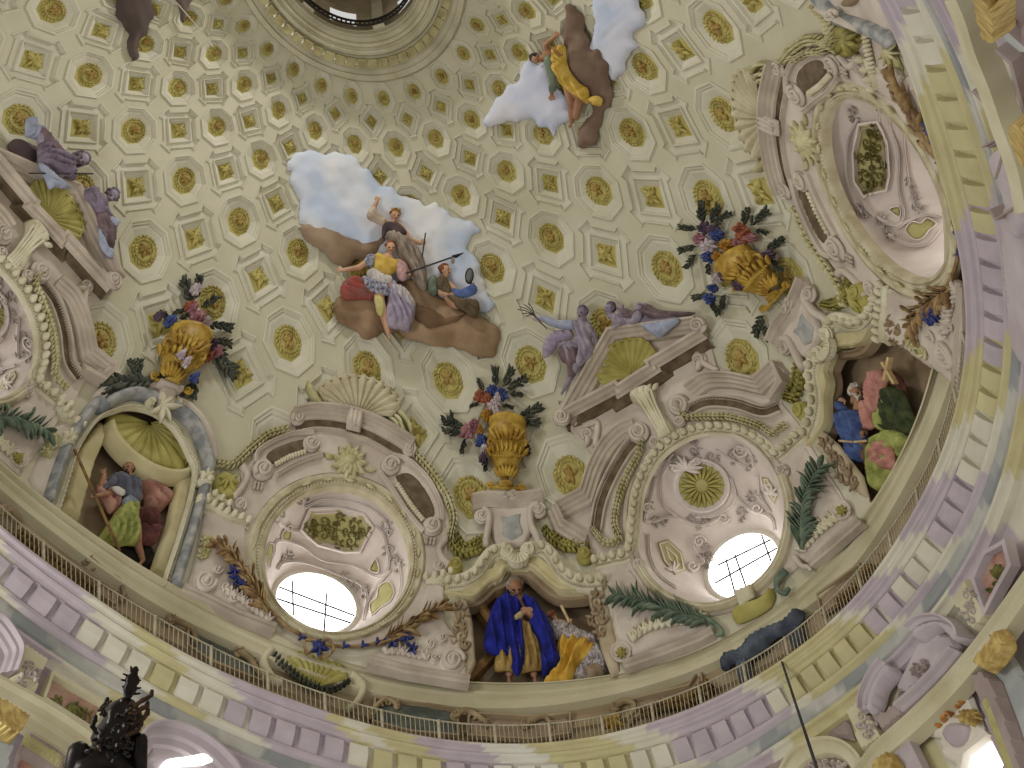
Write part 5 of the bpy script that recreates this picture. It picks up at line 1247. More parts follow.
cloud(k3([(218, 560), (230, 524), (280, 506), (330, 520), (400, 500), (470, 462), (520, 480), (570, 510), (640, 556), (700, 580), (762, 620), (756, 690), (700, 716), (620, 690), (540, 680), (470, 660), (430, 636), (380, 640), (330, 656), (280, 628), (236, 606)]),
    (170, 144, 116), (128, 102, 78), 'brown_cloud', 'large brown cloud bank under the feet of the three figures', .14, .3, 3, 1.6,
    [(k3([(470, 540), (530, 560), (600, 580), (690, 570), (650, 610), (560, 640), (490, 620)]), (124, 98, 74), (100, 78, 58))])
cloud(k8([(22, 590), (60, 500), (110, 436), (170, 380), (220, 310), (290, 296), (330, 330), (370, 430), (440, 520), (432, 570), (400, 600), (356, 660), (330, 620), (290, 588), (230, 566), (170, 590), (120, 580), (70, 612), (34, 620)]),
    (224, 222, 230), (196, 204, 228), 'sky_cloud', 'white cloud left of the yellow-draped figure, upper right', .06, .14, 4, 2.2)
cloud(k8([(540, -30), (700, -30), (770, 40), (790, 110), (740, 170), (756, 230), (700, 300), (670, 380), (630, 390), (590, 300), (540, 250), (500, 250), (520, 180), (556, 120)]),
    (178, 192, 216), (206, 208, 222), 'sky_cloud', 'pale blue cloud right of the brown cloud column, top of the dome', .06, .14, 5, 2.2)
cloud(k8([(408, 40), (440, 22), (486, 60), (504, 140), (530, 230), (560, 230), (600, 300), (618, 400), (624, 520), (600, 540), (560, 640), (530, 712), (486, 716), (466, 640), (500, 580), (540, 540), (480, 470), (440, 400), (404, 330), (396, 230), (410, 130)]),
    (150, 128, 112), (118, 98, 84), 'brown_cloud', 'upright brown cloud column beside the yellow-draped figure', .14, .26, 6, 2.0)
cloud([(116, -8), (150, -8), (153, 14), (146, 30), (140, 46), (134, 62), (128, 52), (130, 34), (122, 20)], (112, 98, 92), (84, 72, 68), 'brown_cloud', 'ragged dark brown cloud wisp at the top left edge', .1, .16, 7, 1.8)
cloud([(176, -8), (192, -8), (188, 8), (184, 22), (180, 14)], (112, 98, 92), (84, 72, 68), 'brown_cloud', 'tiny dark cloud wisp beside the wire at the top edge', .1, .12, 8, 1.2)
cloud([(10, 146), (24, 138), (40, 148), (38, 162), (30, 172), (18, 164)], (110, 96, 100), (90, 78, 82), 'mauve_cloud', 'small mauve cloud behind the figure on the left pediment', .1, .2, 9, 1.2)
skin = mat('warm_skin', (208, 168, 138), (186, 142, 114), 2.0, .6)
skin_d = mat('weathered_skin', (176, 134, 104), (146, 106, 82), 2.0, .6)
skin_l = mat('lilac_skin', (166, 156, 170), (132, 122, 138), 2.0, .7)
hair_b = mat('brown_hair', (96, 72, 54), (64, 46, 34), 6, .7); hair_r = mat('auburn_hair', (150, 92, 56), (110, 64, 40), 6, .7)
hair_g = mat('grey_hair', (168, 158, 148), (120, 110, 102), 6, .7); hair_w = mat('white_hair', (222, 216, 204), (180, 172, 160), 6, .7); hair_k = mat('dark_hair', (62, 54, 54), (40, 36, 38), 6, .7)
hair_l = mat('dusky_lilac_hair', (112, 102, 118), (84, 74, 90), 6, .7)
eye_m = mat('dark_eye', (50, 38, 34), (30, 24, 22), 6, .4); lip_m = mat('mouth', (150, 88, 78), (130, 70, 64), 6, .6)
def capsule(a, ra, b, rb, k=10):
    a = np.array(a, float); b = np.array(b, float); ax = b-a; L = np.linalg.norm(ax)
    ax = ax/L if L > 1e-6 else np.array([0, 0, 1.]); t = np.array([1., 0, 0]) if abs(ax[0]) < .9 else np.array([0, 1., 0])
    u = np.cross(ax, t); u /= np.linalg.norm(u); v = np.cross(ax, u); V = []; rings = []
    for (c, r, rng) in ((a, ra, np.linspace(-math.pi/2+.15, 0, 4)), (b, rb, np.linspace(0, math.pi/2-.15, 4))):
        for p in rng: rings.append((c+ax*r*math.sin(p), r*math.cos(p)))
    for c, r in rings:
        for j in range(k): V.append(c+u*r*math.cos(2*math.pi*j/k)+v*r*math.sin(2*math.pi*j/k))
    n = len(rings); F = [[i*k+j, i*k+(j+1) % k, (i+1)*k+(j+1) % k, (i+1)*k+j] for i in range(n-1) for j in range(k)]
    F += [list(range(k))[::-1], [(n-1)*k+j for j in range(k)]]
    return V, F
class Fig:
    """one person: limbs are given as (px, py, height, radius in px); the body is fused into one continuous skin"""
    def __init__(s, S, base=.0, T=None): s.S = S; s.V = []; s.F = []; s.n = 0; s.base = base; s.heads = []; s.sc = None
    def P(s, x, y, d):
        q = np.atleast_2d(s.S([(x, y)]))[0]; return lift(np.array([q[0]]), np.array([q[1]]), s.base+d, s.base+d)[0]
    def px(s):
        q = np.atleast_2d(s.S([(0, 0), (1, 0)])); k = np.linalg.norm(q[1]-q[0]); c = np.atleast_2d(s.S([s.ref]))[0]
        return k*mpp(*c)
    def add(s, g): V, F = g; s.V += list(V); s.F += [[i+s.n for i in f] for f in F]; s.n += len(V)
    def chain(s, pts):
        k = s.px()
        for (x0, y0, d0, r0), (x1, y1, d1, r1) in zip(pts[:-1], pts[1:]): s.add(capsule(s.P(x0, y0, d0), r0*k, s.P(x1, y1, d1), r1*k))
    def hand(s, x, y, d, ang, L, curl=.5, side=1):
        """palm, four fingers of unequal length bent at the knuckle and a thumb from the side of the palm"""
        ca, sa = math.cos(ang), math.sin(ang); k = s.px()
        A = lambda u, v, w=0: s.P(x+ca*u-sa*v, y+sa*u+ca*v, d+w*k)
        s.add(capsule(A(0, 0), L*.16, A(L*.42, 0), L*.2) if False else capsule(A(0, 0), L*.15*k, A(L*.3, L*.08), L*.15*k)); s.add(capsule(A(L*.05, 0), L*.14*k, A(L*.34, -L*.12), L*.14*k))
        for j, (v, ln) in enumerate(((-.24, .48), (-.09, .6), (.07, .56), (.21, .42))):
            b0 = A(L*.38, L*v); m_ = A(L*(.38+ln*.55), L*v*1.35, L*.10*curl); e = A(L*(.38+ln*(1-.35*curl)), L*v*1.5, L*.02-L*.16*curl)
            s.add(capsule(b0, L*.075*k, m_, L*.066*k, 8)); s.add(capsule(m_, L*.066*k, e, L*.052*k, 8))
        b0 = A(L*.12, -side*L*.16); m_ = A(L*.34, -side*L*.42, L*.06); e = A(L*.54, -side*L*.44, 0)
        s.add(capsule(b0, L*.09*k, m_, L*.075*k, 8)); s.add(capsule(m_, L*.075*k, e, L*.06*k, 8))
    def foot(s, x, y, d, ang, L):
        ca, sa = math.cos(ang), math.sin(ang); k = s.px(); A = lambda u, v, w=0: s.P(x+ca*u-sa*v, y+sa*u+ca*v, d+w*k)
        s.add(capsule(A(-L*.15, 0), L*.2*k, A(L*.5, 0, -L*.05), L*.19*k))
        for j, v in enumerate((-.16, -.08, .0, .08, .16)): s.add(capsule(A(L*.5, L*v), L*.08*k, A(L*(.82-.05*j), L*v*1.15), L*.06*k, 8))
    def head(s, x, y, d, r, up, yaw, hair, style='short', beard=None, pitch=0.0, crown=False):
        """egg-shaped head with brow, nose, chin and ears; up = direction of the crown in the picture, yaw>0 turns to the picture right of the face"""
        r = r*1.17; k = s.px(); cu, su = math.cos(up), math.sin(up); cy, sy = math.cos(yaw), math.sin(yaw); cp, sp = math.cos(pitch), math.sin(pitch)
        def H(a, b, c):      # a to the face's picture-right, b up, c forward, in head radii
            b2 = b*cp-c*sp; c2 = b*sp+c*cp; a2 = a*cy+c2*sy; c3 = -a*sy+c2*cy
            rx, ry = -su, cu   # picture right of the upright head
            return s.P(x+r*(a2*rx+b2*cu), y+r*(a2*ry+b2*su), d+r*k*c3)
        R_ = r*k
        s.add(capsule(H(0, .28, -.12), R_*.86, H(0, .1, .08), R_*.80)); s.add(capsule(H(0, -.1, .12), R_*.70, H(0, -.62, .3), R_*.40))
        s.add(capsule(H(0, -.66, .42), R_*.26, H(0, -.62, .5), R_*.22)); s.add(capsule(H(0, .2, .86), R_*.13, H(0, -.2, 1.04), R_*.17))
        s.add(capsule(H(-.4, .28, .72), R_*.15, H(.4, .28, .72), R_*.15)); s.add(capsule(H(-.34, -.2, .6), R_*.22, H(-.3, -.25, .62), R_*.2)); s.add(capsule(H(.34, -.2, .6), R_*.22, H(.3, -.25, .62), R_*.2))
        for a in (-.84, .84): s.add(capsule(H(a, .1, -.05), R_*.12, H(a*1.02, -.2, .0), R_*.1))
        s.add(capsule(H(0, -.5, -.1), R_*.45, H(0, -1.2, -.2), R_*.48))
        s.heads.append((H, R_, hair, style, beard, crown))
    def finish(s, name, skin_mat, label, group=None, voxel=None):
        V = np.array(s.V); c = V.mean(0); k = s.px()
        me = bpy.data.meshes.new('body'); me.from_pydata((V-c).tolist(), [], s.F)
        tmp = bpy.data.objects.new('body_tmp', me); COL.objects.link(tmp)
        md = tmp.modifiers.new('fuse', 'REMESH'); md.mode = 'VOXEL'; md.voxel_size = voxel or .022
        sm = tmp.modifiers.new('soft', 'SMOOTH'); sm.factor = .5; sm.iterations = 3
        dg = bpy.context.evaluated_depsgraph_get(); new = bpy.data.meshes.new_from_object(tmp.evaluated_get(dg))
        bpy.data.objects.remove(tmp); new.name = name
        new.materials.clear(); new.materials.append(skin_mat); new.polygons.foreach_set('use_smooth', [True]*len(new.polygons))
        o = bpy.data.objects.new(name, new); COL.objects.link(o); o.location = Vector(c); tag(o, label, 'person', group); s.o = o
        for (H, R_, hair, style, beard, crown) in s.heads:
            V = []; F = []; n = 0
            def put(g):
                nonlocal n; v, f = g; V.extend(v); F.extend([[i+n for i in q] for q in f]); n += len(v)
            rs = random.Random(int(R_*1e4))
            if hair is not None:
                put(capsule(H(0, .5, -.22), R_*.84, H(0, .2, -.36), R_*.84, 14))
                for j in range(16):
                    a = 2*math.pi*j/16; put(capsule(H(.74*math.cos(a), .52+.46*math.sin(a), .28-.3*abs(math.cos(a))), R_*.2, H(.9*math.cos(a), .3+.4*math.sin(a), -.3), R_*.24, 8))
                if style == 'long':
                    for j in range(7): a = (j-3)/3; put(capsule(H(.85*a, -.1, -.55), R_*.3, H(.9*a, -1.0, -.5), R_*.2, 8))
                if style == 'curly':
                    for j in range(26):
                        a, b = rs.uniform(0, 6.28), rs.uniform(-.4, 1.2); q = math.sqrt(max(0, 1-min(1, abs(b-.2))**2)); put(capsule(H(.95*q*math.cos(a), b, -.1+.8*q*min(.3, math.sin(a))), R_*.2, H(1.0*q*math.cos(a), b+.1, -.1+.8*q*min(.3, math.sin(a))), R_*.2, 6))
                if style == 'bun': put(capsule(H(0, .6, -1.0), R_*.4, H(0, .5, -1.15), R_*.36, 10))
                ho = link('hair', V, F, hair, o)
            if beard is not None:
                V = []; F = []; n = 0
                for j in range(9): a = (j-4)/4; put(capsule(H(.55*a, -.42+.25*abs(a), .55-.3*abs(a)), R_*.2, H(.36*a, -1.0+.5*abs(a)+rs.uniform(-.1, .1), .55-.3*abs(a)), R_*.13, 8))
                for a in (-1, 1): put(capsule(H(.05*a, -.36, .86), R_*.09, H(.32*a, -.44, .74), R_*.07, 8))
                link('beard', V, F, beard, o)
            for a in (-.36, .36):
                v, f = capsule(H(a-.09, .08, .76), R_*.085, H(a+.09, .08, .76), R_*.085, 8); link('eye', v, f, eye_m, o)
            v, f = capsule(H(-.2, -.44, .78), R_*.055, H(.2, -.44, .78), R_*.055, 8); link('mouth', v, f, lip_m, o)
            if crown:
                V = []; F = []; n = 0
                for j in range(12): a = 2*math.pi*j/12; put(capsule(H(.8*math.cos(a), .95, -.15+.8*math.sin(a)), R_*.09, H(.9*math.cos(a), 1.3, -.15+.9*math.sin(a)), R_*.04, 6)); b = a+.52; put(capsule(H(.8*math.cos(a), .92, -.15+.8*math.sin(a)), R_*.08, H(.8*math.cos(b), .92, -.15+.8*math.sin(b)), R_*.08, 6))
                link('crown', V, F, gold_u, o)
        return o
    def cloth(s, name, poly, m, d=.2, h=.2, edge=5, folds=None, seed=0, step=1.6):
        p = np.atleast_2d(s.S(poly)); mb = MB(); puff(mb, p, s.base+d, h, edge, step, folds, seed, .01)
        o = mb.build(name, m, s.o); return o
def rod(name, S, pts, r, m, d, label, catg, base=0.0, k=8):
    q = np.atleast_2d(S(pts)); mb = MB(); tube(mb, resample(np.column_stack([q, np.full(len(q), r)]), 3.0)[:, :2], r, d=d+base, k=k); o = mb.build(name, m)
    if label: tag(o, label, catg)
    return o
M = lambda n, a, b, sc=3.0: mat(n, a, b, sc, .8)
robe_beige = M('beige_robe', (170, 156, 142), (132, 118, 106)); bod_plum = M('plum_bodice', (98, 80, 82), (66, 52, 56)); yel = M('yellow_cloth', (216, 186, 96), (186, 148, 58))
navy_w = M('navy_and_white_skirt', (76, 80, 110), (196, 194, 204), 9); lil = M('lilac_drape', (182, 172, 190), (146, 134, 154)); redc = M('red_cape', (176, 82, 70), (140, 96, 92)); whit = M('white_drape', (222, 216, 208), (180, 172, 170))
olv = M('olive_robe', (120, 106, 82), (86, 74, 56)); grn = M('sage_sleeve', (132, 146, 128), (98, 112, 96)); blu_s = M('blue_sleeve', (112, 136, 190), (78, 98, 150)); steel = M('dark_steel', (70, 66, 70), (44, 42, 46)); mirr = M('grey_mirror', (120, 122, 118), (92, 94, 92))
S7 = lambda p: np.atleast_2d(np.array(p, float))/4.5+np.array([330, 180])
# figure with a raised arm
f = Fig(S7, .3); f.ref = (320, 280); f.head(294, 158, .15, 21, -1.45, .3, hair_r, 'short', None, .1, True)
f.chain([(286, 190, .1, 11), (280, 214, .1, 30), (300, 256, .1, 28), (330, 280, .1, 34)]); f.chain([(330, 290, .1, 30), (400, 360, .25, 26), (416, 430, .15, 19), (420, 470, .1, 12)]); f.chain([(320, 290, .05, 28), (350, 380, .1, 24), (390, 450, .1, 15)]); f.foot(422, 472, .1, .9, 30)
f.chain([(254, 196, .1, 18), (182, 152, .2, 14), (208, 104, .25, 10)]); f.hand(210, 100, .25, -1.2, 34, .4, 1); f.chain([(310, 206, .15, 18), (362, 272, .25, 14), (404, 284, .25, 10)]); f.hand(404, 284, .25, -.1, 36, .9, 1)
f.finish('person', skin, 'crowned figure in plum bodice and beige robe raising an arm on the central cloud')
f.cloth('bodice', [(238, 196), (262, 186), (300, 188), (326, 206), (350, 244), (318, 256), (262, 240), (236, 262)], bod_plum, .28, .14, 4, (.6, 4, .02, .4), 1)
f.cloth('robe', [(250, 238), (290, 226), (340, 250), (384, 282), (420, 340), (436, 420), (432, 490), (400, 478), (370, 420), (330, 350), (300, 300), (262, 268)], robe_beige, .25, .3, 5, (1.1, 5, .06, .6), 2)
f.cloth('sleeve', [(168, 168), (176, 130), (206, 118), (216, 140), (256, 180), (240, 202), (200, 188)], M('cream_sleeve', (206, 190, 172), (170, 150, 134)), .32, .14, 4, (.6, 4, .03, .4), 3)
rod('sceptre', S7, [(430, 238), (414, 350)], .7, steel, .75, 'thin dark sceptre held upright by the crowned figure', 'sceptre'); 
# warrior
f = Fig(S7, .5); f.ref = (240, 450); f.head(274, 304, .2, 22, -1.5, .15, hair_r, 'short', None, .1)
f.chain([(268, 332, .1, 11), (258, 360, .1, 34), (236, 420, .1, 32), (226, 452, .1, 36)]); f.chain([(216, 460, .1, 30), (224, 540, .25, 22), (236, 590, .2, 20), (262, 690, .15, 11)]); f.chain([(250, 460, .1, 30), (320, 540, .25, 24), (330, 630, .15, 14)]); f.foot(262, 692, .15, 1.3, 34)
f.chain([(196, 350, .15, 18), (130, 394, .2, 14), (60, 406, .2, 9)]); f.hand(58, 406, .2, 3.3, 34, .3, -1); f.chain([(312, 372, .15, 18), (344, 410, .25, 14), (334, 424, .3, 11)]); f.hand(340, 418, .3, .3, 32, .9, 1)
f.finish('person', skin, 'warrior in yellow breastplate and navy striped skirt holding a long lance')
f.cloth('cape', [(50, 480), (72, 444), (130, 430), (186, 470), (200, 530), (150, 532), (80, 534), (52, 510)], redc, .0, .26, 5, (.5, 6, .05, .5), 4)
f.cloth('breastplate', [(204, 338), (222, 326), (266, 346), (312, 362), (304, 398), (270, 426), (232, 418), (200, 396)], yel, .32, .16, 5, None, 5)
f.cloth('sleeve', [(156, 350), (184, 330), (206, 346), (198, 384), (164, 382)], navy_w, .3, .14, 4, None, 6)
f.cloth('tunic', [(166, 412), (200, 396), (240, 420), (276, 430), (280, 462), (230, 472), (180, 454)], whit, .3, .16, 5, (1.3, 4, .03, .3), 7)
f.cloth('skirt', [(148, 430), (176, 440), (220, 460), (262, 470), (270, 510), (230, 518), (190, 500), (160, 470)], navy_w, .34, .16, 4, (1.4, 3.2, .06, .2), 8)
f.cloth('legging', [(200, 520), (238, 524), (246, 570), (236, 612), (214, 600), (204, 560)], M('pale_yellow_legging', (214, 204, 140), (180, 168, 110)), .34, .1, 4, None, 9)
f.cloth('drape', [(268, 466), (300, 462), (350, 510), (386, 560), (372, 640), (356, 676), (320, 664), (262, 654), (250, 600), (262, 540)], lil, .2, .34, 5, (1.25, 5.5, .08, .5), 10)
f.cloth('sash', [(276, 470), (330, 480), (376, 530), (384, 570), (340, 560), (300, 520)], whit, .4, .2, 4, (.9, 4, .04, .4), 11)
f.cloth('shoulder_cloth', [(296, 374), (330, 362), (352, 392), (348, 440), (320, 452), (300, 420)], M('rose_cloth', (206, 168, 164), (176, 140, 140)), .3, .18, 4, (.4, 4, .03, .4), 12)
lance = rod('lance', S7, [(330, 424), (560, 344)], .9, steel, .95, 'long dark lance with a pennant tip pointing right, held by the warrior', 'lance')
m = MB(); q = S7([(548, 340), (604, 326), (566, 352)]); puff(m, q, .9, .1, 1.5, 1.2, smooth=False); m.build('lance_head', steel, lance)
m = MB(); puff(m, S7([(544, 350), (560, 354), (558, 374), (546, 372)]), .9, .1, 1.5, 1.2); m.build('tassel', robe_beige, lance)
# seated figure with a mirror
f = Fig(S7, .35); f.ref = (540, 490); f.head(520, 408, .1, 23, -1.6, 1.0, hair_r, 'bun', None, 0)
f.chain([(514, 440, .1, 10), (506, 462, .1, 26), (536, 520, .1, 28), (560, 552, .1, 30)]); f.chain([(560, 556, .1, 26), (640, 560, .2, 22), (656, 600, .1, 14)]); f.chain([(536, 468, .2, 14), (580, 506, .25, 12), (640, 486, .25, 9)]); f.hand(640, 484, .25, -1.3, 30, .7, 1); f.chain([(490, 470, .1, 14), (500, 510, .25, 12), (550, 520, .3, 9)]); f.foot(656, 602, .1, .8, 24)
f.finish('person', skin, 'seated figure with blue sleeves lifting an oval mirror, right of the lance')
f.cloth('sleeve', [(548, 486), (590, 490), (640, 468), (662, 482), (656, 508), (610, 526), (566, 522)], blu_s, .32, .16, 4, (.2, 4, .03, .4), 13)
f.cloth('bodice', [(480, 440), (510, 430), (540, 462), (548, 510), (520, 516), (486, 490)], olv, .26, .14, 4, (.9, 4, .03, .4), 14)
f.cloth('shawl', [(440, 450), (462, 424), (482, 440), (486, 500), (466, 520), (442, 500)], grn, .15, .18, 4, (1.3, 4, .03, .4), 15)
f.cloth('robe', [(520, 516), (560, 520), (620, 536), (664, 540), (672, 580), (656, 616), (610, 590), (560, 560)], olv, .25, .26, 5, (.4, 5, .06, .5), 16)
m = MB(); puff(m, S7(ell(627, 430, 20, 36, .1, 24)), .72, .1, 2.5, 1.3, smooth=False); mo = m.build('hand_mirror', steel); tag(mo, 'oval grey hand mirror held up at the right of the central cloud', 'mirror')
m = MB(); puff(m, S7(ell(627, 430, 15, 30, .1, 20)), .8, .05, 2, 1.3, smooth=False); m.build('mirror_glass', mirr, mo); m = MB(); tube(m, S7([(634, 462), (642, 490)]), .8, d=.76); m.build('handle', steel, mo)
# figure seen from behind among the upper right clouds
S8 = lambda p: np.atleast_2d(np.array(p, float))/4.8+np.array([480, 0])
f = Fig(S8, .3); f.ref = (380, 300); f.head(268, 282, .1, 22, 3.5, -.6, hair_k, 'short', None, .2)
f.chain([(296, 276, .1, 11), (330, 262, .1, 32), (390, 330, .1, 32), (430, 390, .1, 34)]); f.chain([(430, 390, .1, 30), (480, 470, .2, 24), (460, 560, .15, 16)]); f.chain([(420, 400, .1, 28), (440, 500, .15, 22), (440, 580, .1, 13)]); f.foot(440, 586, .1, 2.1, 40)
f.chain([(318, 250, .15, 17), (316, 214, .2, 14), (356, 178, .2, 10)]); f.hand(356, 178, .2, -.7, 40, .5, 1); f.chain([(330, 300, .15, 18), (344, 390, .2, 15), (344, 450, .2, 10)]); f.hand(344, 452, .2, 1.4, 40, .7, -1)
f.finish('person', skin_d, 'dark-haired figure in yellow drape and green sleeve before the brown cloud column')
f.cloth('sleeve', [(306, 280), (340, 262), (352, 320), (362, 400), (356, 440), (330, 440), (328, 380), (312, 320)], grn, .3, .16, 4, (1.4, 4, .03, .4), 17)
f.cloth('drape', [(346, 232), (400, 220), (408, 280), (424, 340), (470, 400), (512, 430), (514, 500), (470, 470), (410, 430), (370, 370), (346, 320)], yel, .3, .24, 5, (1.0, 6, .07, .6), 18)
f.cloth('drape', [(520, 470), (560, 460), (584, 478), (574, 510), (536, 500)], yel, .3, .2, 4, (.3, 4, .04, .4), 19)
f.cloth('bodice', [(340, 230), (372, 222), (396, 248), (384, 290), (352, 280)], M('ochre_bodice', (170, 126, 76), (130, 92, 54)), .42, .12, 4, None, 20)
# ------------------------------------------------ figures lying on the pediments
S5 = lambda p: np.atleast_2d(np.array(p, float))/5.12+np.array([510, 280])
lilb = M('lilac_dress', (172, 164, 176), (136, 126, 140)); mauve = M('mauve_cloth', (132, 112, 116), (104, 88, 92)); paleb = M('pale_blue_cloth', (176, 182, 200), (148, 154, 178)); pinkl = M('pink_lilac_cloth', (188, 170, 182), (156, 144, 172))
f = Fig(S5, .5); f.ref = (340, 300); f.head(370, 168, .1, 27, -1.75, -.7, hair_l, 'short', None, 0)
f.chain([(366, 200, .1, 12), (362, 226, .1, 36), (366, 280, .1, 32), (372, 320, .1, 36)]); f.chain([(372, 320, .1, 32), (290, 350, .3, 26), (316, 440, .2, 20), (300, 520, .15, 14), (276, 562, .1, 10)]); f.chain([(384, 330, .1, 32), (400, 380, .25, 26), (340, 446, .2, 18), (316, 500, .1, 12)]); f.foot(276, 564, .1, 2.2, 36)
f.chain([(324, 222, .15, 18), (230, 226, .25, 14), (150, 198, .25, 9)]); f.hand(150, 198, .25, 3.5, 38, .8, 1); f.chain([(398, 230, .15, 18), (436, 290, .2, 13), (440, 320, .15, 9)]); f.hand(440, 318, .15, 1.4, 34, .4, 1)
f.finish('person', skin_l, 'lilac-clad woman on the right pediment stretching an arm with reeds')
f.cloth('dress', [(322, 214), (358, 204), (404, 216), (424, 250), (412, 300), (430, 340), (396, 400), (350, 440), (334, 400), (350, 340), (300, 340), (236, 346), (260, 320), (330, 306), (326, 260)], lilb, .25, .28, 5, (1.2, 6, .07, .6), 21)
f.cloth('cape', [(172, 392), (166, 336), (196, 280), (250, 258), (306, 246), (320, 290), (256, 318), (232, 346), (210, 376)], pinkl, .05, .2, 4, (.5, 6, .05, .5), 22)
f.cloth('sleeve', [(326, 204), (250, 204), (170, 180), (158, 200), (226, 240), (320, 250)], paleb, .32, .14, 4, (.1, 5, .03, .4), 23)
f.cloth('skirt', [(238, 350), (290, 336), (350, 350), (346, 400), (326, 450), (330, 480), (296, 500), (288, 430), (262, 412)], mauve, .2, .22, 5, (1.3, 5, .05, .5), 24)
reed = empty('reed_bundle', at(*S5([(130, 190)])[0], .8), 'spray of thin dark reeds in the outstretched hand above the right pediment', 'reeds')
for j, e in enumerate(((38, 150), (52, 136), (70, 124), (60, 172), (84, 186), (94, 120))):
    m = MB(); tube(m, cat(S5([(190, 252), (134, 192), ((e[0]+134)/2, (e[1]+178)/2-4), e]), 5), .45, d=.8, k=5); m.build('stem', steel, reed)
f = Fig(S5, .45); f.ref = (560, 190); f.head(510, 148, .1, 27, -1.5, -1.0, hair_l, 'short', None, 0)
f.chain([(524, 178, .1, 12), (552, 206, .1, 34), (600, 214, .1, 32), (650, 216, .1, 32)]); f.chain([(540, 186, .2, 16), (566, 220, .3, 13), (540, 236, .3, 9)]); f.chain([(560, 176, .2, 16), (572, 136, .25, 13)]); f.chain([(650, 200, .1, 26), (662, 136, .2, 22), (690, 130, .2, 14), (700, 200, .1, 10)]); f.chain([(650, 216, .05, 26), (760, 210, .05, 20), (850, 194, .05, 12)]); f.hand(538, 236, .3, 2.6, 30, .5, 1); f.foot(704, 204, .1, .2, 26)
f.finish('person', skin_l, 'second lilac figure reclining along the right pediment top, head turned left')
f.cloth('dress', [(528, 214), (544, 178), (580, 190), (600, 222), (560, 236), (530, 238)], lilb, .25, .2, 4, (1.0, 5, .04, .5), 25)
f.cloth('cloak', [(550, 140), (600, 146), (640, 160), (660, 124), (700, 120), (760, 150), (850, 158), (940, 164), (920, 178), (860, 190), (800, 200), (720, 206), (690, 190), (650, 220), (606, 224), (570, 190)], mauve, .05, .26, 5, (.2, 6, .06, .5), 26)
f.cloth('breeches', [(606, 220), (630, 180), (662, 150), (672, 180), (660, 212), (640, 226)], lilb, .3, .16, 4, (1.4, 5, .04, .5), 27)
f.cloth('blue_cloth', [(668, 230), (760, 210), (858, 194), (852, 222), (800, 262), (754, 294), (720, 270)], paleb, .35, .16, 3, (.9, 6, .03, .3), 28)
S4 = lambda p: np.atleast_2d(np.array(p, float))/4.042+np.array([0, 100])
f = Fig(S4, .5); f.ref = (230, 220); f.head(330, 238, .1, 25, -.35, .2, hair_l, 'long', None, .1)
f.chain([(300, 240, .1, 11), (270, 246, .1, 34), (220, 230, .1, 32), (184, 220, .1, 34)]); f.chain([(184, 220, .1, 30), (170, 150, .25, 24), (220, 170, .2, 18), (240, 210, .15, 12)]); f.chain([(190, 230, .1, 28), (170, 270, .2, 22), (210, 300, .2, 16)]); f.chain([(280, 270, .2, 16), (290, 300, .3, 13), (262, 300, .3, 9)]); f.hand(262, 300, .3, 3.0, 32, .9, 1); f.chain([(276, 226, .15, 16), (250, 206, .25, 12), (230, 196, .25, 9)]); f.foot(212, 302, .2, .8, 30)
f.finish('person', skin_l, 'lilac figure lying along the left pediment with a horizontal staff')
f.cloth('dress', [(160, 200), (182, 150), (210, 190), (262, 210), (306, 226), (300, 268), (310, 320), (270, 310), (220, 280), (170, 258)], M('grey_mauve_dress', (146, 132, 150), (108, 96, 112)), .25, .28, 5, (.4, 6, .07, .6), 31)
f.cloth('upright_cloth', [(110, 140), (112, 78), (136, 66), (152, 96), (174, 112), (182, 150), (150, 156), (130, 150)], paleb, .1, .22, 4, (1.3, 5, .05, .4), 32)
f.cloth('dark_cloak', [(168, 108), (190, 122), (216, 160), (250, 196), (270, 224), (230, 216), (196, 190), (176, 150)], mauve, .38, .16, 4, (.8, 5, .04, .4), 33)
f.cloth('blue_cloth', [(160, 256), (196, 274), (230, 304), (270, 340), (300, 352), (262, 356), (226, 352), (204, 360), (190, 330)], paleb, .4, .14, 3, (.7, 5, .03, .4), 34)
rod('staff', S4, [(118, 296), (376, 298)], .8, steel, .95, 'dark horizontal staff held across the left pediment', 'staff')
f = Fig(S4, .5); f.ref = (410, 430); f.head(450, 388, .1, 24, -.7, .3, hair_l, 'curly', None, .1)
f.chain([(426, 400, .1, 11), (396, 400, .1, 30), (400, 450, .1, 28), (412, 480, .1, 30)]); f.chain([(412, 480, .1, 28), (456, 500, .25, 22), (450, 560, .2, 16), (448, 620, .1, 10)]); f.chain([(410, 490, .1, 26), (420, 550, .2, 20), (430, 620, .1, 12)]); f.chain([(376, 380, .2, 15), (356, 366, .2, 12), (384, 352, .2, 8)]); f.chain([(420, 420, .2, 14), (440, 456, .3, 11), (468, 488, .3, 8)]); f.hand(468, 488, .3, .8, 28, .5, 1); f.foot(446, 624, .1, 1.1, 30); f.foot(430, 622, .1, 1.3, 30)
f.finish('person', skin_l, 'curly-haired lilac figure sliding down the right slope of the left pediment')
f.cloth('dress', [(346, 372), (370, 350), (396, 362), (404, 396), (432, 420), (426, 460), (398, 452), (376, 420), (352, 400)], M('grey_mauve_dress', 0, 0), .26, .2, 4, (.9, 5, .05, .5), 35)
f.cloth('cloak', [(398, 452), (440, 470), (466, 520), (464, 580), (452, 612), (430, 560), (404, 500)], mauve, .25, .2, 4, (1.3, 5, .05, .5), 36)
f.cloth('blue_cloth', [(402, 520), (416, 546), (436, 590), (458, 618), (452, 636), (420, 610), (402, 570)], paleb, .42, .14, 3, (1.2, 4, .03, .4), 37)
f.cloth('sleeve', [(436, 470), (470, 476), (486, 490), (470, 512), (448, 496)], paleb, .42, .12, 3, (.6, 4, .03, .4), 38)
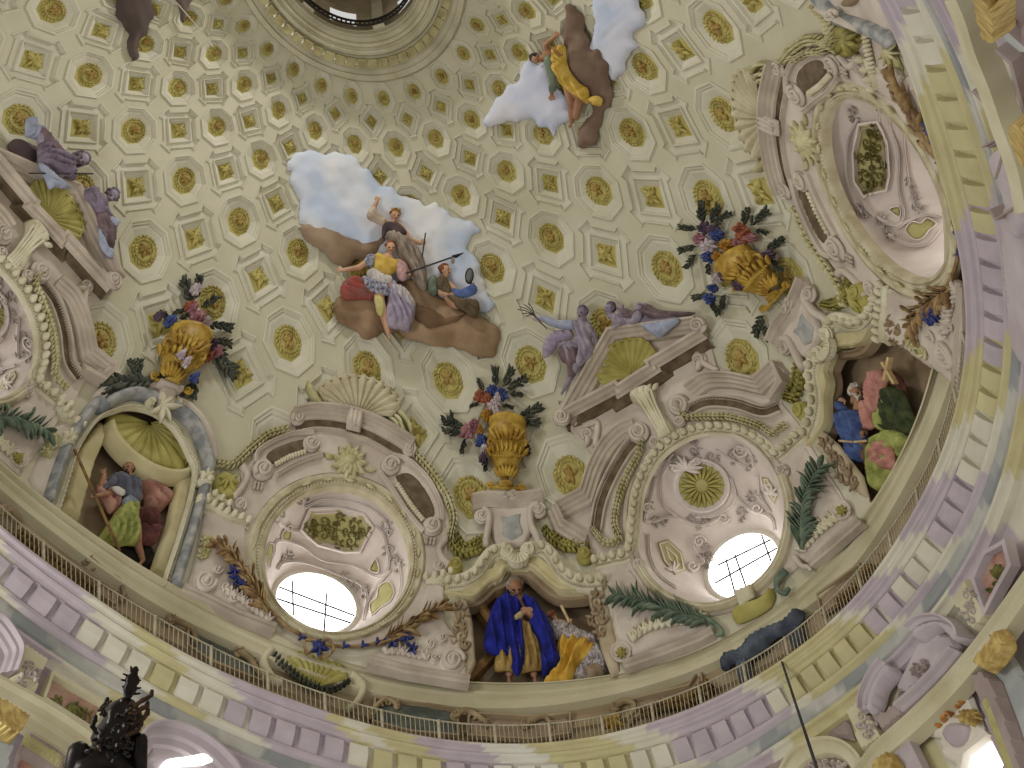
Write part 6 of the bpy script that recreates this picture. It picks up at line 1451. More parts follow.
# ------------------------------------------------ niche figures
S6 = lambda p: np.atleast_2d(np.array(p, float))/5.12+np.array([60, 440])
pinkc = M('faded_pink_cloth', (196, 152, 134), (160, 112, 100)); slate = M('slate_doublet', (110, 112, 124), (78, 78, 92)); lime = M('yellow_green_robe', (176, 182, 106), (132, 138, 72)); wine = M('wine_cloth', (128, 82, 76), (90, 54, 52)); wood = M('brown_wood', (140, 108, 66), (96, 70, 40))
f = Fig(S6, -.55); f.ref = (320, 330); f.head(352, 146, .25, 30, -1.75, -.5, hair_k, 'short', hair_k, -.35)
f.chain([(344, 180, .1, 14), (326, 210, .1, 46), (340, 280, .1, 40), (350, 340, .1, 44)]); f.chain([(356, 350, .1, 40), (390, 450, .3, 32), (396, 530, .2, 24), (424, 614, .15, 14)]); f.chain([(330, 350, .1, 38), (270, 450, .2, 30), (240, 510, .1, 20)]); f.foot(420, 622, .15, 2.2, 48)
f.chain([(270, 200, .15, 22), (212, 230, .2, 18), (228, 176, .25, 12)]); f.hand(228, 176, .25, -1.7, 46, .2, 1); f.chain([(290, 250, .2, 22), (262, 276, .3, 18), (186, 286, .35, 12)]); f.hand(186, 286, .35, 3.5, 42, .9, 1); f.chain([(380, 220, .15, 22), (410, 290, .2, 18), (380, 350, .3, 13)])
f.finish('person', skin_d, 'bearded man in slate doublet and yellow-green robe in the shell niche')
f.cloth('pink_cloth', [(196, 220), (240, 196), (250, 250), (300, 290), (312, 340), (262, 372), (232, 320), (200, 268)], pinkc, .12, .22, 5, (.9, 6, .06, .5), 41)
f.cloth('doublet', [(240, 200), (290, 164), (340, 178), (400, 196), (420, 250), (410, 330), (372, 330), (330, 286), (290, 246), (232, 246)], slate, .3, .2, 5, (1.2, 6, .05, .5), 42)
f.cloth('cuff', [(266, 240), (300, 242), (336, 266), (324, 284), (290, 270)], whit, .48, .1, 3, None, 43)
f.cloth('mantle', [(408, 216), (440, 204), (500, 236), (552, 258), (574, 310), (556, 332), (510, 368), (470, 360), (440, 330), (430, 260)], pinkc, -.1, .3, 6, (.6, 8, .09, .6), 44)
f.cloth('robe', [(320, 330), (384, 334), (396, 400), (400, 470), (402, 524), (350, 526), (310, 530), (252, 520), (204, 512), (214, 480), (250, 420), (290, 370)], lime, .25, .34, 6, (1.35, 7, .1, .5), 45)
f.cloth('sash', [(322, 306), (356, 284), (392, 308), (414, 350), (380, 340), (340, 352)], M('grey_blue_sash', (142, 152, 164), (108, 118, 134)), .42, .16, 4, (.7, 4, .03, .4), 46)
f.cloth('wine_cloth', [(382, 360), (440, 352), (500, 390), (518, 480), (490, 524), (430, 524), (366, 480), (380, 440), (430, 450), (476, 440), (430, 420), (390, 410)], wine, .1, .34, 6, (.4, 7, .09, .6), 47)
rod('staff', S6, [(74, 48), (190, 310), (306, 566)], 1.2, wood, .25, 'long thin wooden staff held by the bearded man in the shell niche', 'staff', 0)
m = MB(); puff(m, S6([(236, 536), (330, 528), (420, 540), (474, 560), (480, 640), (440, 668), (330, 620)]), -.75, .2, 6, 2.2, None, 3, .04); tag(m.build('dark_rock', M('black_rock', (48, 42, 38), (28, 26, 24))), 'dark rock under the feet of the bearded man with the staff', 'rock')
S9 = lambda p: np.atleast_2d(np.array(p, float))/5.4857+np.array([460, 550])
ultra = M('ultramarine_cloak', (34, 44, 150), (16, 22, 92), 2.0); tan_r = M('tan_robe', (176, 148, 88), (138, 110, 58)); strip = M('grey_white_striped_cloth', (206, 198, 194), (120, 112, 112), 9); yel2 = M('saffron_drape', (232, 196, 92), (196, 148, 48))
f = Fig(S9, -.55); f.ref = (320, 430); f.head(300, 206, .34, 42, -1.65, .25, hair_g, 'short', hair_g, .45)
f.chain([(300, 260, .1, 18), (305, 300, .1, 62), (310, 400, .1, 60), (316, 470, .1, 64)]); f.chain([(280, 480, .1, 48), (280, 590, .15, 36), (272, 680, .1, 22)]); f.chain([(360, 480, .1, 48), (380, 590, .2, 36), (406, 680, .1, 22)]); f.foot(270, 690, .1, 1.6, 50); f.foot(410, 690, .1, 1.5, 50)
f.chain([(220, 300, .15, 34), (230, 400, .3, 26), (330, 350, .5, 17)]); f.hand(330, 352, .5, -.5, 62, .7, 1); f.chain([(400, 310, .15, 34), (440, 390, .3, 26), (378, 356, .5, 17)]); f.hand(382, 356, .55, -1.9, 58, .7, -1)
f.finish('person', skin_d, 'grey-bearded old man in ultramarine cloak with clasped hands, bottom centre niche')
f.cloth('robe', [(240, 540), (330, 400), (372, 390), (420, 470), (448, 560), (458, 640), (400, 652), (330, 664), (260, 650), (196, 650), (198, 570)], tan_r, .28, .24, 7, (1.45, 8, .08, .4), 51)
f.cloth('cloak', [(256, 236), (186, 286), (160, 360), (138, 450), (140, 532), (196, 562), (256, 566), (284, 630), (314, 674), (348, 622), (356, 500), (346, 400), (320, 372), (330, 330), (346, 310), (320, 270)], ultra, .42, .3, 8, (1.5, 10, .1, .5), 52)
f.cloth('cloak', [(340, 248), (396, 262), (430, 294), (480, 370), (506, 440), (528, 520), (548, 592), (500, 650), (456, 690), (446, 610), (440, 500), (404, 440), (374, 396), (394, 370), (388, 320), (360, 290)], ultra, .44, .3, 8, (1.3, 10, .1, .5), 53)
f.cloth('sleeve', [(298, 360), (334, 338), (352, 350), (340, 368), (304, 380)], M('buff_cuff', (206, 192, 150), (176, 160, 118)), .72, .1, 3, None, 54)
f = Fig(S9, -.6); f.ref = (640, 460); f.head(508, 362, .25, 26, -2.2, .4, None, 'short', None, -.3)
f.chain([(524, 384, .1, 12), (560, 420, .1, 40), (620, 450, .1, 36), (690, 520, .1, 38)]); f.chain([(700, 530, .1, 34), (770, 560, .25, 28), (790, 640, .15, 20)]); f.chain([(690, 540, .1, 34), (700, 620, .2, 26), (640, 690, .1, 16)]); f.chain([(600, 420, .2, 20), (680, 470, .25, 16), (750, 486, .3, 11)]); f.hand(752, 486, .3, .1, 44, .3, 1); f.chain([(570, 410, .2, 18), (600, 440, .3, 14), (608, 402, .3, 10)]); f.hand(608, 402, .3, -1.7, 34, .9, 1); f.foot(630, 696, .1, 2.6, 44)
f.finish('person', skin, 'reclining figure in grey-white stripes and saffron drape at the cloaked man\'s right')
f.cloth('cap', [(484, 352), (496, 336), (520, 334), (530, 346), (510, 350), (492, 366)], M('rust_cap', (150, 84, 66), (110, 60, 48)), .5, .1, 3, None, 60)
f.cloth('jacket', [(496, 392), (540, 392), (600, 404), (660, 440), (740, 466), (748, 500), (690, 504), (640, 486), (580, 486), (530, 484), (508, 440)], strip, .3, .2, 5, (1.9, 3.6, .06, .4), 61)
f.cloth('drape', [(536, 496), (580, 488), (650, 492), (738, 518), (700, 574), (650, 626), (610, 704), (540, 716), (460, 718), (490, 670), (540, 606)], yel2, .36, .3, 6, (2.2, 9, .12, .7), 62)
f.cloth('breeches', [(730, 520), (780, 530), (804, 570), (804, 660), (760, 668), (700, 690), (620, 700), (650, 640), (690, 590)], strip, .22, .24, 5, (2.4, 3.6, .07, .4), 63)
rod('scroll', S9, [(556, 306), (600, 396)], 1.5, M('parchment', (214, 190, 150), (180, 154, 112)), .0, 'rolled parchment in the reclining figure\'s raised hand', 'scroll')
m = MB(); mould(m, S9([(0, 176), (70, 270), (164, 402)]), [(-4, -.75), (-4, -.35), (0, -.3), (4, -.4), (4, -.75)]); mould(m, S9([(196, 556), (120, 640), (44, 712)]), [(-4, -.75), (-4, -.4), (3, -.35), (4, -.75)]); bm = m.build('wooden_beam', wood, None, None, smooth=False); tag(bm, 'slanting wooden beam behind the blue-cloaked old man', 'beam')
m = MB(); puff(m, S9([(686, 662), (740, 646), (772, 650), (804, 690), (760, 706), (700, 716)]), -.3, .3, 2, 2, smooth=False); tag(m.build('stone_block', M('grey_brown_block', (160, 142, 116), (122, 104, 82))), 'small grey-brown block under the striped reclining figure', 'block')
S2 = lambda p: np.atleast_2d(np.array(p, float))/4.8+np.array([820, 340])
rosec = M('rose_mantle', (206, 152, 138), (168, 112, 102)); dkg = M('dark_green_robe', (74, 84, 48), (40, 48, 30)); bl_c = M('mid_blue_robe', (88, 108, 158), (58, 74, 120))
f = Fig(S2, -.6); f.ref = (320, 360); f.head(300, 178, .2, 26, -1.3, -.4, hair_b, 'short', None, .2)
f.chain([(306, 206, .1, 12), (320, 240, .1, 42), (340, 330, .1, 40), (350, 400, .1, 44)]); f.chain([(340, 410, .1, 38), (300, 520, .2, 30), (270, 640, .1, 20)]); f.chain([(370, 410, .1, 38), (360, 520, .2, 30), (320, 620, .1, 20)]); f.chain([(282, 236, .2, 22), (296, 290, .3, 16), (320, 200, .35, 11)]); f.hand(320, 204, .35, -1.1, 38, .9, 1); f.foot(268, 650, .1, 2, 40)
f.finish('person', skin_d, 'figure in rose mantle and dark green robe lifting a small cross, far right niche')
f.cloth('mantle', [(240, 152), (268, 142), (300, 150), (310, 190), (296, 230), (300, 300), (280, 350), (250, 350), (228, 300), (226, 220)], rosec, .34, .24, 5, (1.5, 6, .07, .5), 71)
f.cloth('hood', [(300, 140), (350, 150), (390, 190), (410, 240), (412, 300), (390, 290), (380, 240), (340, 210)], M('brown_red_cloth', (120, 76, 66), (84, 52, 46)), .2, .16, 4, (1.0, 5, .04, .5), 72)
f.cloth('robe', [(304, 236), (370, 222), (396, 262), (424, 330), (456, 420), (420, 460), (380, 440), (330, 440), (300, 420), (296, 340)], dkg, .28, .26, 6, (1.3, 7, .08, .5), 73)
f.cloth('green_sash', [(262, 352), (290, 330), (312, 260), (318, 330), (312, 420), (300, 440), (272, 420)], lime, .42, .16, 4, (1.5, 5, .05, .4), 74)
f.cloth('skirt', [(230, 540), (262, 470), (300, 440), (340, 426), (390, 440), (416, 482), (380, 560), (340, 630), (300, 690), (262, 722), (232, 650)], lime, .32, .3, 7, (1.6, 8, .1, .5), 75)
f.cloth('rose_lap', [(244, 520), (276, 480), (320, 486), (346, 540), (344, 610), (300, 616), (250, 590)], rosec, .56, .2, 6, (2.2, 7, .08, .7), 76)
f = Fig(S2, -.6); f.ref = (190, 300); f.head(168, 252, .15, 30, -1.6, .9, hair_w, 'curly', hair_w, .1)
f.chain([(178, 290, .1, 14), (190, 330, .1, 34), (200, 400, .1, 30), (206, 470, .1, 28)]); f.chain([(206, 320, .2, 18), (220, 360, .3, 14), (226, 290, .35, 9)]); f.hand(226, 296, .35, -1.3, 44, .2, 1)
f.finish('person', skin_d, 'white curly-haired old man raising a hand in the far right niche')
f.cloth('robe', [(196, 300), (222, 290), (250, 352), (252, 420), (216, 430), (202, 380)], rosec, .3, .18, 4, (1.3, 5, .05, .4), 77)
f = Fig(S2, -.55); f.ref = (130, 420); f.head(106, 298, .15, 22, -1.5, .5, hair_k, 'short', None, .1)
f.chain([(112, 324, .1, 11), (130, 360, .1, 34), (150, 430, .1, 30), (160, 500, .1, 30)]); f.chain([(160, 500, .1, 28), (170, 560, .1, 20)]); f.chain([(146, 500, .1, 26), (150, 570, .1, 18)]); f.chain([(100, 360, .2, 17), (110, 430, .3, 13), (170, 486, .35, 9)]); f.hand(168, 486, .35, .1, 30, .9, 1); f.chain([(170, 360, .15, 16), (190, 430, .2, 12), (190, 470, .3, 8)])
f.finish('person', skin, 'hooded child in blue robe at the left of the far right niche')
f.cloth('hood', [(72, 320), (84, 290), (112, 310), (132, 330), (110, 348), (84, 340)], bl_c, .3, .16, 4, None, 78)
f.cloth('robe', [(84, 350), (120, 334), (170, 336), (200, 380), (206, 430), (220, 480), (216, 560), (164, 588), (136, 570), (120, 500), (86, 430)], bl_c, .28, .26, 6, (1.4, 7, .08, .5), 79)
f = Fig(S2, -.5); f.ref = (206, 470); f.head(206, 456, .25, 24, -1.9, -.3, hair_b, 'curly', None, .2)
f.chain([(214, 486, .1, 11), (222, 520, .1, 28), (216, 570, .1, 24)]); f.chain([(200, 510, .2, 14), (180, 520, .3, 11), (206, 490, .4, 8)]); f.hand(204, 490, .4, 2.8, 26, .9, 1)
f.finish('person', skin_d, 'brown curly-haired child holding a pale rod in the far right niche')
f.cloth('tunic', [(192, 520), (216, 490), (240, 510), (244, 560), (224, 590), (196, 570)], M('brown_tunic', (122, 98, 80), (90, 70, 56)), .26, .16, 4, (1.3, 5, .04, .4), 80)
rod('pale_rod', S2, [(92, 484), (160, 490), (224, 484)], 1.2, M('parchment', 0, 0), .05, 'pale rod held across the blue-robed child, far right niche', 'rod')
cr = empty('small_cross', at(*S2([(330, 160)])[0], -.1), 'small pale wooden cross raised in the far right niche', 'cross')
for pts in ([(336, 84), (314, 196)], [(304, 106), (362, 210)]):
    m = MB(); mould(m, S2(pts), [(-1.2, -.1), (-1.2, .04), (1.2, .04), (1.2, -.1)]); m.build('cross_arm', M('pale_wood', (214, 190, 140), (178, 150, 104)), cr, smooth=False)
# thin wire among the upper coffers
rod('hanging_wire', lambda p: np.atleast_2d(np.array(p, float)), [(176, 2), (196, 25), (213, 47)], .55, M('pale_wire', (206, 204, 190), (180, 176, 160)), .3, 'thin pale wire strung across the upper left coffers', 'wire')
# ---------------------------------------------------------------- gallery: rail, painted scrolls, panels
rail_m = mat('pale_rail_metal', (196, 188, 164), (170, 162, 138), 3, .6)
NSEC = 22
t_lo, t_hi = th_of(-12, 498, -2.2), th_of(966, 330, -2.2)
t_lo, t_hi = min(t_lo, t_hi), max(t_lo, t_hi)
def bar(a, b, r, k=6):
    return capsule(a, r, b, r, k)
sec = np.linspace(t_lo, t_hi, NSEC+1)
def rp(t, z=None, dr=0.0): return ring_pt('rail', np.array([t]), dr, z)[0]
def cp_(t): 
    p = ring_pt('cornice_top', np.array([t]), .06)[0]; return p
for k in range(NSEC):
    t0, t1 = sec[k], sec[k+1]; mid = project(rp((t0+t1)/2)[None])[0]
    side = 'left' if mid[0] < 330 else ('middle' if mid[0] < 640 else 'right')
    root = empty('gallery_railing', rp(t0, -3.3), 'pale iron gallery railing section', 'railing', 'gallery railing sections')
    n = 14; V = []; F = []; c = 0
    V = []; F = []
    for j in range(n):
        a = rp(t0+(t1-t0)*j/n); b = rp(t0+(t1-t0)*(j+1)/n); v, f = bar(a, b, .026); F += [[i+len(V) for i in q] for q in f]; V += v
    link('top_rail', V, F, rail_m, root)
    v, f = bar(rp(t0), cp_(t0), .05); link('post', v, f, rail_m, root)
    for j in range(1, 12):
        t = t0+(t1-t0)*j/12; v, f = bar(rp(t), cp_(t), .013, 5); link('baluster', v, f, rail_m, root)
    root['label'] = 'gallery railing section %s counting along the cornice from the left edge' % (WORDS+['eleven', 'twelve', 'thirteen', 'fourteen', 'fifteen', 'sixteen', 'seventeen', 'eighteen', 'nineteen', 'twenty', 'twenty-one', 'twenty-two', 'twenty-three'])[(k+1) if project(rp(sec[0])[None])[0][0] < project(rp(sec[-1])[None])[0][0] else NSEC-k]
W = wall_g
def fz_d(): return 0.0
acan_m = mat('taupe_acanthus', (176, 156, 122), (134, 116, 86), 2.0, .8); slate_p = mat('slate_panel', (110, 114, 104), (78, 84, 78), 2.0, .85); taupe_p = mat('taupe_panel', (158, 138, 116), (134, 114, 94), 2.0, .85)
FD = -.05
# sunk panels of the frieze
m = MB(); puff(m, np.array([(706, 684), (740, 664), (790, 634), (818, 612), (818, 584), (780, 608), (740, 632), (706, 656)], float), FD-.14, .06, 1.0, 3, smooth=False); tag(m.build('plain_panel', mat('pale_frieze_plaster', (204, 196, 160), (188, 178, 140), .8, .85), g=W, d0=FD-.1), 'plain pale stretch of frieze wall behind the slate grey cloth', 'panel')
for pts, m_, lab in (([(186, 622), (214, 640), (262, 664), (262, 684), (210, 664), (186, 648)], slate_p, 'slate painted panel behind the railing under the left leaf festoon'),
                     ([(374, 700), (420, 706), (456, 712), (458, 738), (410, 734), (372, 724)], slate_p, 'slate painted panel behind the railing under the right base scroll'),
                     ([(632, 702), (690, 688), (702, 670), (704, 690), (660, 712), (634, 720)], taupe_p, 'taupe framed panel behind the railing below the palm festoon'),
                     ([(820, 596), (846, 578), (862, 566), (866, 576), (846, 600), (824, 616)], taupe_p, 'taupe framed panel with tracery right of the grey cloth'),
                     ([(16, 524), (60, 560), (112, 592), (112, 606), (60, 574), (14, 540)], taupe_p, 'taupe painted panel behind the railing at the lower left edge'),
                     ([(468, 716), (540, 720), (570, 716), (570, 736), (530, 742), (468, 738)], taupe_p, 'taupe painted panel behind the railing under the cloaked old man')):
    m = MB(); p = np.array(pts, float); puff(m, p, FD, .06, 1.5, 3, smooth=False); o = tag(m.build('painted_panel', m_, g=W, d0=FD), lab, 'panel')
    m = MB(); mould(m, p, [(-1, FD), (-1, FD+.14), (.8, FD+.14), (1.4, FD)], True); m.build('panel_moulding', stone_dk, o, g=W, d0=FD, smooth=False)
def scroll(pts, lab, sz=6, seed=0):
    p = cat(np.array(pts, float)+[-1, 8], 6); m = MB(); n = len(p)
    tube(m, p, np.linspace(sz*.45, sz*.25, n), d=FD+.14, hs=.04)
    volute(m, p[0], sz*.8, seed, 1, FD+.16, .16); volute(m, p[-1], sz*.55, seed+1, -1, FD+.16, .14, 1.5)
    o = tag(m.build('acanthus_scroll', acan_m, g=W, d0=FD+.1), lab, 'scroll', None)
    m = MB()
    for k in range(5): leaf(m, p[int(n*k/5)], seed+k*1.1, sz*.9, sz*.3, FD+.1, .08, .9, 5)
    m.build('leaf', acan_m, o, g=W, d0=FD+.1)
for k, (pts, lab) in enumerate((([(4, 502), (14, 506), (22, 518), (20, 528)], 'taupe acanthus scroll on the frieze at the far left edge'), ([(88, 552), (106, 566), (120, 574), (124, 590)], 'taupe acanthus scroll on the frieze below the shell-headed niche'),
    ([(172, 612), (184, 616), (192, 622), (196, 634)], 'taupe acanthus scroll on the frieze below the column niche edge'), ([(240, 644), (250, 652), (258, 664), (266, 672)], 'taupe acanthus scroll left of the olive garland shell'),
    ([(372, 706), (378, 698), (388, 692), (398, 698)], 'taupe acanthus scroll right of the olive garland shell'), ([(456, 708), (468, 704), (480, 710), (488, 716)], 'taupe acanthus scroll on the frieze left of the cloaked man'),
    ([(526, 716), (536, 712), (546, 710), (552, 718)], 'taupe acanthus scroll on the frieze below the cloaked man'), ([(616, 700), (626, 694), (636, 698), (632, 712)], 'taupe shell scroll on the frieze below the striped figure'),
    ([(690, 694), (700, 688), (710, 686), (716, 694)], 'taupe scroll on the frieze left of the grey cloth'), ([(864, 572), (872, 562), (880, 556), (884, 548)], 'taupe scroll on the frieze below the far right niche'))):
    scroll(pts, lab, 6.5, k)
# olive shell with dark garland
m = MB(); fan_shell(m, (312, 690), cat([(284, 668), (290, 658), (308, 657), (328, 663), (342, 674), (344, 684)], 6), 9, FD+.1, .2); o = tag(m.build('olive_shell', green_sh, g=W, d0=FD+.1), 'olive shell with dark leaf garland behind the railing, under the low round window', 'shell')
m = MB(); garland(m, [(272, 656), (284, 668), (300, 681), (322, 692), (336, 690), (346, 684)], 3.6, FD+.22, .16, 3.6, 5); m.build('leaf_garland', leaf_dk, o, g=W, d0=FD+.2)
for pts in ([(272, 650), (262, 664), (270, 680), (280, 686)], [(350, 678), (362, 690), (356, 704), (346, 712)]):
    m = MB(); p = cat(pts, 6); tube(m, p, np.linspace(5, 3, len(p)), d=FD+.16, hs=.04); volute(m, p[0], 5, 0, 1, FD+.2, .14); m.build('side_bracket', stone, o, g=W, d0=FD+.1)
m = MB(); flower(m, (612, 723), 8, 12, FD+.2, .16); acanthus(m, (612, 723), .4, 14, 7, 2.6, 2.4, FD+.2, .14, .5, 3); tag(m.build('gilt_sunburst', gold_u, g=W, d0=FD+.2), 'small gilt sunburst flower behind the railing below the saffron drape', 'ornament')
for pts, lab in (([(640, 716), (664, 706), (690, 700), (706, 686), (712, 692), (700, 704), (668, 716), (644, 724)], 'brown and ochre leafy swag behind the railing, below the palm fronds'), ([(16, 532), (40, 552), (66, 572), (90, 590), (84, 596), (56, 580), (24, 554)], 'brown leafy swag behind the railing at the lower left'), ([(838, 604), (856, 590), (872, 570), (878, 574), (862, 596), (846, 610)], 'ochre leafy swag behind the railing right of the grey cloth')):
    m = MB(); p = np.array(pts, float); h_ = len(p)//2; garland(m, p[:h_+1], 6, FD+.2, .16, 3.8, 3); tag(m.build('leaf_swag', mat('brown_ochre_leaf', (140, 112, 62), (96, 74, 44), 3, .8), g=W, d0=FD+.2), lab, 'swag')
m = MB(); puff(m, np.array([(721, 668), (726, 656), (742, 651), (750, 640), (768, 630), (786, 622), (797, 612), (805, 612), (801, 622), (790, 632), (774, 640), (764, 652), (748, 662), (734, 664), (728, 670)], float), FD+.2, .3, 5, 2, (.6, 6, .025, .6), 4, .03)
gc = tag(m.build('grey_cloth', mat('slate_grey_cloth', (96, 104, 116), (58, 64, 74), 2, .8), g=W, d0=FD+.2), 'slate grey cloth draped over the gallery frieze, right of the palm festoon', 'cloth')
for pts in ([(736, 662), (748, 656), (752, 680), (742, 688)], [(788, 634), (800, 626), (804, 640), (794, 650)]):
    m = MB(); puff(m, np.array(pts, float), FD+.15, .2, 3, 2, (1.5, 4, .05, .3), 6); m.build('hanging_end', MATS['slate_grey_cloth'], gc, g=W, d0=FD+.2)
# ---------------------------------------------------------------- drum below the cornice
lil_st = mat('lilac_stone', (196, 186, 188), (174, 162, 166), .8, .8); pale_st = mat('pale_yellow_stone', (210, 204, 176), (192, 184, 150), .7, .8); rust_p = mat('rust_marble_panel', (190, 158, 140), (156, 110, 94), 1.5, .7); lil_d = mat('lilac_brown_stone', (172, 156, 150), (148, 132, 128), .9, .8)
gold_c = mat('worn_gilt_capital', (208, 184, 116), (160, 130, 72), 4.0, .6, 0, bump=.5, bscale=12); blue_w = mat('pale_blue_grey_wall', (188, 190, 184), (164, 168, 166), .8, .85); green_lf = mat('olive_green_leaf', (124, 122, 64), (84, 84, 42), 3, .7); wht_pl = mat('white_plaster', (232, 226, 212), (214, 206, 190), .8, .8)
def wb(m, name, mt, parent=None, d0=None, smooth=False): return m.build(name, mt, parent, None, W, None if d0 is None else d0+.12, smooth, .12)
def slab(name, pts, mt, d, h, label=None, catg=None, parent=None, edge=1.2, group=None):
    m = MB(); puff(m, np.array(pts, float), d, h, edge, 3.0, smooth=False); o = wb(m, name, mt, parent, d+h)
    if label: tag(o, label, catg, group)
    return o
def strip(name, path, prof, mt, label=None, catg=None, parent=None, smooth_path=True):
    p = cat(path, 8) if smooth_path else np.array(path, float); m = MB(); mould(m, p, prof); o = wb(m, name, mt, parent, .3)
    if label: tag(o, label, catg)
    return o
k4 = lambda p: [tuple(q) for q in np.array(p, float)/4.57+np.array([0, 600])]
k5 = lambda p: [tuple(q) for q in np.array(p, float)/3.69+np.array([900, 560])]
k6 = lambda p: [tuple(q) for q in np.array(p, float)/5.12+np.array([760, 650])]
k7 = lambda p: [tuple(q) for q in np.array(p, float)/3.845+np.array([940, 0])]
ARCH = [(0, .1), (0, .5), (2, .52), (3, .4), (6, .4), (7, .3), (10, .28), (11, .1)]
# lower left
b = slab('bracket_block', k4([(108, 178), (240, 264), (206, 330), (160, 450), (60, 396), (78, 290)]), pale_st, .1, .25, 'pale bracket block with grey scroll relief, lower left below the blue-grey band', 'bracket')
m = MB(); rinceau(m, k4([(110, 380)])[0], -1.1, 1.6, .37, 4); rinceau(m, k4([(140, 300)])[0], 1.2, 1.5, .37, 5); rinceau(m, k4([(128, 345)])[0], .2, 1.2, .37, 2); wb(m, 'scroll_relief', grey_or, b, .35)
b = slab('rust_panel', k4([(232, 346), (470, 484), (408, 592), (194, 456)]), rust_p, .05, .1, 'rust marble frieze panel with green leaf relief beside the chandelier', 'panel')
m = MB(); mould(m, np.array(k4([(232, 346), (470, 484), (408, 592), (194, 456)])), [(-2, .05), (-2, .3), (1, .3), (2, .12)], True); wb(m, 'panel_moulding', pale_st, b, .2)
m = MB(); acanthus(m, k4([(310, 480)])[0], .7, 18, 5, .5, 4, .16, .12, .8, 3); rinceau(m, k4([(270, 470)])[0], 2.6, 1.4, .18, 3); rinceau(m, k4([(390, 530)])[0], .4, 1.4, .18, 4); wb(m, 'leaf_relief', green_lf, b, .2)
strip('architrave', k4([(-60, 360), (30, 410), (170, 486), (300, 566), (420, 650), (560, 740)]), [(-3, .1), (-3, .5), (2, .55), (4, .42), (12, .4), (14, .3), (22, .28), (23, .05)], pale_st, 'pale architrave moulding crossing the lower left corner', 'moulding')
b = slab('gilt_capital', k4([(-30, 414), (20, 436), (76, 470), (164, 522), (128, 570), (92, 622), (20, 588), (-40, 548)]), gold_c, .5, .3, 'worn gilt pilaster capital at the lower left edge', 'capital')
m = MB()
for j in range(9): acanthus(m, k4([(8+j*14, 470+j*9+(j % 2)*40)])[0], 1.2+j*.5, 5, 5, 2.6, 1.8, .70, .04, 1.0, j)
wb(m, 'acanthus_relief', gold_c, b, .8)
slab('pilaster_shaft', k4([(-40, 560), (90, 628), (60, 700), (40, 800), (-60, 800)]), blue_w, .3, .15, 'pale blue-grey pilaster shaft under the left gilt capital', 'pilaster')
b = slab('wall_panel', k4([(150, 560), (330, 668), (270, 820), (70, 800), (92, 690)]), lil_d, .1, .1, 'lilac-brown wall panel below the architrave, left of the chandelier', 'panel')
slab('olive_band', k4([(132, 602), (300, 706), (280, 760), (110, 648)]), mat('dull_olive_band', (184, 176, 128), (160, 150, 100), 1, .8), .2, .08, None, None, b)
slab('rust_inset', k4([(104, 720), (200, 776), (180, 830), (80, 810)]), rust_p, .2, .06, None, None, b)
# lilac arch at left edge
strip('lilac_arch', k4([(-40, 60), (10, 100), (60, 170), (88, 240), (60, 340)]), ARCH, lil_st, 'lilac arch moulding cut off by the left edge below the blue band', 'arch')
slab('arch_field', k4([(-60, 110), (10, 140), (50, 230), (40, 320), (0, 366), (-60, 340)]), lil_st, .05, .12, 'lilac wall field inside the arch at the left edge', 'wall panel')
# lit arch behind the chandelier
k3b = lambda p: [tuple(q) for q in np.array(p, float)/5.12+np.array([40, 650])]
b = strip('window_arch', k3b([(500, 470), (540, 412), (600, 392), (700, 402), (800, 440), (900, 510), (980, 590), (1010, 640)]), [(-2, .1), (-2, .5), (0, .5), (1, .35), (7, .3), (9, .22), (15, .2), (17, .1)], lil_st, 'lilac round window arch right of the chandelier at the bottom edge', 'arch')
slab('arch_reveal', k3b([(560, 460), (640, 430), (760, 450), (860, 510), (900, 560), (920, 640), (560, 640)]), lil_st, .0, .12, None, None, b)
gl = emit('arch_window_light', (255, 252, 250), 3.0)
m = MB(); p = np.array(k3b([(610, 640), (640, 566), (760, 544), (900, 516), (922, 540), (880, 580), (780, 590), (690, 600), (660, 640)])); puff(m, p, .2, .06, 2, 2.5); o = wb(m, 'window_21', gl, None, .2); tag(o, kind='structure')
# lower right: long architrave
strip('architrave', [(858, 776), (880, 748), (916, 716), (952, 680), (990, 634), (1034, 572)], [(-2, .1), (-2, .5), (1, .55), (3, .42), (12, .42), (14, .5), (17, .5), (18, .1)], pale_st, 'long pale architrave moulding sweeping up the lower right corner', 'moulding')
b = slab('bracket_block', k6([(530, 214), (545, 290), (580, 350), (630, 450), (520, 520), (480, 440), (420, 310)]), pale_st, .1, .25, 'pale bracket block with grey relief left of the lilac broken pediment', 'bracket')
m = MB(); rinceau(m, k6([(520, 340)])[0], 1.3, 1.5, .37, 4); rinceau(m, k6([(540, 430)])[0], -1.8, 1.5, .37, 5); rinceau(m, k6([(560, 390)])[0], .2, 1.1, .37, 3); wb(m, 'scroll_relief', grey_or, b, .35)
b = slab('bracket_block', k5([(180, 150), (236, 52), (326, 205), (262, 268), (214, 196)]), pale_st, .1, .25, 'pale bracket block with grey relief right of the lilac broken pediment', 'bracket')
m = MB(); rinceau(m, k5([(246, 130)])[0], 1.0, 1.5, .37, 6); rinceau(m, k5([(268, 190)])[0], 2.0, 1.4, .37, 5); wb(m, 'scroll_relief', grey_or, b, .35)
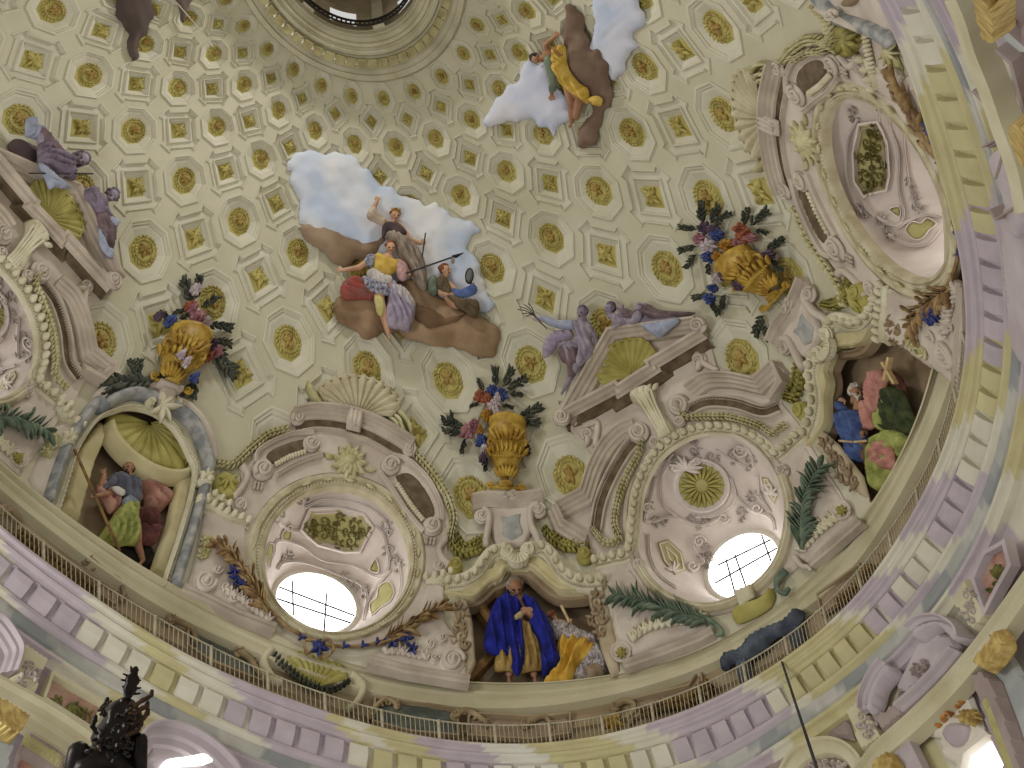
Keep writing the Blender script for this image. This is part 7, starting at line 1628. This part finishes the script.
# lilac broken pediment
ped = empty('broken_pediment', lift(np.array([905.]), np.array([680.]), .3, None, W)[0], 'lilac broken pediment with curved halves, lower right below the blue band', 'pediment')
for nm, pts in (('curved_half', k5([(60, 262), (110, 232), (180, 226), (230, 250), (250, 290), (216, 310), (170, 262), (130, 262), (70, 300)])), ('curved_half', k6([(560, 330), (560, 260), (600, 160), (660, 76), (700, 120), (640, 190), (610, 290), (590, 330)]))):
    m = MB(); puff(m, np.array(pts), .2, .4, 3, 2.5); wb(m, nm, lil_st, ped, .4, True)
strip('rim', k5([(60, 262), (112, 226), (184, 220), (240, 252), (256, 292)]), [(-2, .3), (-2, .7), (0, .72), (1, .6), (4, .55), (5, .4)], lil_st, None, None, ped)
strip('rim', k6([(552, 330), (556, 262), (600, 158), (662, 72)]), [(-1, .3), (-1, .7), (1, .72), (2, .6), (5, .55), (6, .4)], lil_st, None, None, ped)
slab('tympanum', k5([(60, 300), (130, 262), (190, 280), (216, 320), (20, 500), (-20, 470), (20, 380)]), lil_st, .1, .12, None, None, ped)
strip('base_cornice', k6([(740, 330), (860, 224), (960, 120), (1040, 20)]), [(-10, .2), (-10, .5), (-7, .52), (-5, .4), (-1, .36), (0, .24)], lil_st, None, None, ped, False)
slab('end_block', k6([(560, 330), (640, 300), (720, 180), (740, 330), (640, 410), (600, 400)]), lil_d, .2, .2, None, None, ped)
m = MB(); rinceau(m, k6([(800, 95)])[0], .3, 1.3, .3, 5); rinceau(m, k6([(830, 60)])[0], 2.3, 1.1, .3, 4); wb(m, 'relief', lil_d, ped, .3)
# rust diamond panel
b = slab('rust_panel', k5([(290, 70), (330, -20), (400, -60), (420, 20), (370, 110), (330, 190)]), rust_p, .05, .12, 'rust marble diamond panel with green leaf at the right edge', 'panel')
m = MB(); mould(m, np.array(k5([(290, 70), (330, -20), (400, -60), (420, 20), (370, 110), (330, 190)])), [(-3, .1), (-3, .35), (1, .35), (2, .12)], True); wb(m, 'panel_moulding', lil_st, b, .2)
m = MB(); acanthus(m, k5([(360, 70)])[0], -1.2, 17, 5, .5, 3, .2, .12, .7, 3); rinceau(m, k5([(350, 90)])[0], 2.0, 1.2, .2, 2); wb(m, 'leaf_relief', green_lf, b, .2)
# capitals, pilasters and the bright window at the lower right
for pts, lab in ((k5([(256, 376), (272, 344), (310, 300), (340, 240), (372, 268), (384, 320), (350, 370), (310, 410), (274, 396)]), 'worn gilt capital at the right edge above the blue-grey wall strip'), (k6([(556, 600), (580, 540), (650, 500), (690, 560), (680, 640), (560, 640)]), 'worn gilt capital at the bottom edge under the architrave'),
                 (k7([(112, -10), (160, -20), (210, 40), (216, 170), (186, 186), (150, 150), (130, 80)]), 'worn gilt capital at the top right, beside the pale blue strip'), (k7([(250, 480), (300, 466), (340, 500), (340, 640), (310, 650), (280, 590), (254, 540)]), 'worn gilt capital on the right edge, lower of the two at top right')):
    b = slab('gilt_capital', pts, gold_c, .5, .3, lab, 'capital'); p = np.array(pts); c = p.mean(0); m = MB()
    for j, q in enumerate(p): acanthus(m, c+(q-c)*.55, 1+j, 4, 5, 2.6, 1.6, .70, .04, 1.0, j)
    acanthus(m, c, .6, 5, 7, 2.8, 1.8, .70, .05, 1.0, 9); wb(m, 'acanthus_relief', gold_c, b, .8)
slab('wall_strip', k5([(330, 400), (388, 330), (480, 470), (480, 790), (450, 790), (400, 560)]), blue_w, .1, .1, 'pale blue-grey wall strip under the gilt capital at the right edge', 'wall panel')
b = slab('pilaster_shaft', k5([(250, 420), (300, 400), (340, 440), (400, 600), (460, 790), (380, 790), (320, 640)]), lil_d, .25, .25, 'lilac-brown pilaster shaft with olive strip, bottom right corner', 'pilaster')
slab('olive_strip', k5([(292, 512), (312, 506), (420, 790), (392, 790)]), olive_p, .5, .06, None, None, b)
b = slab('window_spandrel', k5([(50, 640), (110, 570), (222, 470), (256, 500), (300, 620), (220, 760), (150, 720), (140, 650)]), wht_pl, .0, .1, 'white plaster spandrel with gilt cherub reliefs beside the bright corner window', 'wall panel')
m = MB(); 
for q in ((130, 600), (150, 580), (175, 555), (200, 530), (214, 516)): ball(m, k5([q])[0], 5.4, 4.2, -.7, .1, .26)
acanthus(m, k5([(170, 560)])[0], -.7, 12, 5, 2.2, 2.4, .2, .12, .8, 2); wb(m, 'gilt_cherub', mat('orange_gilding', (206, 146, 76), (160, 104, 46), 4, .6), b, .2, True)
m = MB(); flower(m, k5([(264, 580)])[0], 9, 9, .1, .2); acanthus(m, k5([(240, 575)])[0], 3.0, 9, 5, 1.2, 2.6, .12, .14, .8, 2); wb(m, 'gilt_flower', gold_c, b, .2)
m = MB(); puff(m, k5([(150, 640), (180, 600), (230, 600), (260, 620), (236, 680), (190, 690)]), .05, .15, 5, 2); wb(m, 'oval_cartouche', lil_st, b, .15, True)
b = slab('window_22', k5([(240, 760), (250, 720), (330, 650), (392, 800), (240, 800)]), gl, .15, .05); tag(b, kind='structure')
strip('window_frame', k5([(224, 790), (240, 714), (332, 640)]), [(-2, .1), (-2, .4), (2, .4), (3, .1)], wht_pl, None, None, b, False)
slab('pilaster_shaft', k6([(640, 520), (760, 430), (860, 640), (680, 640)]), lil_st, .2, .2, 'lilac pilaster shaft at the bottom edge beside the lower gilt capital', 'pilaster')
# round window at the bottom edge
b = strip('window_arch', k6([(100, 640), (160, 540), (240, 484), (340, 460), (430, 480), (500, 540), (540, 620)]), [(-2, .1), (-2, .4), (1, .4), (2, .3), (12, .26), (14, .1)], pale_st, 'pale round arch over the white window at the bottom edge, right', 'arch')
o = slab('window_23', k6([(190, 640), (230, 570), (330, 530), (420, 556), (470, 640)]), wht_pl, .0, .1); tag(o, kind='structure')
m = MB()
for j in range(6): acanthus(m, k6([(240+j*36, 600-20*math.sin(j/5*3.1))])[0], j, 8, 4, 1.4, 2, .1, .1, 1.2, j)
wb(m, 'tracery', grey_or, o, .15)
for pts in (k6([(440, 340), (480, 460), (440, 450), (380, 440), (330, 420)]), k6([(0, 600), (180, 504), (180, 530), (60, 640), (0, 640)])): 
    o = slab('spandrel_panel', pts, lil_d, .1, .08, 'lilac-brown spandrel panel %s of the pale arch at the bottom' % ('right' if pts[0][0] > 820 else 'left'), 'panel')
# top right drum details
strip('pale_pilaster_band', k7([(90, -40), (130, 60), (165, 180), (220, 320), (270, 470), (330, 640), (360, 800)]), [(-2, .1), (-2, .5), (2, .55), (10, .5), (12, .4), (14, .1)], pale_st, 'pale vertical moulding band with gilt capitals, top right corner', 'moulding', None)
slab('wall_strip', k7([(206, 50), (330, 110), (340, 220), (280, 210), (226, 170)]), blue_w, .1, .1, 'pale blue-grey wall strip at the top right corner', 'wall panel')
for j, pts in enumerate((k7([(200, -10), (340, 80), (340, 150), (240, 60), (180, -10)]), k7([(232, 180), (290, 230), (340, 420), (340, 520), (280, 360)]), k7([(140, 340), (230, 430), (240, 480), (200, 440), (130, 360)]), k7([(180, 560), (250, 520), (262, 560), (230, 680), (190, 620)]))):
    strip('lilac_moulding', pts[:4], [(-2, .1), (-2, .4), (0, .42), (1, .3), (4, .28), (5, .1)], lil_d, ('lilac-brown moulding across the very top right corner', 'long lilac-brown moulding beside the top right pilaster band', 'short lilac-brown moulding against the blue-grey band, upper right', 'lilac pediment edge at the right margin, upper right')[j], 'moulding', None, False)
ped2 = empty('broken_pediment', lift(np.array([1010.]), np.array([200.]), .3, None, W)[0], 'lilac broken pediment at the right edge, below the upper gilt capitals', 'pediment')
for pts in (k7([(190, 620), (230, 560), (260, 570), (300, 700), (330, 900), (280, 900), (240, 740)]), ):
    m = MB(); puff(m, np.array(pts), .1, .3, 4, 2.5); wb(m, 'curved_half', lil_st, ped2, .3, True)
m = MB(); puff(m, np.array([(1000, 210), (1034, 190), (1034, 360), (1010, 350), (1004, 300)], float), .1, .2, 3, 2.5); wb(m, 'tympanum', lil_st, ped2, .3)
strip('rim', [(998, 206), (1004, 216), (1016, 208), (1034, 196)], [(-1, .1), (-1, .5), (1, .5), (2, .3)], lil_d, None, None, ped2, False)
# hanging rod and thin cables at lower right
ST = lambda p: np.atleast_2d(np.array(p, float))
def hang(name, px0, px1, r, z0, z1, m_, lab):
    a = plane_hit(np.array([px0[0]]), np.array([px0[1]]), z0)[0]; b2 = plane_hit(np.array([px1[0]]), np.array([px1[1]]), z1)[0]
    v, f = capsule(a, r*.7, b2, r, 8); return tag(link(name, v, f, m_), lab, 'rod')
hang('hanging_rod', (781., 659.), (824., 790.), .045, -3.2, -9.0, steel, 'dark thin rod hanging from the gallery rail at the lower right')
# ---------------------------------------------------------------- chandelier at the bottom left
bronze = mat('dark_bronze', (34, 26, 20), (16, 12, 10), 6, .35, .5); bronze_hi = mat('bronze_brown', (70, 48, 30), (36, 24, 16), 6, .35, .5); crystal = mat('grey_crystal_drop', (150, 148, 150), (80, 78, 82), 8, .15)
def chpt(x, y, dz=0.0): 
    r = ray(np.array([float(x)]), np.array([float(y)]))[0]; return CAM+r*(24.0+dz)
kc = lambda x, y: (x/5.12+40, y/5.12+650)
KS = 24.0/FPX/5.12
ch = empty('chandelier', chpt(*kc(400, 560)), 'dark bronze chandelier top with crystal drops, bottom left, seen from below', 'chandelier')
def cpart(name, pieces, mt, par=None):
    V = []; F = []
    for v, f in pieces: F += [[i+len(V) for i in q] for q in f]; V += list(v)
    return link(name, V, F, mt, par or ch)
C_ = lambda x, y, dz=0.0: chpt(*kc(x, y), dz)
AX = (C_(480, 110)-C_(330, 640)); AX /= np.linalg.norm(AX); 
def turned(name, x, y, prof, mt):
    """body of revolution about the chandelier's axis; prof = [(along, radius)] in crop pixels"""
    c = C_(x, y); t = np.cross(AX, RC[2]); t /= np.linalg.norm(t); u = np.cross(AX, t); V = []; k = 28
    for (h, r) in prof:
        for j in range(k): a = 2*math.pi*j/k; V.append(c+AX*h*KS+(t*math.cos(a)+u*math.sin(a))*r*KS*(1+.05*math.cos(6*a)))
    n = len(prof); F = [[i*k+j, i*k+(j+1) % k, (i+1)*k+(j+1) % k, (i+1)*k+j] for i in range(n-1) for j in range(k)]+[list(range(k))[::-1], [(n-1)*k+j for j in range(k)]]
    return link(name, V, F, mt, ch)
turned('finial', 440, 270, [(-20, 20), (0, 30), (20, 16), (50, 26), (70, 34), (90, 28), (105, 36), (125, 32), (140, 18), (170, 14), (180, 4)], bronze)
turned('upper_body', 385, 480, [(-60, 60), (-30, 100), (0, 118), (40, 112), (80, 92), (110, 84), (140, 96), (170, 80), (200, 50), (220, 26)], bronze)
turned('lower_body', 340, 640, [(-120, 120), (-60, 170), (0, 196), (40, 190), (80, 150), (110, 110), (140, 90)], bronze)
for k, (x, y, a) in enumerate(((436, 180, 2.6), (500, 150, .4), (432, 150, 2.9), (500, 190, .3), (494, 115, -.9), (466, 100, -1.6), (440, 130, -2.6), (500, 215, .6))):
    cpart('finial_leaf', [capsule(C_(470, y+10), 8*KS, C_(x+14*math.cos(a), y+14*math.sin(a)), 5*KS, 6)], bronze)
for k, pts in enumerate(([(470, 300), (520, 260), (550, 246), (568, 230)], [(480, 330), (520, 300), (546, 290)], [(480, 380), (530, 350), (548, 326)], [(440, 440), (500, 410), (516, 380)], [(330, 330), (316, 300), (340, 270)], [(290, 420), (268, 390), (280, 360)])):
    P = [C_(*q, -.3) for q in pts]; cpart('scroll_arm', [capsule(P[i], 13*KS, P[i+1], 11*KS, 8) for i in range(len(P)-1)]+[capsule(P[-1], 15*KS, P[-1]+AX*18*KS, 10*KS, 8)], bronze_hi if k < 4 else bronze)
cpart('side_lobe', [capsule(C_(200, 530, -.2), 58*KS, C_(190, 640, -.2), 66*KS, 20)], bronze); cpart('side_lobe', [capsule(C_(515, 460, -.2), 34*KS, C_(505, 640, -.2), 40*KS, 18)], bronze)
rs = random.Random(5)
for k in range(46):      # cast bosses and leaf tips covering the bodies
    t = rs.random(); x = 470-130*t+rs.uniform(-1, 1)*(30+95*t); y = 290+250*t+rs.uniform(-20, 20); a = rs.uniform(0, 6.28); r_ = rs.uniform(7, 14)
    cpart('cast_boss', [capsule(C_(x, y, -.75-.2*t), r_*KS, C_(x+r_*1.3*math.cos(a), y+r_*1.3*math.sin(a), -.8-.2*t), r_*.6*KS, 8)], bronze if k % 4 else bronze_hi)
for k, (x, y) in enumerate(((418, 250), (392, 480), (404, 410), (350, 360), (372, 560), (300, 400), (430, 380))):
    cpart('crystal_drop', [capsule(C_(x, y, -1.0), 3*KS, C_(x-4, y+11, -1.0), 4.5*KS, 8)], crystal)
for (x, y) in ((330, 290), (300, 310), (350, 270), (310, 330)): cpart('gilt_scroll', [capsule(C_(x, y, -.9), 7*KS, C_(x+14, y-8, -.9), 6*KS, 8)], bronze_hi)
